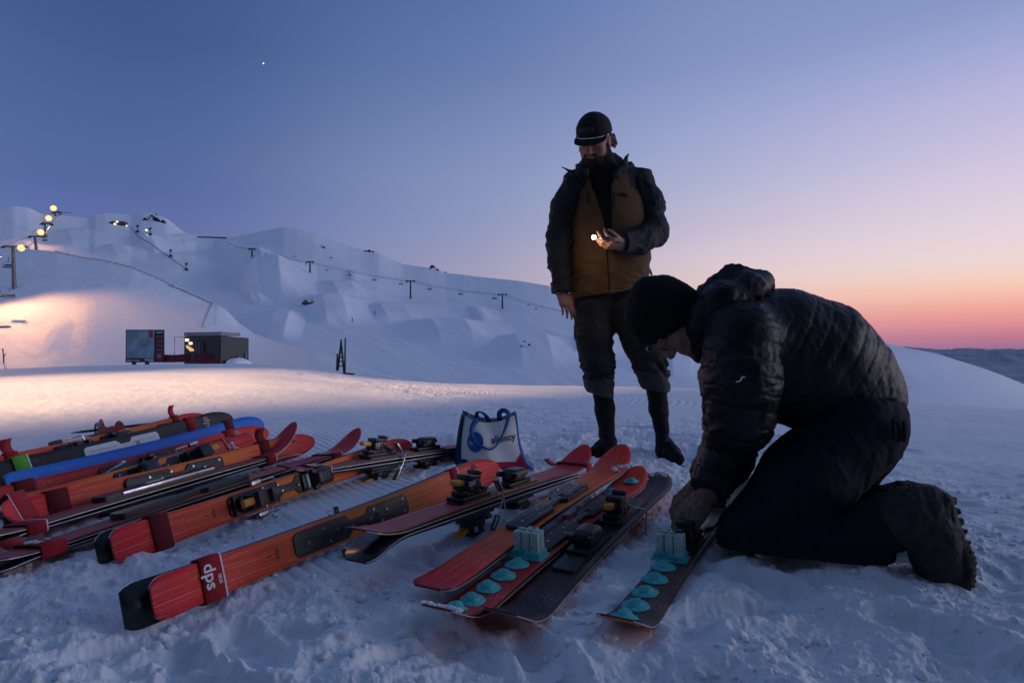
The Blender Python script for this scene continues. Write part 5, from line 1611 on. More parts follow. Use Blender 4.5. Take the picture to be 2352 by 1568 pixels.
    mb = MB(); mb.box(S(802, 858), (24 * kk, .35, 3 * kk), bev=.02, rot=Matrix.Rotation(R(5), 3, 'Y')); mb.build("foot_plank", [MAT['wood']], root)


def build_slope_things():
    L, B = HB['left'], HB['main']
    fence([(128, 578), (150, 584), (185, 592), (240, 600), (300, 614), (372, 645), (398, 657)], L, 2.2, 'long dark netting fence along the crest of the floodlit slope', 40)
    fence([(388, 657), (420, 668), (450, 682), (478, 695), (487, 698)], L, 3.0, 'short dark fence running down to the corner of the floodlit slope', 20)
    fence([(488, 699), (482, 708), (474, 728), (464, 752)], L, 2.4, 'dark fence dropping from the corner towards the hut', 14)
    fence([(300, 522), (318, 545), (345, 560), (380, 585), (410, 606), (425, 616)], B, 1.6, 'thin dark fence line between the upper runs', 24)
    fence([(454, 546), (520, 548)], B, 3.2, 'row of dark snow fence panels on the skyline saddle', 12, m='net')
    for px, py, nm in ((428, 621, 'at the foot of the thin fence line'), (316, 534, 'under the lit summit building'), (345, 540, 'beside the lit patch on the upper slope'), (392, 590, 'halfway down the thin fence line')):
        P = on_hill(B, px, py); k = P.y / F; root = empty("snow_gun", P); tag(root, 'small dark snow gun ' + nm, 'snow gun', 'snow guns along the upper runs')
        mb = MB(); mb.cyl((0, 0, -.5), (0, 0, 13 * k), 1 * k, .8 * k, 8); mb.build("pole", MAT['dark_steel'], root)
        mb = MB(); mb.cyl((-2 * k, 0, 14 * k), (3 * k, -2 * k, 16 * k), 2.4 * k, 2.0 * k, 10); mb.build("fan_drum", MAT['dark_steel'], root)
        mb = MB(); mb.box((0, 0, 2 * k), (7 * k, 5 * k, 5 * k), bev=k * .6); mb.build("base_box", MAT['dark_steel'], root)
    rock(352, 506, B, [(-16, -4, 6), (-6, -8, 5), (2, -10, 6), (8, -3, 8), (16, 2, 9), (22, 6, 7), (10, 8, 6), (-2, 4, 5), (-24, 0, 4)], 'dark rocks on the snowy summit at the left', 1)
    rock(741, 569, B, [(-6, 0, 4), (0, 2, 5), (5, -1, 4), (-2, -4, 3), (-22, -6, 2)], 'small dark rocks below the rounded snow summit', 2)
    rock(845, 575, B, [(-8, 0, 4), (-2, -2, 5), (5, -1, 4), (11, -1, 3)], 'small dark rocks on the ridge line in the middle', 3)
    rock(992, 606, B, [(-26, -1, 4), (-18, -1, 4), (-6, -2, 6), (2, -4, 6), (9, 1, 5), (15, 6, 6), (22, 12, 8), (29, 15, 6), (18, 18, 5)], 'largest dark rocky knob on the right part of the ridge', 4)
    rock(1202, 797, B, [(-10, 8, 4), (-2, 4, 5), (6, 0, 4), (10, -6, 4), (-4, -4, 3), (2, 10, 4), (4, -14, 3), (-12, 12, 3)], 'scattered dark stones on the near snow hollow', 5)
    rock(757, 592, B, [(-5, 1, 2), (0, 0, 2.4), (5, -1, 2)], 'flat dark stone on the slope under the rounded summit', 6)
    # grooming vehicle
    P = on_hill(B, 706, 699); k = P.y / F; root = empty("snow_groomer", P); tag(root, 'dark snow groomer parked on the ramp slope', 'snow groomer')
    mb = MB(); mb.box((0, 0, 2.4 * k), (24 * k, 9 * k, 5 * k), bev=1.4 * k); mb.build("track", MAT['dark_steel'], root)
    mb = MB(); mb.box((-4 * k, 0, 7.5 * k), (10 * k, 8 * k, 6 * k), bev=1.2 * k, taper=(.75, .8)); mb.build("cab", MAT['grey_steel'], root)
    mb = MB(); mb.box((13 * k, 0, 4 * k), (2 * k, 10 * k, 6 * k), bev=.4 * k); mb.build("blade", MAT['dark_steel'], root)
    mb = MB(); mb.cyl((9 * k, 0, 4 * k), (12 * k, 0, 15 * k), .7 * k, .5 * k, 6); mb.build("mast", MAT['dark_steel'], root)
    for px, py, nm in ((809, 739, 'lower left'), (861, 722, 'upper right')):
        P = on_hill(B, px, py); k = P.y / F; mb = MB(); mb.cyl((0, 0, -.4), (0, 0, 8 * k), 1.1 * k, .9 * k, 8); mb.box((0, 0, 8 * k), (2.6 * k, 1.4 * k, 2 * k), bev=.3 * k); o = mb.build("marker_post", MAT['dark_steel']); o.location = P
        tag(o, 'short dark marker post between the ramps, the %s one' % nm, 'post', 'marker posts on the jumps')
    # summit hut with lamps and a lit patch
    P = on_hill(B, 272, 516); k = P.y / F; root = empty("summit_building", P); tag(root, 'low dark summit building with three warm lamps', 'building')
    mb = MB(); mb.box((0, 0, 2.5 * k), (34 * k, 14 * k, 6 * k), bev=.4 * k); mb.box((-24 * k, 0, 1 * k), (18 * k, 10 * k, 3 * k), bev=.4 * k); mb.build("wall", [MAT['dark_steel']], root)
    mb = MB(); mb.box((2 * k, 0, 6 * k), (30 * k, 15 * k, 1.6 * k), bev=.3 * k); mb.build("roof", [MAT['roof']], root)
    for dx, dz, r in ((2, 5, 2.2), (-3, 0, 2.4), (24, -4, 1.6)):
        bm = bmesh.new(); bmesh.ops.create_uvsphere(bm, u_segments=12, v_segments=8, radius=r * k); me = bpy.data.meshes.new("lamp"); bm.to_mesh(me); bm.free()
        l = link_mesh("lamp", me, root, [MAT['lamp_white']]); l.location = (dx * k, -9 * k, dz * k)
    P = on_hill(B, 337, 536); k = P.y / F; root = empty("slope_lamp", P); tag(root, 'lone lamp post casting a warm patch on the upper slope', 'lamp')
    mb = MB(); mb.cyl((0, 0, -.5), (0, 0, 8 * k), .7 * k, .5 * k, 6); mb.build("pole", [MAT['dark_steel']], root)
    bm = bmesh.new(); bmesh.ops.create_uvsphere(bm, u_segments=12, v_segments=8, radius=2.4 * k); me = bpy.data.meshes.new("lamp"); bm.to_mesh(me); bm.free()
    l = link_mesh("lamp", me, root, [MAT['lamp_white']]); l.location = (0, -1.5 * k, 7 * k)
    spot("lamp_beam", P + Vector((0, -4 * k, 8 * k)), on_hill(B, 347, 544), 1500, 60, .8, (1, .72, .42), .2)
    # left edge things
    P = on_hill(L, 9, 834); k = P.y / F; root = empty("stake", P); tag(root, 'short forked stake in the snow at the left edge', 'stake')
    mb = MB(); mb.tube([(0, 0, -.2), (-1 * k, 0, 16 * k), (-3 * k, 0, 34 * k)], 1.2 * k, 6); mb.tube([(-1 * k, 0, 14 * k), (4 * k, 0, 22 * k)], 1.1 * k, 6); mb.build("stick", MAT['wood'], root)
    P = on_hill(L, 8, 752); k = P.y / F; root = empty("sign_board", P); tag(root, 'low blue grey board half buried at the left edge of the slope', 'board')
    mb = MB(); mb.box((0, 0, 1 * k), (34 * k, 2 * k, 6 * k), bev=.5 * k); mb.build("panel", MAT['board_blue'], root)
    mb = MB(); mb.cyl((-10 * k, 0, -2 * k), (-10 * k, 0, 1 * k), k, k, 6); mb.cyl((10 * k, 0, -2 * k), (10 * k, 0, 1 * k), k, k, 6); mb.build("leg", MAT['dark_steel'], root)
    # the evening star
    bm = bmesh.new(); bmesh.ops.create_icosphere(bm, subdivisions=2, radius=9.5); me = bpy.data.meshes.new("star"); bm.to_mesh(me); bm.free()
    o = link_mesh("star", me, None, [mat("starlight", (1, 1, 1), emit=(.95, .95, 1), estr=1.3)]); o.location = at(605, 146, 9000); tag(o, 'single bright star in the blue sky', 'star', kind='structure')


TOPS = build_lift()
build_right_lift()
build_hut()
build_slope_things()
# unseen building added behind the camera to shade the shelf from the eastern sky
def build_shade_building():
    root = empty("shade_building", (-5, -7, -1.5)); tag(root, 'long dark building added unseen behind the camera to shade the shelf', 'building')
    mb = MB(); mb.box((0, -5, 4.5), (46, 10, 12), bev=.1); mb.build("wall", [MAT['hut_wall']], root, smooth=False)
    mb = MB(); mb.box((0, -5, 10.8), (48, 12, .6), bev=.1); mb.build("roof", [MAT['roof']], root, smooth=False)
    for j in range(9):
        mb = MB(); mb.box((-20 + 5 * j, .04, 4.0), (3.4, .12, 1.8), bev=.03); mb.build("window", [MAT['hut_dark']], root, smooth=False)


build_shade_building()
_p = Vector((-15.4, -6.2, 5.4))
spot("unseen_floodlight", _p, Vector((-4.9, 5.7, 0.25)), 54000, 20, 1.0, (1.0, 0.60, 0.33), .25)  # unseen floodlight, inferred from the warm pool of light on the left snow
# ---------------------------------------------------------------- people: smooth implicit bodies turned into meshes
class SDF:
    def __init__(self): self.p = []

    def cap(self, a, b, ra, rb=None, k=.02, ky=1.0, op='u'):
        self.p.append(('c', np.array(a, np.float32), np.array(b, np.float32), ra, ra if rb is None else rb, k, ky, op)); return self

    def chain(self, pts, k=.02, ky=1.0):
        for (a, ra), (b, rb) in zip(pts[:-1], pts[1:]): self.cap(a, b, ra, rb, k, ky)
        return self

    def ell(self, c, r, rot=None, k=.02, op='u'):
        self.p.append(('e', np.array(c, np.float32), np.array(r, np.float32), np.array(rot if rot is not None else Matrix.Identity(3), np.float32), k, op)); return self

    def box(self, c, h, rot=None, rnd=.005, k=.01, op='u'):
        self.p.append(('b', np.array(c, np.float32), np.array(h, np.float32), np.array(rot if rot is not None else Matrix.Identity(3), np.float32), rnd, k, op)); return self

    def fn(self, f, k=0.0, op='s'):
        self.p.append(('f', f, k, op)); return self

    def __call__(self, P):
        d = np.full(len(P), 10.0, np.float32)
        for q in self.p:
            if q[0] == 'c':
                _, a, b, ra, rb, k, ky, op = q
                p = P - a; ba = b - a
                if ky != 1.0:
                    t0 = np.clip((p @ ba) / max(float(ba @ ba), 1e-9), 0, 1)
                    w = p - t0[:, None] * ba; w[:, 1] /= ky
                    e = (np.sqrt((w * w).sum(1)) - (ra + (rb - ra) * t0)) * min(1.0, ky ** .5)
                else:
                    t0 = np.clip((p @ ba) / max(float(ba @ ba), 1e-9), 0, 1)
                    w = p - t0[:, None] * ba
                    e = np.sqrt((w * w).sum(1)) - (ra + (rb - ra) * t0)
            elif q[0] == 'e':
                _, c, r, rot, k, op = q
                l = (P - c) @ rot
                k0 = np.sqrt(((l / r) ** 2).sum(1)); k1 = np.sqrt(((l / (r * r)) ** 2).sum(1)) + 1e-6
                e = k0 * (k0 - 1) / k1
            elif q[0] == 'b':
                _, c, h, rot, rnd, k, op = q
                l = np.abs((P - c) @ rot) - (h - rnd)
                e = np.sqrt((np.maximum(l, 0) ** 2).sum(1)) + np.minimum(l.max(1), 0) - rnd
            else:
                _, f, k, op = q; e = f(P)
            if op == 'u':
                if k > 0:
                    hh = np.clip(.5 + .5 * (d - e) / k, 0, 1); d = d + (e - d) * hh - k * hh * (1 - hh)
                else: d = np.minimum(d, e)
            elif op == 's':
                if k > 0:
                    hh = np.clip(.5 - .5 * (d + e) / k, 0, 1); d = d + (-e - d) * hh + k * hh * (1 - hh)
                else: d = np.maximum(d, -e)
            elif op == 'i': d = np.maximum(d, e)
        return d


def polygonize(f, lo, hi, h):
    lo = np.array(lo, np.float32); hi = np.array(hi, np.float32); B = 8
    n = np.ceil((hi - lo) / h / B).astype(int) * B
    nb = n // B
    bc = np.stack(np.meshgrid(*[(np.arange(k) + .5) * B * h for k in nb], indexing='ij'), -1).reshape(-1, 3).astype(np.float32) + lo
    db = np.concatenate([f(bc[i:i + 200000]) for i in range(0, len(bc), 200000)])
    G = np.empty(tuple(n), np.float32)
    Gb = G.reshape(nb[0], B, nb[1], B, nb[2], B)
    Gb[:] = db.reshape(nb)[:, None, :, None, :, None]
    act = np.argwhere(np.abs(db.reshape(nb)) < B * h * 0.87 * 1.35 + .012)
    off = np.stack(np.meshgrid(*[np.arange(B)] * 3, indexing='ij'), -1).reshape(-1, 3).astype(np.float32) * h
    for i in range(0, len(act), 400):
        a = act[i:i + 400]
        P = (a[:, None, :] * (B * h) + off[None]).reshape(-1, 3).astype(np.float32) + lo
        v = f(P).reshape(len(a), B, B, B)
        Gb[a[:, 0], :, a[:, 1], :, a[:, 2], :] = v
    S = G < 0
    c = S[:-1, :-1, :-1].astype(np.uint8)
    for dx, dy, dz in ((1, 0, 0), (0, 1, 0), (1, 1, 0), (0, 0, 1), (1, 0, 1), (0, 1, 1), (1, 1, 1)):
        c = c + S[dx:n[0] - 1 + dx, dy:n[1] - 1 + dy, dz:n[2] - 1 + dz]
    cell = np.argwhere((c > 0) & (c < 8))
    idx = np.full(tuple(n - 1), -1, np.int32); idx[cell[:, 0], cell[:, 1], cell[:, 2]] = np.arange(len(cell))
    acc = np.zeros((len(cell), 3), np.float32); cnt = np.zeros(len(cell), np.float32)
    cor = [(0, 0, 0), (1, 0, 0), (0, 1, 0), (1, 1, 0), (0, 0, 1), (1, 0, 1), (0, 1, 1), (1, 1, 1)]
    val = [G[cell[:, 0] + x, cell[:, 1] + y, cell[:, 2] + z] for x, y, z in cor]
    for i in range(8):
        for j in range(i + 1, 8):
            if sum(abs(cor[i][q] - cor[j][q]) for q in range(3)) != 1: continue
            a, b = val[i], val[j]; m = (a < 0) != (b < 0)
            t = np.where(m, a / np.where(m, a - b, 1), 0)
            for q in range(3): acc[:, q] += np.where(m, cor[i][q] + t * (cor[j][q] - cor[i][q]), 0)
            cnt += m
    V = (cell + acc / cnt[:, None]) * h + lo
    Q = []
    for ax in range(3):
        o1, o2 = [(1, 2), (2, 0), (0, 1)][ax]
        sl = [slice(None)] * 3; sl2 = [slice(None)] * 3; sl[ax] = slice(0, -1); sl2[ax] = slice(1, None)
        A, Bq = S[tuple(sl)], S[tuple(sl2)]
        e = np.argwhere(A != Bq)
        ok = (e[:, o1] > 0) & (e[:, o2] > 0) & (e[:, o1] < n[o1] - 1) & (e[:, o2] < n[o2] - 1) & (e[:, ax] < n[ax] - 1)
        e = e[ok]; ins = A[e[:, 0], e[:, 1], e[:, 2]]
        def g(d1, d2):
            q = e.copy(); q[:, o1] -= d1; q[:, o2] -= d2; return idx[q[:, 0], q[:, 1], q[:, 2]]
        quad = np.stack([g(1, 1), g(0, 1), g(0, 0), g(1, 0)], 1)
        quad[~ins] = quad[~ins][:, ::-1]
        Q.append(quad)
    Q = np.concatenate(Q); Q = Q[(Q >= 0).all(1)]
    return V, Q


def relax(V, Q, it=2, lam=.5):
    E = np.concatenate([Q[:, [0, 1]], Q[:, [1, 2]], Q[:, [2, 3]], Q[:, [3, 0]]])
    for _ in range(it):
        s = np.zeros_like(V); c = np.zeros(len(V), np.float32)
        for a, b in ((0, 1), (1, 0)):
            for q in range(3): s[:, q] += np.bincount(E[:, a], V[E[:, b], q], len(V))
            c += np.bincount(E[:, a], minlength=len(V))
        V = V + lam * (s / np.maximum(c, 1)[:, None] - V)
    return V


def vnormals(V, Q):
    n = np.cross(V[Q[:, 2]] - V[Q[:, 0]], V[Q[:, 3]] - V[Q[:, 1]])
    N = np.zeros_like(V)
    for k in range(4):
        for q in range(3): N[:, q] += np.bincount(Q[:, k], n[:, q], len(V))
    return N / (np.linalg.norm(N, axis=1, keepdims=True) + 1e-9)


def sdf_mesh(name, f, lo, hi, h, mats, parent, disp=None, smooth_it=1, matfn=None, origin=None):
    V, Q = polygonize(f, lo, hi, h)
    V = relax(V, Q, smooth_it)
    if disp is not None:
        N = vnormals(V, Q); V = V + N * disp(V)[:, None]
    o0 = np.array(origin if origin is not None else (0, 0, 0))
    me = np_mesh(name, V - o0, Q)
    o = link_mesh(name, me, None, mats)
    if parent: o.parent = parent
    if matfn is not None:
        c = V[Q].mean(1); me.polygons.foreach_set("material_index", matfn(c).astype(np.int32))
    return o


def folds(V, f=(9, 9, 22), amp=.006, seed=1, sharp=1.0, warp=.05):
    p = V * np.array(f, np.float32)
    w = np.stack([fbm3(V * 6, seed + 1, 2), fbm3(V * 6 + 9, seed + 2, 2), fbm3(V * 6 + 5, seed + 3, 2)], -1)
    n = fbm3(p + w * warp * np.array(f), seed, 3)
    return amp * ((.45 - np.abs(n) * 2.2) * sharp + n * .5)


def pose(fx, up):
    """head or hand frame: columns are right, forward, up"""
    f = Vector(fx).normalized(); u = Vector(up); u = (u - f * u.dot(f)).normalized(); r = f.cross(u).normalized()
    return np.array(Matrix((r, f, u)).transposed(), np.float32)


def head_sdf(S, c, Rm, s=1.0, ear=True):
    """c: head centre, Rm: frame, sizes for a head 0.235 m tall"""
    c = np.array(c, np.float32)
    def L(x, y, z): return c + Rm @ (np.array((x, y, z), np.float32) * s)
    def e(p, r, k=.012, op='u', rot=None): S.ell(L(*p), np.array(r) * s, Rm if rot is None else Rm @ rot, k * s, op)
    e((0, -.012, .035), (.075, .092, .085), 0)             # skull
    e((0, .028, -.020), (.062, .066, .085), .03)           # face
    S.cap(L(-.040, .030, -.070), L(.040, .030, -.070), .026 * s, .026 * s, .03 * s)
    S.cap(L(0, .064, -.092), L(0, .058, -.100), .024 * s, .022 * s, .02 * s)   # chin
    e((-.033, .074, .022), (.022, .014, .009), .012); e((.033, .074, .022), (.022, .014, .009), .012)   # brow
    for sx_ in (-1, 1):
        e((sx_ * .032, .098, -.001), (.017, .016, .013), .010, 's')           # eye socket
        e((sx_ * .031, .0745, .000), (.0135, .013, .012), .002)               # eye ball
        S.cap(L(sx_ * .018, .084, .006), L(sx_ * .044, .076, .004), .0045 * s, .004 * s, .004 * s)
        e((sx_ * .046, .060, -.030), (.021, .018, .020), .022)                # cheek
        if ear:
            e((sx_ * .076, -.006, -.010), (.009, .019, .031), .006)
            e((sx_ * .083, .000, -.008), (.006, .010, .018), .004, 's')
            e((sx_ * .076, -.002, -.036), (.007, .009, .010), .006)
    S.cap(L(0, .088, .012), L(0, .108, -.032), .0085 * s, .0125 * s, .012 * s)   # nose
    e((0, .105, -.036), (.0115, .012, .010), .008)
    for sx_ in (-1, 1): e((sx_ * .0125, .096, -.038), (.0085, .011, .008), .006)
    S.cap(L(-.019, .084, -.062), L(.019, .084, -.062), .0068 * s, .0068 * s, .006 * s)   # lips
    S.cap(L(-.016, .083, -.072), L(.016, .083, -.072), .0080 * s, .0080 * s, .006 * s)
    S.cap(L(-.024, .0975, -.0668), L(.024, .0975, -.0668), .0028 * s, .0028 * s, .004 * s, op='s')
    return L


def hand_sdf(S, wrist, Rm, s=1.0, curl=(.5, .5, .6, .7), spread=.06, thumb=(.7, .5, .4), side=1, k=.006):
    """Rm columns: across the knuckles towards the thumb, along the fingers, out of the back of the hand"""
    w = np.array(wrist, np.float32)
    def L(x, y, z): return w + Rm @ (np.array((x, y, z), np.float32) * s)
    S.cap(L(0, -.03, 0), L(0, .015, 0), .025 * s, .026 * s, .02)
    base = [(.032, .092, .000), (.011, .096, .004), (-.010, .092, .003), (-.030, .084, -.002)]
    for b in base: S.cap(L(b[0] * .55, .02, -.002), L(*b), .0175 * s, .0125 * s, .012)
    S.cap(L(.012, .03, -.012), L(.030, .058, -.016), .017 * s, .013 * s, .015)
    lens = [(.043, .026, .022), (.048, .030, .023), (.044, .028, .022), (.034, .021, .020)]
    rad = [.0092, .0095, .0090, .0080]
    for i, b in enumerate(base):
        p = np.array(b, np.float32); a = 0.0; sp = (1.5 - i) * spread
        for j, l in enumerate(lens[i]):
            a += curl[i] * (.75, 1.0, .7)[j]
            d = np.array((math.sin(sp) * math.cos(a), math.cos(sp) * math.cos(a), -math.sin(a)), np.float32)
            q = p + d * l
            S.cap(L(*p), L(*q), rad[i] * s * (1 - .09 * j), rad[i] * s * (.93 - .10 * j), k * (1.3 if j == 0 else .6))
            p = q
    p = np.array((.026, .022, -.008), np.float32)
    a0, a1, a2 = thumb
    dirs = [np.array((math.sin(a0), math.cos(a0), -.35)), np.array((math.sin(a0 - a1 * .4), math.cos(a0 - a1 * .4), -.35 - a1 * .4)), np.array((math.sin(a0 - a1), math.cos(a0 - a1), -.35 - a2))]
    for d, l, r0, r1 in zip(dirs, (.044, .034, .028), (.0145, .0112, .0102), (.0115, .0104, .0082)):
        d = (d / np.linalg.norm(d)).astype(np.float32); q = p + d * l
        S.cap(L(*p), L(*q), r0 * s, r1 * s, k); p = q
    return L


def fabric(name, col, rough=.85, bs=500, b=.35, noise=.2, ns=14, sheen=.0, spec=.3):
    m = mat(name, col, rough, spec=spec, noise=noise, nscale=ns, bump=b, bscale=bs, sheen=sheen)
    return m


SKIN = mat("skin", (0.34, 0.18, 0.13), 0.6, spec=.35, noise=.12, nscale=45, bump=.15, bscale=300)
EYE = mat("eye", (0.05, 0.04, 0.04), 0.2)
HAIR = mat("brown_hair", (0.055, 0.032, 0.020), 0.7, noise=.5, nscale=120, bump=.5, bscale=300)
BEARD = mat("brown_beard", (0.045, 0.026, 0.018), 0.8, noise=.5, nscale=160, bump=.6, bscale=350)
BLACKF = fabric("black_fabric", (0.010, 0.010, 0.011))
CAPF = fabric("black_cap_cotton", (0.011, 0.011, 0.013), bs=700)
MUST = fabric("mustard_shell_fabric", (0.108, 0.054, 0.018), .7, noise=.25, ns=8)
SLATE = fabric("slate_shell_fabric", (0.017, 0.019, 0.024), .7, noise=.25, ns=8)
TROU = fabric("grey_trouser_fabric", (0.028, 0.026, 0.026), .85, noise=.25, ns=10)
CUFF = fabric("grey_trouser_lining", (0.06, 0.058, 0.06), .85, noise=.2, ns=10)
SOCK = fabric("plum_sock", (0.022, 0.014, 0.030))
SHOE = mat("black_shoe", (0.006, 0.006, 0.007), .8, spec=.2, noise=.3, nscale=60, bump=.2)
PUFF = mat("navy_black_quilted_shell", (0.0065, 0.007, 0.009), .5, spec=.3, noise=.3, nscale=18, bump=.25, bscale=60)
DENIM = fabric("dark_navy_trousers", (0.007, 0.009, 0.017), .9, noise=.3, ns=14)
WOOL = fabric("black_wool", (0.008, 0.008, 0.009), .95, bs=260, b=.7, noise=.3, ns=120)
BOOT = mat("worn_dark_boot_leather", (0.020, 0.017, 0.015), .75, noise=.6, nscale=40, bump=.5, bscale=70)
SOLE = mat("dark_boot_sole", (0.016, 0.015, 0.015), .85, noise=.5, nscale=60, bump=.5, bscale=90)
GLOVE = mat("brown_work_glove", (0.15, 0.10, 0.072), .85, noise=.35, nscale=50, bump=.4, bscale=160)
SHEATH = mat("worn_trouser_hem", (0.05, 0.05, 0.055), .9, noise=.3, nscale=60)


def build_standing():
    D = gnd(1470, 1056).y; k = D / F
    def P(px, py, dy=0.0): return np.array(at(px, py, D + dy), np.float32)
    base = gnd(1465, 1062)
    # ---- body
    S = SDF()
    hc = P(1366, 322, -.02)
    Rh = pose((-.42, -.76, -.50), (-.17, -.50, .86))
    L = head_sdf(S, hc, Rh, 1.0)
    S.cap(P(1380, 352, .03), P(1388, 400, .05), .056, .065, .02)
    S.chain([(P(1392, 430, .03), .12), (P(1396, 560, .03), .13), (P(1400, 660, .03), .13)], .05, .7)
    S.cap(P(1330, 425, .03), P(1465, 412, .03), .06, .06, .04)
    S.chain([(P(1316, 430, .03), .05), (P(1282, 545, .03), .042), (P(1290, 672, -.03), .027)], .03)
    S.chain([(P(1480, 425, .03), .05), (P(1506, 538, -.01), .042), (P(1430, 560, -.23), .028)], .03)
    S.chain([(P(1360, 690, .03), .08), (P(1376, 800, .0), .055), (P(1382, 860, .01), .042), (P(1390, 945, .03), .034), (P(1400, 1020, .06), .022)], .04)
    S.chain([(P(1442, 690, .03), .08), (P(1488, 800, -.02), .055), (P(1506, 860, .01), .042), (P(1513, 945, .03), .034), (P(1521, 1020, .05), .022)], .04)
    # hanging hand: fingers down and to the right, back of the hand to the camera
    Rw = pose((.34, -.30, -.88), (.30, -.88, -.30)); Rl = np.stack([Rw[:, 0] * -1, Rw[:, 1], Rw[:, 2]], 1)
    if Rl[0, 0] < 0: Rl[:, 0] *= -1
    hand_sdf(S, P(1288, 668, -.04), Rl, .84, curl=(.34, .42, .48, .52), spread=.03, thumb=(.72, .45, .25))
    # hand with the phone: fingers to the left, thumb on top
    Rf = pose((-.74, -.66, -.06), (.30, -.42, -.86))
    Rr = np.stack([np.cross(Rf[:, 1], Rf[:, 2]), Rf[:, 1], Rf[:, 2]], 1)
    if Rr[2, 0] < 0: Rr[:, 0] *= -1
    hand_sdf(S, P(1426, 562, -.24), Rr, .92, curl=(.80, .62, .58, .60), spread=.05, thumb=(.35, .35, .35))
    lo = P(1240, 1080, -.42); hi = P(1560, 250, .24)
    body = sdf_mesh("person", S, (lo[0], lo[1], base.z - .02), (hi[0], hi[1], hi[2]), .004, [SKIN], None, smooth_it=1, origin=np.array(base))
    body.location = base
    tag(body, 'standing person in a dark cap and mustard jacket, holding a lit phone', 'person')
    inv = base
    def child(o): o.parent = body; o.matrix_parent_inverse = Matrix.Translation(-Vector(base)); return o
    # ---- eyes (dark irises)
    mb = MB()
    for sx_ in (-1, 1):
        q = Vector(L(sx_ * .031, .0868, -.0035)); mb.cyl(q, q + Vector(Rh[:, 1]) * .0016, .0062, .0055, 10)
    child(mb.build("eyes", EYE))
    # ---- beard and hair
    Bd = SDF()
    def e(p, r, kk=.012, op='u'): Bd.ell(L(*p), r, Rh, kk, op)
    Bd.cap(L(-.050, .030, -.066), L(-.030, .060, -.098), .019, .018, .01); Bd.cap(L(.050, .030, -.066), L(.030, .060, -.098), .019, .018, .01)
    Bd.cap(L(-.030, .060, -.098), L(.030, .060, -.098), .031, .031, .02); Bd.cap(L(-.018, .085, -.083), L(.018, .085, -.083), .0125, .0125, .01); Bd.cap(L(0, .068, -.10), L(0, .058, -.126), .026, .017, .02)
    Bd.cap(L(-.024, .084, -.053), L(.024, .084, -.053), .0062, .0062, .006)
    for sx_ in (-1, 1): Bd.cap(L(sx_ * .027, .080, -.056), L(sx_ * .028, .074, -.090), .008, .011, .008); Bd.cap(L(sx_ * .060, .0, -.01), L(sx_ * .054, .026, -.066), .010, .016, .01)
    child(sdf_mesh("beard", Bd, hc - .17, hc + .17, .003, [BEARD], None, disp=lambda V: .0045 * fbm3(V * 190, 4, 2) + .004 * fbm3(V * 60, 5, 2)))
    Hr = SDF()
    for sx_ in (-1, 1):
        Hr.cap(L(sx_ * .072, -.02, .02), L(sx_ * .075, -.045, -.035), .014, .012, .01)
        for j in range(5): Hr.cap(L(sx_ * .074, -.03 - .012 * j, .0), L(sx_ * (.084 + .006 * (j % 3)), -.03 - .014 * j, -.05 - .008 * (j % 2)), .010, .003, .006)
    Hr.ell(L(0, -.075, -.02), (.062, .035, .05), Rh, .02)
    child(sdf_mesh("hair", Hr, hc - .2, hc + .2, .003, [HAIR], None, disp=lambda V: .006 * fbm3(V * 150, 6, 2)))
    # ---- cap
    Cp = SDF()
    Cp.ell(L(0, -.010, .040), (.088, .104, .096), Rh, 0)
    Cp.ell(L(0, .012, .052), (.080, .088, .086), Rh, .02); Cp.box(L(0, .0, .055), (.068, .080, .050), Rh, .045, .02)
    n_ = Rh[:, 2]; f_ = Rh[:, 1]
    p0 = L(0, 0, .030)
    Cp.fn(lambda Q: ((Q - p0) @ (n_ + f_ * .06)) * 1.0, op='s') if False else None
    Cp.fn(lambda Q: -((Q - p0) @ n_ - .18 * np.minimum((Q - p0) @ f_, 0) * 0 + .0), op='i')
    Cp.fn(lambda Q: -SDFcap_inner(Q), op='s') if False else None
    br = SDF()
    def brim(Q):
        l = (Q - L(0, .060, .040)) @ Rh
        x, y, z = l[:, 0], l[:, 1], l[:, 2]
        curve = -.012 * (x / .08) ** 2 - .36 * np.maximum(y, -.03) - .004
        q = np.sqrt((x / .086) ** 2 + (np.where(y > 0, y / .076, y / .10)) ** 2)
        return np.maximum((q - 1) * .07, np.abs(z - curve) - .0035)
    Cp.fn(brim, k=.004, op='u')
    child(sdf_mesh("cap", Cp, hc - .22, hc + .22, .0032, [CAPF], None, disp=lambda V: .0012 * fbm3(V * 40, 7, 2)))
    pts = []
    for a in np.linspace(-1.28, 1.28, 25):
        x = .088 * math.sin(a); y = -.010 + .106 * math.cos(a)
        pts.append(L(x * 1.01, y * 1.0 + .004, .034 - .003 * math.sin(a) ** 2))
    mb = MB(); mb.tube(pts, .0032, 6); child(mb.build("cap_piping", MAT['ink_white']))
    mb = MB(); A = [L(x, math.sqrt(max(0, 1 - (x / .09) ** 2 - .05)) * .102 - .004, .064) for x in np.linspace(-.034, .034, 9)]; Bq = [L(x, math.sqrt(max(0, 1 - (x / .09) ** 2 - .17)) * .104 - .004, .088) for x in np.linspace(-.034, .034, 9)]
    mb.quadstrip([Vector(a) + Vector(f_) * .004 for a in A], [Vector(b) + Vector(f_) * .005 for b in Bq])
    o = child(mb.build("cap_patch", mat("dark_patch", (.03, .028, .03), .8, noise=.6, nscale=260))); o.modifiers.new("thickness", 'SOLIDIFY').thickness = .002
    # ---- neck gaiter and black base layer
    G = SDF(); G.cap(P(1376, 366, .02), P(1384, 415, .03), .078, .092, .03, .95); G.chain([(P(1388, 420, .02), .10), (P(1396, 520, .0), .150), (P(1398, 600, .0), .155)], .05, .68)
    G.fn(lambda Q: -((Q - L(0, .05, -.116)) @ np.array((-.05, .35, -.93), np.float32)), op='i') if False else None
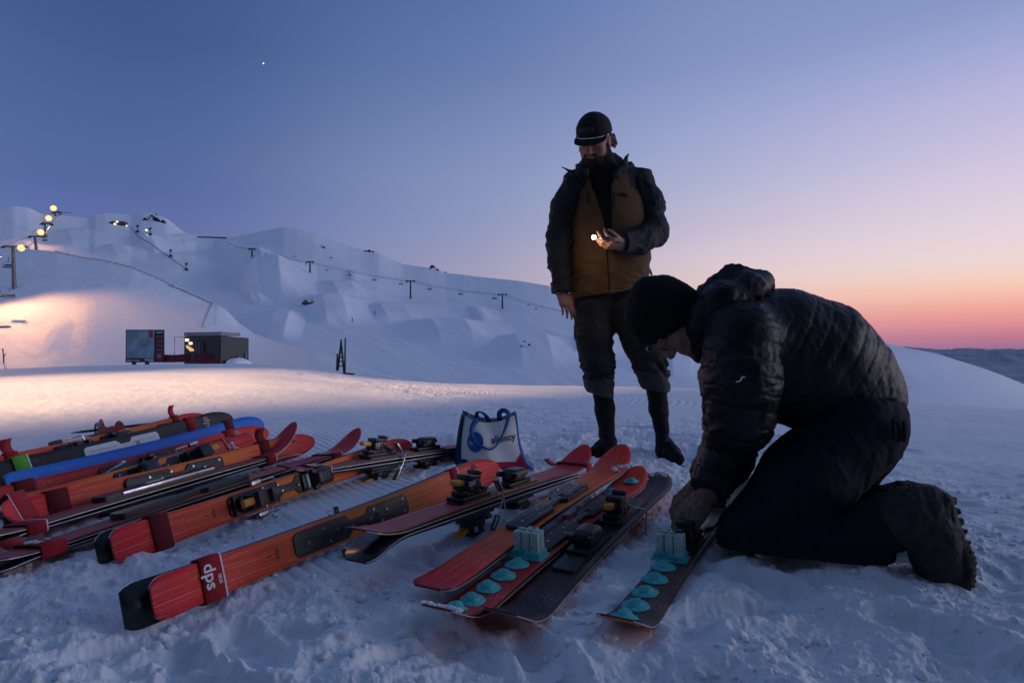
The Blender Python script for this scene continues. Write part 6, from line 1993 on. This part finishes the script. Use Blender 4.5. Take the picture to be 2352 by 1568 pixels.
    child(sdf_mesh("base_layer", G, P(1280, 620, -.3), P(1500, 330, .3), .006, [BLACKF], None, disp=lambda V: folds(V, (14, 14, 26), .006, 3)))
    # ---- jacket
    J = SDF()
    J.chain([(P(1394, 428, .03), .155), (P(1400, 500, .02), .182), (P(1402, 590, .02), .192), (P(1396, 690, .02), .200)], .06, .70)
    J.cap(P(1330, 416, .03), P(1468, 404, .03), .068, .068, .05)
    x_l = lambda z: np.interp(z, zl_, xl_); x_r = lambda z: np.interp(z, zr_, xr_)
    Ls = [P(1334, 380), P(1342, 392), P(1360, 446), (P(1388, 546))]; Rs = [P(1416, 380), P(1410, 398), P(1398, 432), P(1398, 546)]
    zl_ = np.array([p[2] for p in Ls])[::-1]; xl_ = np.array([p[0] for p in Ls])[::-1]; zr_ = np.array([p[2] for p in Rs])[::-1]; xr_ = np.array([p[0] for p in Rs])[::-1]
    base_f = SDF(); base_f.p = list(J.p)
    hem0, hem1 = P(1312, 690), P(1470, 668); hn = np.array((-(hem1[2] - hem0[2]), 0, (hem1[0] - hem0[0])), np.float32); hn /= np.linalg.norm(hn)
    yc = D - .02
    def jacket(Q):
        d = base_f(Q)
        d = np.maximum(d, -(d + .016))                      # a shell
        d = np.maximum(d, -((Q - hem0) @ hn))                # hem
        d = np.maximum(d, Q[:, 2] - P(0, 388)[2] - .06 * ((Q[:, 0] - P(1390, 0)[0]) / .2) ** 2 * 0)
        w = np.maximum.reduce([x_l(Q[:, 2]) - Q[:, 0], Q[:, 0] - x_r(Q[:, 2]), Q[:, 1] - yc, P(0, 548)[2] - Q[:, 2]])
        return np.maximum(d, -w)
    zy = P(0, 432)[2]
    def jdisp(V):
        low = np.clip((P(0, 560)[2] - V[:, 2]) / .25, 0, 1)
        return folds(V, (7, 7, 13), .007, 11) * (.5 + .9 * low) + folds(V, (3, 5, 24), .005, 15) * low
    def jmat(c):
        xm = P(1392, 0)[0]; ax = np.abs(c[:, 0] - xm)
        yoke = (c[:, 2] > zy - .02 + .12 * np.clip((ax - .10), -.1, .2)) & (ax > .115 - .25 * np.clip(c[:, 2] - zy, 0, 1))
        side = ax > .175 + .06 * (c[:, 2] < P(0, 590)[2])
        top = c[:, 2] > P(0, 402)[2]
        back = c[:, 1] > D + .06
        return np.where(yoke | top | back & (c[:, 2] > P(0, 500)[2]), 1, 0)
    jk = child(sdf_mesh("jacket", jacket, P(1270, 720, -.3), P(1520, 360, .3), .0055, [MUST, SLATE], None, disp=jdisp, matfn=jmat))
    def sub(o): o.parent = jk; o.matrix_parent_inverse = jk.matrix_world.inverted() if False else Matrix.Identity(4); return o
    # sleeves
    s1 = SDF(); s1.chain([(P(1324, 424, .03), .076), (P(1298, 480, .03), .070), (P(1283, 548, .02), .062), (P(1286, 610, -.01), .056), (P(1291, 676, -.04), .052)], .04)
    w0, wn = P(1290, 672, -.04), np.array((.10, -.08, -1.0), np.float32); wn /= np.linalg.norm(wn)
    s1.fn(lambda Q: (Q - w0) @ wn + .0 * Q[:, 0], op='i')
    sub(sdf_mesh("sleeve", s1, P(1235, 720, -.3), P(1370, 360, .3), .0052, [SLATE], None, disp=lambda V: folds(V, (9, 9, 16), .008, 21) + folds(V, (4, 4, 30), .004, 22)))
    s2 = SDF(); s2.chain([(P(1466, 418, .03), .078), (P(1489, 470, .02), .076), (P(1502, 534, -.01), .066), (P(1470, 554, -.12), .060), (P(1428, 558, -.24), .050)], .045)
    v0, vn = P(1430, 559, -.23), np.array((-1.0, -.5, 0.03), np.float32); vn /= np.linalg.norm(vn)
    s2.fn(lambda Q: (Q - v0) @ vn, op='i')
    sub(sdf_mesh("sleeve", s2, P(1395, 620, -.42), P(1560, 360, .3), .0052, [SLATE], None, disp=lambda V: folds(V, (10, 10, 15), .009, 25) + folds(V, (18, 6, 6), .004, 26)))
    # hood and collar
    Hd = SDF()
    Hd.chain([(P(1344, 397, -.07), .020), (P(1316, 396, -.08), .015), (P(1290, 384, -.09), .006)], .015); Hd.chain([(P(1341, 397, -.06), .02), (P(1336, 392, .04), .034), (P(1350, 384, .11), .040)], .03)
    Hd.chain([(P(1414, 400, -.08), .018), (P(1432, 380, -.06), .018), (P(1443, 354, -.03), .008)], .015); Hd.chain([(P(1424, 396, -.03), .034), (P(1440, 390, .05), .036), (P(1405, 376, .12), .046), (P(1350, 384, .11), .040)], .035)
    sub(sdf_mesh("hood", Hd, P(1270, 440, -.3), P(1470, 330, .3), .005, [SLATE], None, disp=lambda V: folds(V, (12, 12, 16), .008, 31)))
    # zip and chest pocket zips
    def zipper(pts, name, r=.004):
        q = []
        for (px, py) in pts:
            o_ = P(px, py); lo_, hi_ = -.45, .05
            yy = np.linspace(-.4, .1, 120); pp = np.stack([P(px, py, y) for y in yy]); dd = base_f(pp); i = int(np.argmax(dd < .003)); q.append(pp[i] + np.array((0, -.004, 0)))
        mb = MB(); mb.tube(q, r, 6); sub(mb.build(name, BLACKF))
    zipper([(1394, 548), (1394, 580), (1396, 610), (1398, 640), (1400, 670), (1401, 676)], "zip")
    zipper([(1409, 445), (1409, 458), (1408, 472)], "pocket_zip", .005)
    zipper([(1348, 446), (1350, 458), (1351, 466)], "pocket_zip", .004)
    zipper([(1424, 447), (1430, 444), (1436, 448), (1442, 452)], "chest_emblem", .004)
    mb = MB(); q0 = P(1492, 618, .03); mb.tube([q0, P(1497, 632, .03)], .006, 6); sub(mb.build("pull_cord", BLACKF))
    # ---- trousers
    T = SDF()
    T.cap(P(1366, 690, .03), P(1436, 684, .03), .118, .118, .05, .85)
    T.chain([(P(1362, 700, .03), .104), (P(1364, 770, .0), .092), (P(1372, 830, .0), .082), (P(1376, 868, .01), .070), (P(1377, 905, .02), .073)], .045)
    T.chain([(P(1440, 700, .03), .106), (P(1474, 780, -.02), .092), (P(1490, 826, -.02), .080), (P(1500, 858, .0), .070), (P(1507, 890, .01), .071)], .045)
    T.fn(lambda Q: np.minimum(np.maximum(Q[:, 0] - P(1430, 0)[0], (P(0, 908)[2] - Q[:, 2]) + .10 * (Q[:, 0] - P(1378, 0)[0])), np.maximum(P(1430, 0)[0] - Q[:, 0], P(0, 897)[2] - Q[:, 2] - .05 * (Q[:, 0] - P(1507, 0)[0]))) * 1.0 if False else (P(0, 1)[2] * 0 + np.where(Q[:, 0] < P(1430, 0)[0], P(0, 908)[2] - Q[:, 2] + .45 * (Q[:, 0] - P(1378, 0)[0]) * -.6, P(0, 897)[2] - Q[:, 2] + .2 * (Q[:, 0] - P(1507, 0)[0]) * -.6)), op='i')
    def tdisp(V):
        low = np.clip((P(0, 800)[2] - V[:, 2]) / .10, 0, 1) * np.clip((V[:, 2] - P(0, 878)[2]) / .04, 0, 1)
        return folds(V, (8, 8, 14), .006, 41) + low * folds(V, (6, 6, 30), .015, 43, warp=.08) + folds(V, (16, 16, 22), .003, 45)
    def tmat(c): return (c[:, 2] < np.where(c[:, 0] < P(1430, 0)[0], P(0, 872)[2], P(0, 852)[2]) + .012 * fbm3(c * 14, 3, 2)).astype(int)
    child(sdf_mesh("trousers", T, P(1280, 960, -.3), P(1580, 620, .3), .0055, [TROU, CUFF], None, disp=tdisp, matfn=tmat))
    for nm, pts in (("leggings", [(P(1380, 845, .015), .060), (P(1389, 940, .03), .050), (P(1394, 1002, .05), .041)]), ("leggings", [(P(1504, 845, .01), .060), (P(1513, 940, .03), .048), (P(1521, 994, .04), .038)])):
        s_ = SDF(); s_.chain(pts, .02); q0 = pts[-1][0]
        s_.fn(lambda Q, q0=q0: q0[2] - .004 - Q[:, 2] + .15 * (Q[:, 0] - q0[0]), op='i')
        c = pts[1][0]; child(sdf_mesh(nm, s_, c - np.array((.12, .12, .25)), c + np.array((.12, .12, .28)), .005, [BLACKF], None, disp=lambda V: folds(V, (12, 12, 20), .003, 51)))
    for q0, q1 in ((P(1396, 985, .055), P(1400, 1034, .07)), (P(1521, 978, .045), P(1521, 1036, .06))):
        s_ = SDF(); s_.cap(q0, q1, .034, .037, .01); child(sdf_mesh("sock", s_, np.minimum(q0, q1) - .08, np.maximum(q0, q1) + .08, .005, [SOCK], None, disp=lambda V: folds(V, (14, 14, 40), .002, 52)))
    # ---- shoes
    for heel, ball, toe in (((1412, 1033), (1382, 1044), (1358, 1055)), ((1516, 1036), (1543, 1056), (1566, 1070))):
        g = [Vector(gnd(*heel)), Vector(gnd(*ball)), Vector(gnd(*toe))]
        s_ = SDF(); up = np.array((0, 0, 1.0), np.float32)
        a, b, c = [np.array(q, np.float32) for q in g]
        # keep a real shoe length
        d_ = (c - a); d_ = d_ / np.linalg.norm(d_); a = b - d_ * .105; c = b + d_ * .105
        s_.cap(a + up * .038, b + up * .032, .037, .041, .03); s_.cap(b + up * .032, c + up * .026, .041, .033, .03); s_.cap(a + up * .066, a + d_ * .06 + up * .055, .038, .032, .03)
        gzv = min(a[2], b[2], c[2])
        pl = [a, b, c]
        s_.fn(lambda Q, a=a, c=c: (a[2] + (c[2] - a[2]) * np.clip(((Q - a) @ (c - a)) / float((c - a) @ (c - a)), 0, 1)) - .012 - Q[:, 2], op='i')
        child(sdf_mesh("shoe", s_, np.minimum(a, c) - .1, np.maximum(a, c) + np.array((.1, .1, .16)), .0045, [SHOE], None, disp=lambda V: .002 * fbm3(V * 40, 61, 2)))
        PRINTS.append((b[0], b[1], math.atan2(d_[1], d_[0]), .30, .02))
    # ---- phone
    led = P(1364, 545, -.345)
    root = empty("phone", Vector(P(1394, 550, -.305))); tag(root, 'dark phone with its torch shining, held at the waist of the standing man', 'phone')
    o0 = Vector(P(1394, 550, -.305)); ax = (Vector(led) - o0).normalized(); rot = ax.to_track_quat('X', 'Z').to_matrix() @ Matrix.Rotation(R(-14), 3, 'X')
    mb = MB(); mb.box(ax * -.012, (.135, .070, .009), rot=rot, bev=.003); mb.build("case", MAT['plastic'], root)
    bm = bmesh.new(); bmesh.ops.create_uvsphere(bm, u_segments=16, v_segments=10, radius=.0105); me = bpy.data.meshes.new("torch"); bm.to_mesh(me); bm.free()
    t_ = link_mesh("torch", me, root, [mat("torch_led", (1, 1, 1), emit=(1.0, .86, .66), estr=22)]); t_.location = Vector(led) - o0
    spot("torch_light", Vector(led) + Vector((-.012, -.014, -.010)), Vector(P(1398, 640, -.16)), 0.75, 165, .6, (1, .70, .40), .008)
    return body


def build_kneeling():
    D = gnd(1690, 1292).y + .13; k = D / F
    def P(px, py, dy=0.0): return np.array(at(px, py, D + dy), np.float32)
    def r_(px): return px * k
    def PL(px, py, dy): return P(px, py, dy - .19 * max(0.0, px - 1725) / 425.0)
    base = gnd(1800, 1300)
    S = SDF()
    hc = P(1537, 733, .0)
    Rh = pose((-.27, -.06, -.96), (-.96, .0, .27))
    L = head_sdf(S, hc, Rh, 1.02)
    S.cap(P(1590, 720, .0), P(1660, 745, .0), .062, .075, .03)
    S.chain([(P(1680, 780), r_(80)), (P(1800, 800), r_(95)), (P(1890, 840), r_(100)), (P(1980, 970), r_(85))], .08)
    S.chain([(P(1690, 775, -.17), .055), (P(1697, 960, -.12), .046), (P(1640, 1125, .10), .032)], .04)
    S.chain([(P(1680, 790, .17), .055), (P(1690, 960, .26), .046), (P(1620, 1090, .28), .032)], .04)
    for dy in (-.13, .13):
        S.chain([(P(1980, 985, dy * .7), r_(68)), (PL(1725, 1222, dy), r_(40)), (PL(1960, 1235, dy), r_(30)), (PL(2075, 1195, dy), r_(26))], .03)
    lo = P(1420, 1340, -.3); hi = P(2240, 600, .42)
    # bare bones of the hands sit inside gloves
    body_lo = (lo[0] + .0, D - .50, base.z - .02); body_hi = (P(2180, 0)[0], D + .46, P(0, 630)[2])
    hp = Vector(SKIS['brown']['M'] @ Vector((sx(SKIS['brown'], 1598), 0, .03)))
    hn = np.array(gnd(1600, 1150, .10), np.float32)
    w1 = np.array(at(1622, 1140, hp.y - .10), np.float32); w2 = np.array(at(1612, 1112, hp.y + .06), np.float32)
    Rg = pose((-.55, .25, -.78), (-.75, -.45, .45)); Rg1 = np.stack([np.cross(Rg[:, 1], Rg[:, 2]), Rg[:, 1], Rg[:, 2]], 1)
    if Rg1[1, 0] < 0: Rg1[:, 0] *= -1
    hand_sdf(S, w1, Rg1, .92, curl=(.55, .6, .6, .65), spread=.03, thumb=(.55, .5, .5))
    hand_sdf(S, w2, Rg1, .92, curl=(.5, .55, .6, .6), spread=.03, thumb=(.5, .5, .5))
    body = sdf_mesh("person", S, body_lo, body_hi, .0046, [SKIN], None, smooth_it=1, origin=np.array(base))
    body.location = base
    tag(body, 'kneeling person in dark clothes and a black beanie, bent over a ski', 'person')
    def child(o): o.parent = body; o.matrix_parent_inverse = Matrix.Translation(-Vector(base)); return o
    # gloves
    for nm, w, Rx in (("glove", w1, Rg1), ("glove", w2, Rg1)):
        G = SDF(); hand_sdf(G, w, Rx, 1.10, curl=(.55, .6, .6, .65), spread=.03, thumb=(.55, .5, .5), k=.009)
        Q_ = SDF(); Q_.p = G.p
        child(sdf_mesh(nm, lambda V, G=G: G(V) - .0045, w - .24, w + .24, .0042, [GLOVE], None, disp=lambda V: folds(V, (30, 30, 30), .003, 71)))
    # beanie
    B = SDF()
    B.ell(L(0, -.014, .038), (.092, .108, .096), Rh, 0); B.ell(L(0, -.040, .062), (.078, .082, .080), Rh, .03); B.ell(L(0, .02, .070), (.072, .072, .062), Rh, .03)
    n_ = np.array(Rh[:, 2] * .93 + Rh[:, 1] * .05, np.float32); p0 = L(0, .09, .018); n2 = (Rh[:, 2] * .74 - Rh[:, 1] * .67); n2 = (n2 / np.linalg.norm(n2)).astype(np.float32)
    B.ell(L(0, -.026, .004), (.093, .098, .105), Rh, .03)
    B.fn(lambda Q: -((Q - L(0, .082, .022)) @ n2), op='i')
    B.fn(lambda Q: np.full(len(Q), 9.0, np.float32), op='u') if True else B.fn(lambda Q: np.maximum(np.abs((Q - L(0, .06, .014)) @ n2) - .014, np.sqrt((((Q - L(0, -.012, .0)) @ Rh) / np.array((.099, .116, 1.0), np.float32))[:, 0] ** 2 + (((Q - L(0, -.012, .0)) @ Rh) / np.array((.099, .116, 1.0), np.float32))[:, 1] ** 2) * .1 - .1), k=.008, op='u')
    child(sdf_mesh("beanie", B, hc - .23, hc + .23, .004, [WOOL], None, disp=lambda V: .0016 * fbm3(V * 130, 73, 2) + .004 * fbm3(V * 22, 74, 2)))
    # small lamp on the forehead and glasses
    mb = MB(); q = Vector(L(0, .108, .035)); mb.box(q, (.022, .014, .018), rot=Matrix(Rh.tolist()), bev=.005, mi=0); child(mb.build("head_lamp", [MAT['plastic']]))
    mb = MB()
    for s in (-1, 1):
        mb.tube([L(s * .012 + .020 * (math.cos(a) + 1) * s, .099, .0 + .015 * math.sin(a)) for a in np.linspace(0, 2 * math.pi, 15)[:-1]], .0016, 5, closed=True)
        mb.tube([L(s * .050, .096, .004), L(s * .078, .03, .004), L(s * .080, -.01, .0)], .0016, 5)
    child(mb.build("glasses", MAT['plastic']))
    # ---- jacket torso
    J = SDF()
    J.chain([(P(1672, 770), r_(68)), (P(1720, 790), r_(106)), (P(1790, 797), r_(129)), (P(1876, 824), r_(129)), (P(1944, 872), r_(106)), (P(1972, 905), r_(90))], .04)
    J.chain([(P(1800, 850), r_(118)), (P(1880, 880), r_(110)), (P(1968, 925), r_(90))], .05)
    J.cap(P(1700, 770, -.14), P(1700, 770, .14), r_(75), r_(75), .08); J.cap(P(1660, 720, .0), P(1625, 728, .0), r_(56), r_(50), .04)
    J.fn(lambda Q: (np.abs(Q[:, 1] - D) - .215), k=.0, op='i') if False else None
    hem0, hem1 = P(2084, 925), P(1800, 1010); hv = hem1 - hem0; hn_ = np.array((-(hv[2]), 0, hv[0]), np.float32); hn_ /= np.linalg.norm(hn_)
    if hn_[2] > 0: hn_ = -hn_
    J.fn(lambda Q: (Q - hem0) @ hn_, op='i')
    ax0, ax1 = P(2000, 940), P(1680, 730); axd = (ax1 - ax0); al = np.linalg.norm(axd); axd /= al
    def quilt(V):
        s = (V - ax0) @ axd + .012 * fbm3(V * 7, 81, 2)
        fr = np.abs(((s / .052) % 1.0) - .5)
        w = np.clip((P(1700, 0)[0] - V[:, 0]) / -.05, .25, 1)
        return (-.0024 * np.exp(-((.5 - fr) / .06) ** 2)) * w + folds(V, (34, 20, 12), .0022, 83) + folds(V, (9, 9, 11), .0035, 85)
    jk = child(sdf_mesh("jacket", J, P(1560, 1060, -.42), P(2120, 600, .42), .0058, [PUFF], None, disp=quilt))
    def sub(o): o.parent = jk; o.matrix_parent_inverse = Matrix.Identity(4); return o
    # sleeves
    near = [(P(1702, 775, -.13), r_(84)), (P(1700, 870, -.15), r_(80)), (P(1697, 960, -.12), r_(70)), (P(1668, 1050, -.02), r_(56)), (w1 + (P(1697, 960, -.12) - w1) * .16, r_(46) * 1.0)]
    def seams(V, a=near[0][0], b=near[-1][0]):
        d_ = (b - a) / np.linalg.norm(b - a); s = (V - a) @ d_ + .008 * fbm3(V * 9, 87, 2); fr = np.abs(((s / .05) % 1.0) - .5)
        return -.0034 * np.exp(-((.5 - fr) / .07) ** 2) + folds(V, (14, 14, 28), .0055, 88)
    s1 = SDF(); s1.chain(near, .04); c0 = near[-1][0]; cn = (w1 - near[-2][0]); cn = cn / np.linalg.norm(cn); s1.fn(lambda Q: (Q - c0) @ cn - .03, op='i')
    sub(sdf_mesh("sleeve", s1, P(1560, 1200, -.42), P(1800, 650, .42), .0055, [PUFF], None, disp=seams))
    far = [(P(1690, 785, .14), r_(78)), (P(1700, 900, .22), r_(70)), (P(1690, 985, .24), r_(60)), (w2 + (P(1690, 985, .24) - w2) * .18, r_(44))]
    s2 = SDF(); s2.chain(far, .04); c1 = far[-1][0]; cm = (w2 - far[-2][0]); cm = cm / np.linalg.norm(cm); s2.fn(lambda Q: (Q - c1) @ cm - .03, op='i')
    sub(sdf_mesh("sleeve", s2, P(1540, 1220, -.2), P(1820, 650, .75), .006, [PUFF], None, disp=lambda V: seams(V, far[0][0], far[-1][0])))
    # white squiggle emblem on the sleeve
    q = []
    for (px, py) in ((1689, 876), (1693, 876), (1698, 874), (1701, 870), (1702, 866), (1706, 865), (1709, 866)):
        yy = np.linspace(-.5, .1, 160); pp = np.stack([P(px, py, y) for y in yy]); dd = s1(pp); i = int(np.argmax(dd < .004)); q.append(pp[i] + np.array((0, -.006, 0)))
    mb = MB(); mb.tube(q, .0022, 6); sub(mb.build("sleeve_emblem", MAT['ink_white']))
    # hood lying on the neck
    H = SDF()
    H.chain([(P(1610, 690, .0), r_(26)), (P(1650, 655, .0), r_(28)), (P(1690, 632, .0), r_(26)), (P(1735, 650, .0), r_(24))], .03)
    for s in (-1, 1): H.chain([(P(1616, 720, s * .07), r_(34)), (P(1660, 690, s * .10), r_(38)), (P(1720, 665, s * .08), r_(34)), (P(1742, 655, 0), r_(26))], .04)
    H.chain([(P(1604, 708, 0), r_(24)), (P(1606, 750, -.07), r_(26)), (P(1614, 805, -.03), r_(26))], .03); H.chain([(P(1604, 708, 0), r_(24)), (P(1606, 750, .07), r_(26)), (P(1614, 805, .0), r_(26))], .03)
    H.cap(P(1683, 622, 0), P(1690, 612, 0), r_(12), r_(6), .015)
    sub(sdf_mesh("hood", H, P(1560, 840, -.3), P(1790, 585, .3), .0052, [PUFF], None, disp=lambda V: folds(V, (16, 12, 16), .008, 91)))
    # ---- trousers
    T = SDF()
    T.cap(P(1972, 970, -.07), P(1972, 970, .07), r_(92), r_(92), .05)
    for dy in (-.13, .13):
        T.chain([(P(1966, 985, dy * .7), r_(97)), (P(1850, 1108, dy), r_(92)), (P(1728, 1222, dy), r_(68))], .05)
        T.chain([(PL(1722, 1232, dy), r_(64)), (PL(1820, 1250, dy), r_(66)), (PL(1930, 1260, dy), r_(66)), (PL(1985, 1256, dy), r_(60))], .03)
    T.cap(P(1992, 1040, 0), P(1940, 1110, 0), r_(54), r_(54), .05)
    cut = P(1990, 1235); T.fn(lambda Q: np.where(Q[:, 2] < P(0, 1130)[2], (Q[:, 0] - cut[0]) - .12 * (Q[:, 2] - cut[2]), -1.0), op='i')
    T.fn(lambda Q: np.where(Q[:, 2] > P(0, 905)[2], Q[:, 2] - P(0, 905)[2], -1.0), op='i')
    def td(V): return folds(V, (9, 9, 9), .008, 93) + folds(V, (22, 22, 8), .004, 95) * 1.0
    child(sdf_mesh("trousers", T, P(1630, 1360, -.52), P(2110, 890, .42), .006, [DENIM], None, disp=td))
    # pale worn hem band near the camera
    hb = SDF(); hb.cap(P(1900, 1242, -.13), P(1958, 1242, -.13), r_(73.5), r_(70.5), 0); hb.fn(lambda Q: np.maximum(P(1912, 0)[0] - Q[:, 0], Q[:, 0] - P(1952, 0)[0]), op='i')
    # belt loops at the back pocket
    mb = MB()
    for (px, py) in ((2052, 985), (2076, 990)):
        pp = np.stack([P(px, py, y) for y in np.linspace(-.5, .1, 160)]); i = int(np.argmax(T(pp) < .004)); mb.tube([pp[i] + np.array((-.002, -.003, .03)), pp[i] + np.array((0, -.004, 0)), pp[i] + np.array((-.001, -.003, -.03))], .006, 6)
    child(mb.build("belt_loop", DENIM))
    # socks / dark long cuffs between the hem and the boots
    for dy in (-.13, .13):
        s_ = SDF(); s_.chain([(PL(1950, 1232, dy), r_(54)), (PL(2020, 1208, dy), r_(56)), (PL(2082, 1185, dy), r_(50))], .03)
        c = PL(2015, 1205, dy); child(sdf_mesh("gaiter", s_, c - .17, c + .17, .006, [BLACKF], None, disp=lambda V: folds(V, (20, 10, 10), .006, 97)))
    # ---- boots standing on their toes, soles turned back
    for dy, dx, dyy, sc_ in ((-.13, 0, 0, 1.0), (.13, -52, -18, .92)):
        def Q(px, py, e=0): return P(px + dx, py + dyy, dy - .19 + e)
        s_ = SDF()
        s_.chain([(Q(2088, 1185), r_(58) * sc_), (Q(2118, 1180), r_(54) * sc_)], .03, .85)
        s_.chain([(Q(2128, 1165), r_(40) * sc_), (Q(2140, 1230), r_(46) * sc_), (Q(2156, 1285), r_(44) * sc_), (Q(2172, 1318), r_(34) * sc_)], .03, 1.05)
        up = child(sdf_mesh("boot", s_, Q(2010, 1380, -.12), Q(2260, 1090, .12), .005, [BOOT], None, disp=lambda V: folds(V, (26, 26, 26), .004, 99)))
        so = SDF(); a, b, c = Q(2150, 1142), Q(2184, 1230), Q(2206, 1335)
        so.chain([(Q(2146, 1150), r_(26)), (Q(2168, 1215), r_(22)), (Q(2186, 1270), r_(27)), (Q(2190, 1322), r_(28))], .02, 1.75)
        for j in range(9):
            f_ = j / 8; px_ = 2172 + 34 * f_ + 14 * math.sin(f_ * 3); py_ = 1148 + 190 * f_
            for e_ in (-.024, .012): so.box(Q(px_ + 10, py_, e_), (.012, .014, .0075), None, .003, .003)
        o = sdf_mesh("sole", so, Q(2060, 1390, -.14), Q(2270, 1090, .14), .005, [SOLE], None, disp=lambda V: .0016 * np.sign(np.sin(V[:, 2] * 420 + V[:, 1] * 160)) * np.clip((V[:, 0] - Q(2170, 0)[0]) / .02, 0, 1) + .004 * fbm3(V * 60, 101, 2))
        o.parent = up; o.matrix_parent_inverse = Matrix.Identity(4)
        if dy < 0:
            mb = MB()
            mb.tube([Q(2086, 1126, -.02), Q(2090, 1108, -.03), Q(2098, 1106, -.03), Q(2100, 1114, -.03), Q(2092, 1126, -.02)], .0022, 6)
            mb.tube([Q(2070, 1134, -.02), Q(2064, 1126, -.03), Q(2070, 1120, -.03), Q(2080, 1124, -.02)], .0022, 6)
            l = mb.build("lace", mat("maroon_lace", (.05, .012, .02), .8)); l.parent = up; l.matrix_parent_inverse = Matrix.Identity(4)
    q0, q1 = gnd(1730, 1300), gnd(1960, 1338); MOUNDS.append((q0.x, q0.y + .04, q1.x, q1.y + .05, .09, .035))
    q0, q1 = gnd(1990, 1330), gnd(2150, 1352); MOUNDS.append((q0.x, q0.y, q1.x, q1.y, .07, .012))
    g = gnd(1700, 1296); PRINTS.append((g.x + .05, g.y + .02, 0.1, .30, .03))
    return body


STAND = build_standing()
KNEEL = build_kneeling()
GROUND = build_ground()


def build_clods():
    """loose crumbs of snow lying where the shelf is trampled"""
    rg = random.Random(5); pts = []
    for _ in range(150):
        cx, cy = rg.uniform(-1.9, 2.3), 1.35 + 2.6 * rg.random() ** 1.6
        n = rg.randint(4, 26); sp = rg.uniform(.04, .16)
        for _ in range(n):
            pts.append((cx + rg.gauss(0, sp), cy + rg.gauss(0, sp), .0022 + .013 * rg.random() ** 3.2))
    A = np.array(pts); Z = gz(A[:, 0], A[:, 1])
    ok = rough_mask(A[:, 0], A[:, 1]) > .35
    A, Z = A[ok], Z[ok]
    bm = bmesh.new(); bmesh.ops.create_icosphere(bm, subdivisions=2, radius=1.0)
    sv = np.array([v.co[:] for v in bm.verts], np.float32); sf = np.array([[v.index for v in f.verts] for f in bm.faces]); bm.free()
    V = []; Fc = []
    for i, ((x, y, r), z) in enumerate(zip(A, Z)):
        q = sv * (1 + .45 * fbm3(sv * 1.3 + i * 3.7, 9, 2))[:, None] * np.array((1, 1, .75)) * r
        V.append(q + np.array((x, y, z + r * .25))); Fc.append(sf + i * len(sv))
    me = np_mesh("snow_clods", np.concatenate(V), np.concatenate(Fc))
    o = link_mesh("snow_clods", me, None, [GROUND.data.materials[0]])
    tag(o, 'loose snow crumbs scattered over the trampled foreground', 'snow', kind='stuff')


build_clods()
# ---------------------------------------------------------------- render settings
sc = bpy.context.scene
sc.view_settings.view_transform = 'Standard'
sc.view_settings.look = 'None'
sc.view_settings.exposure = 0.0
sc.view_settings.gamma = 1.0
sc.render.engine = 'CYCLES'
sc.cycles.max_bounces = 6
sc.cycles.diffuse_bounces = 3
sc.cycles.sample_clamp_indirect = 4.0
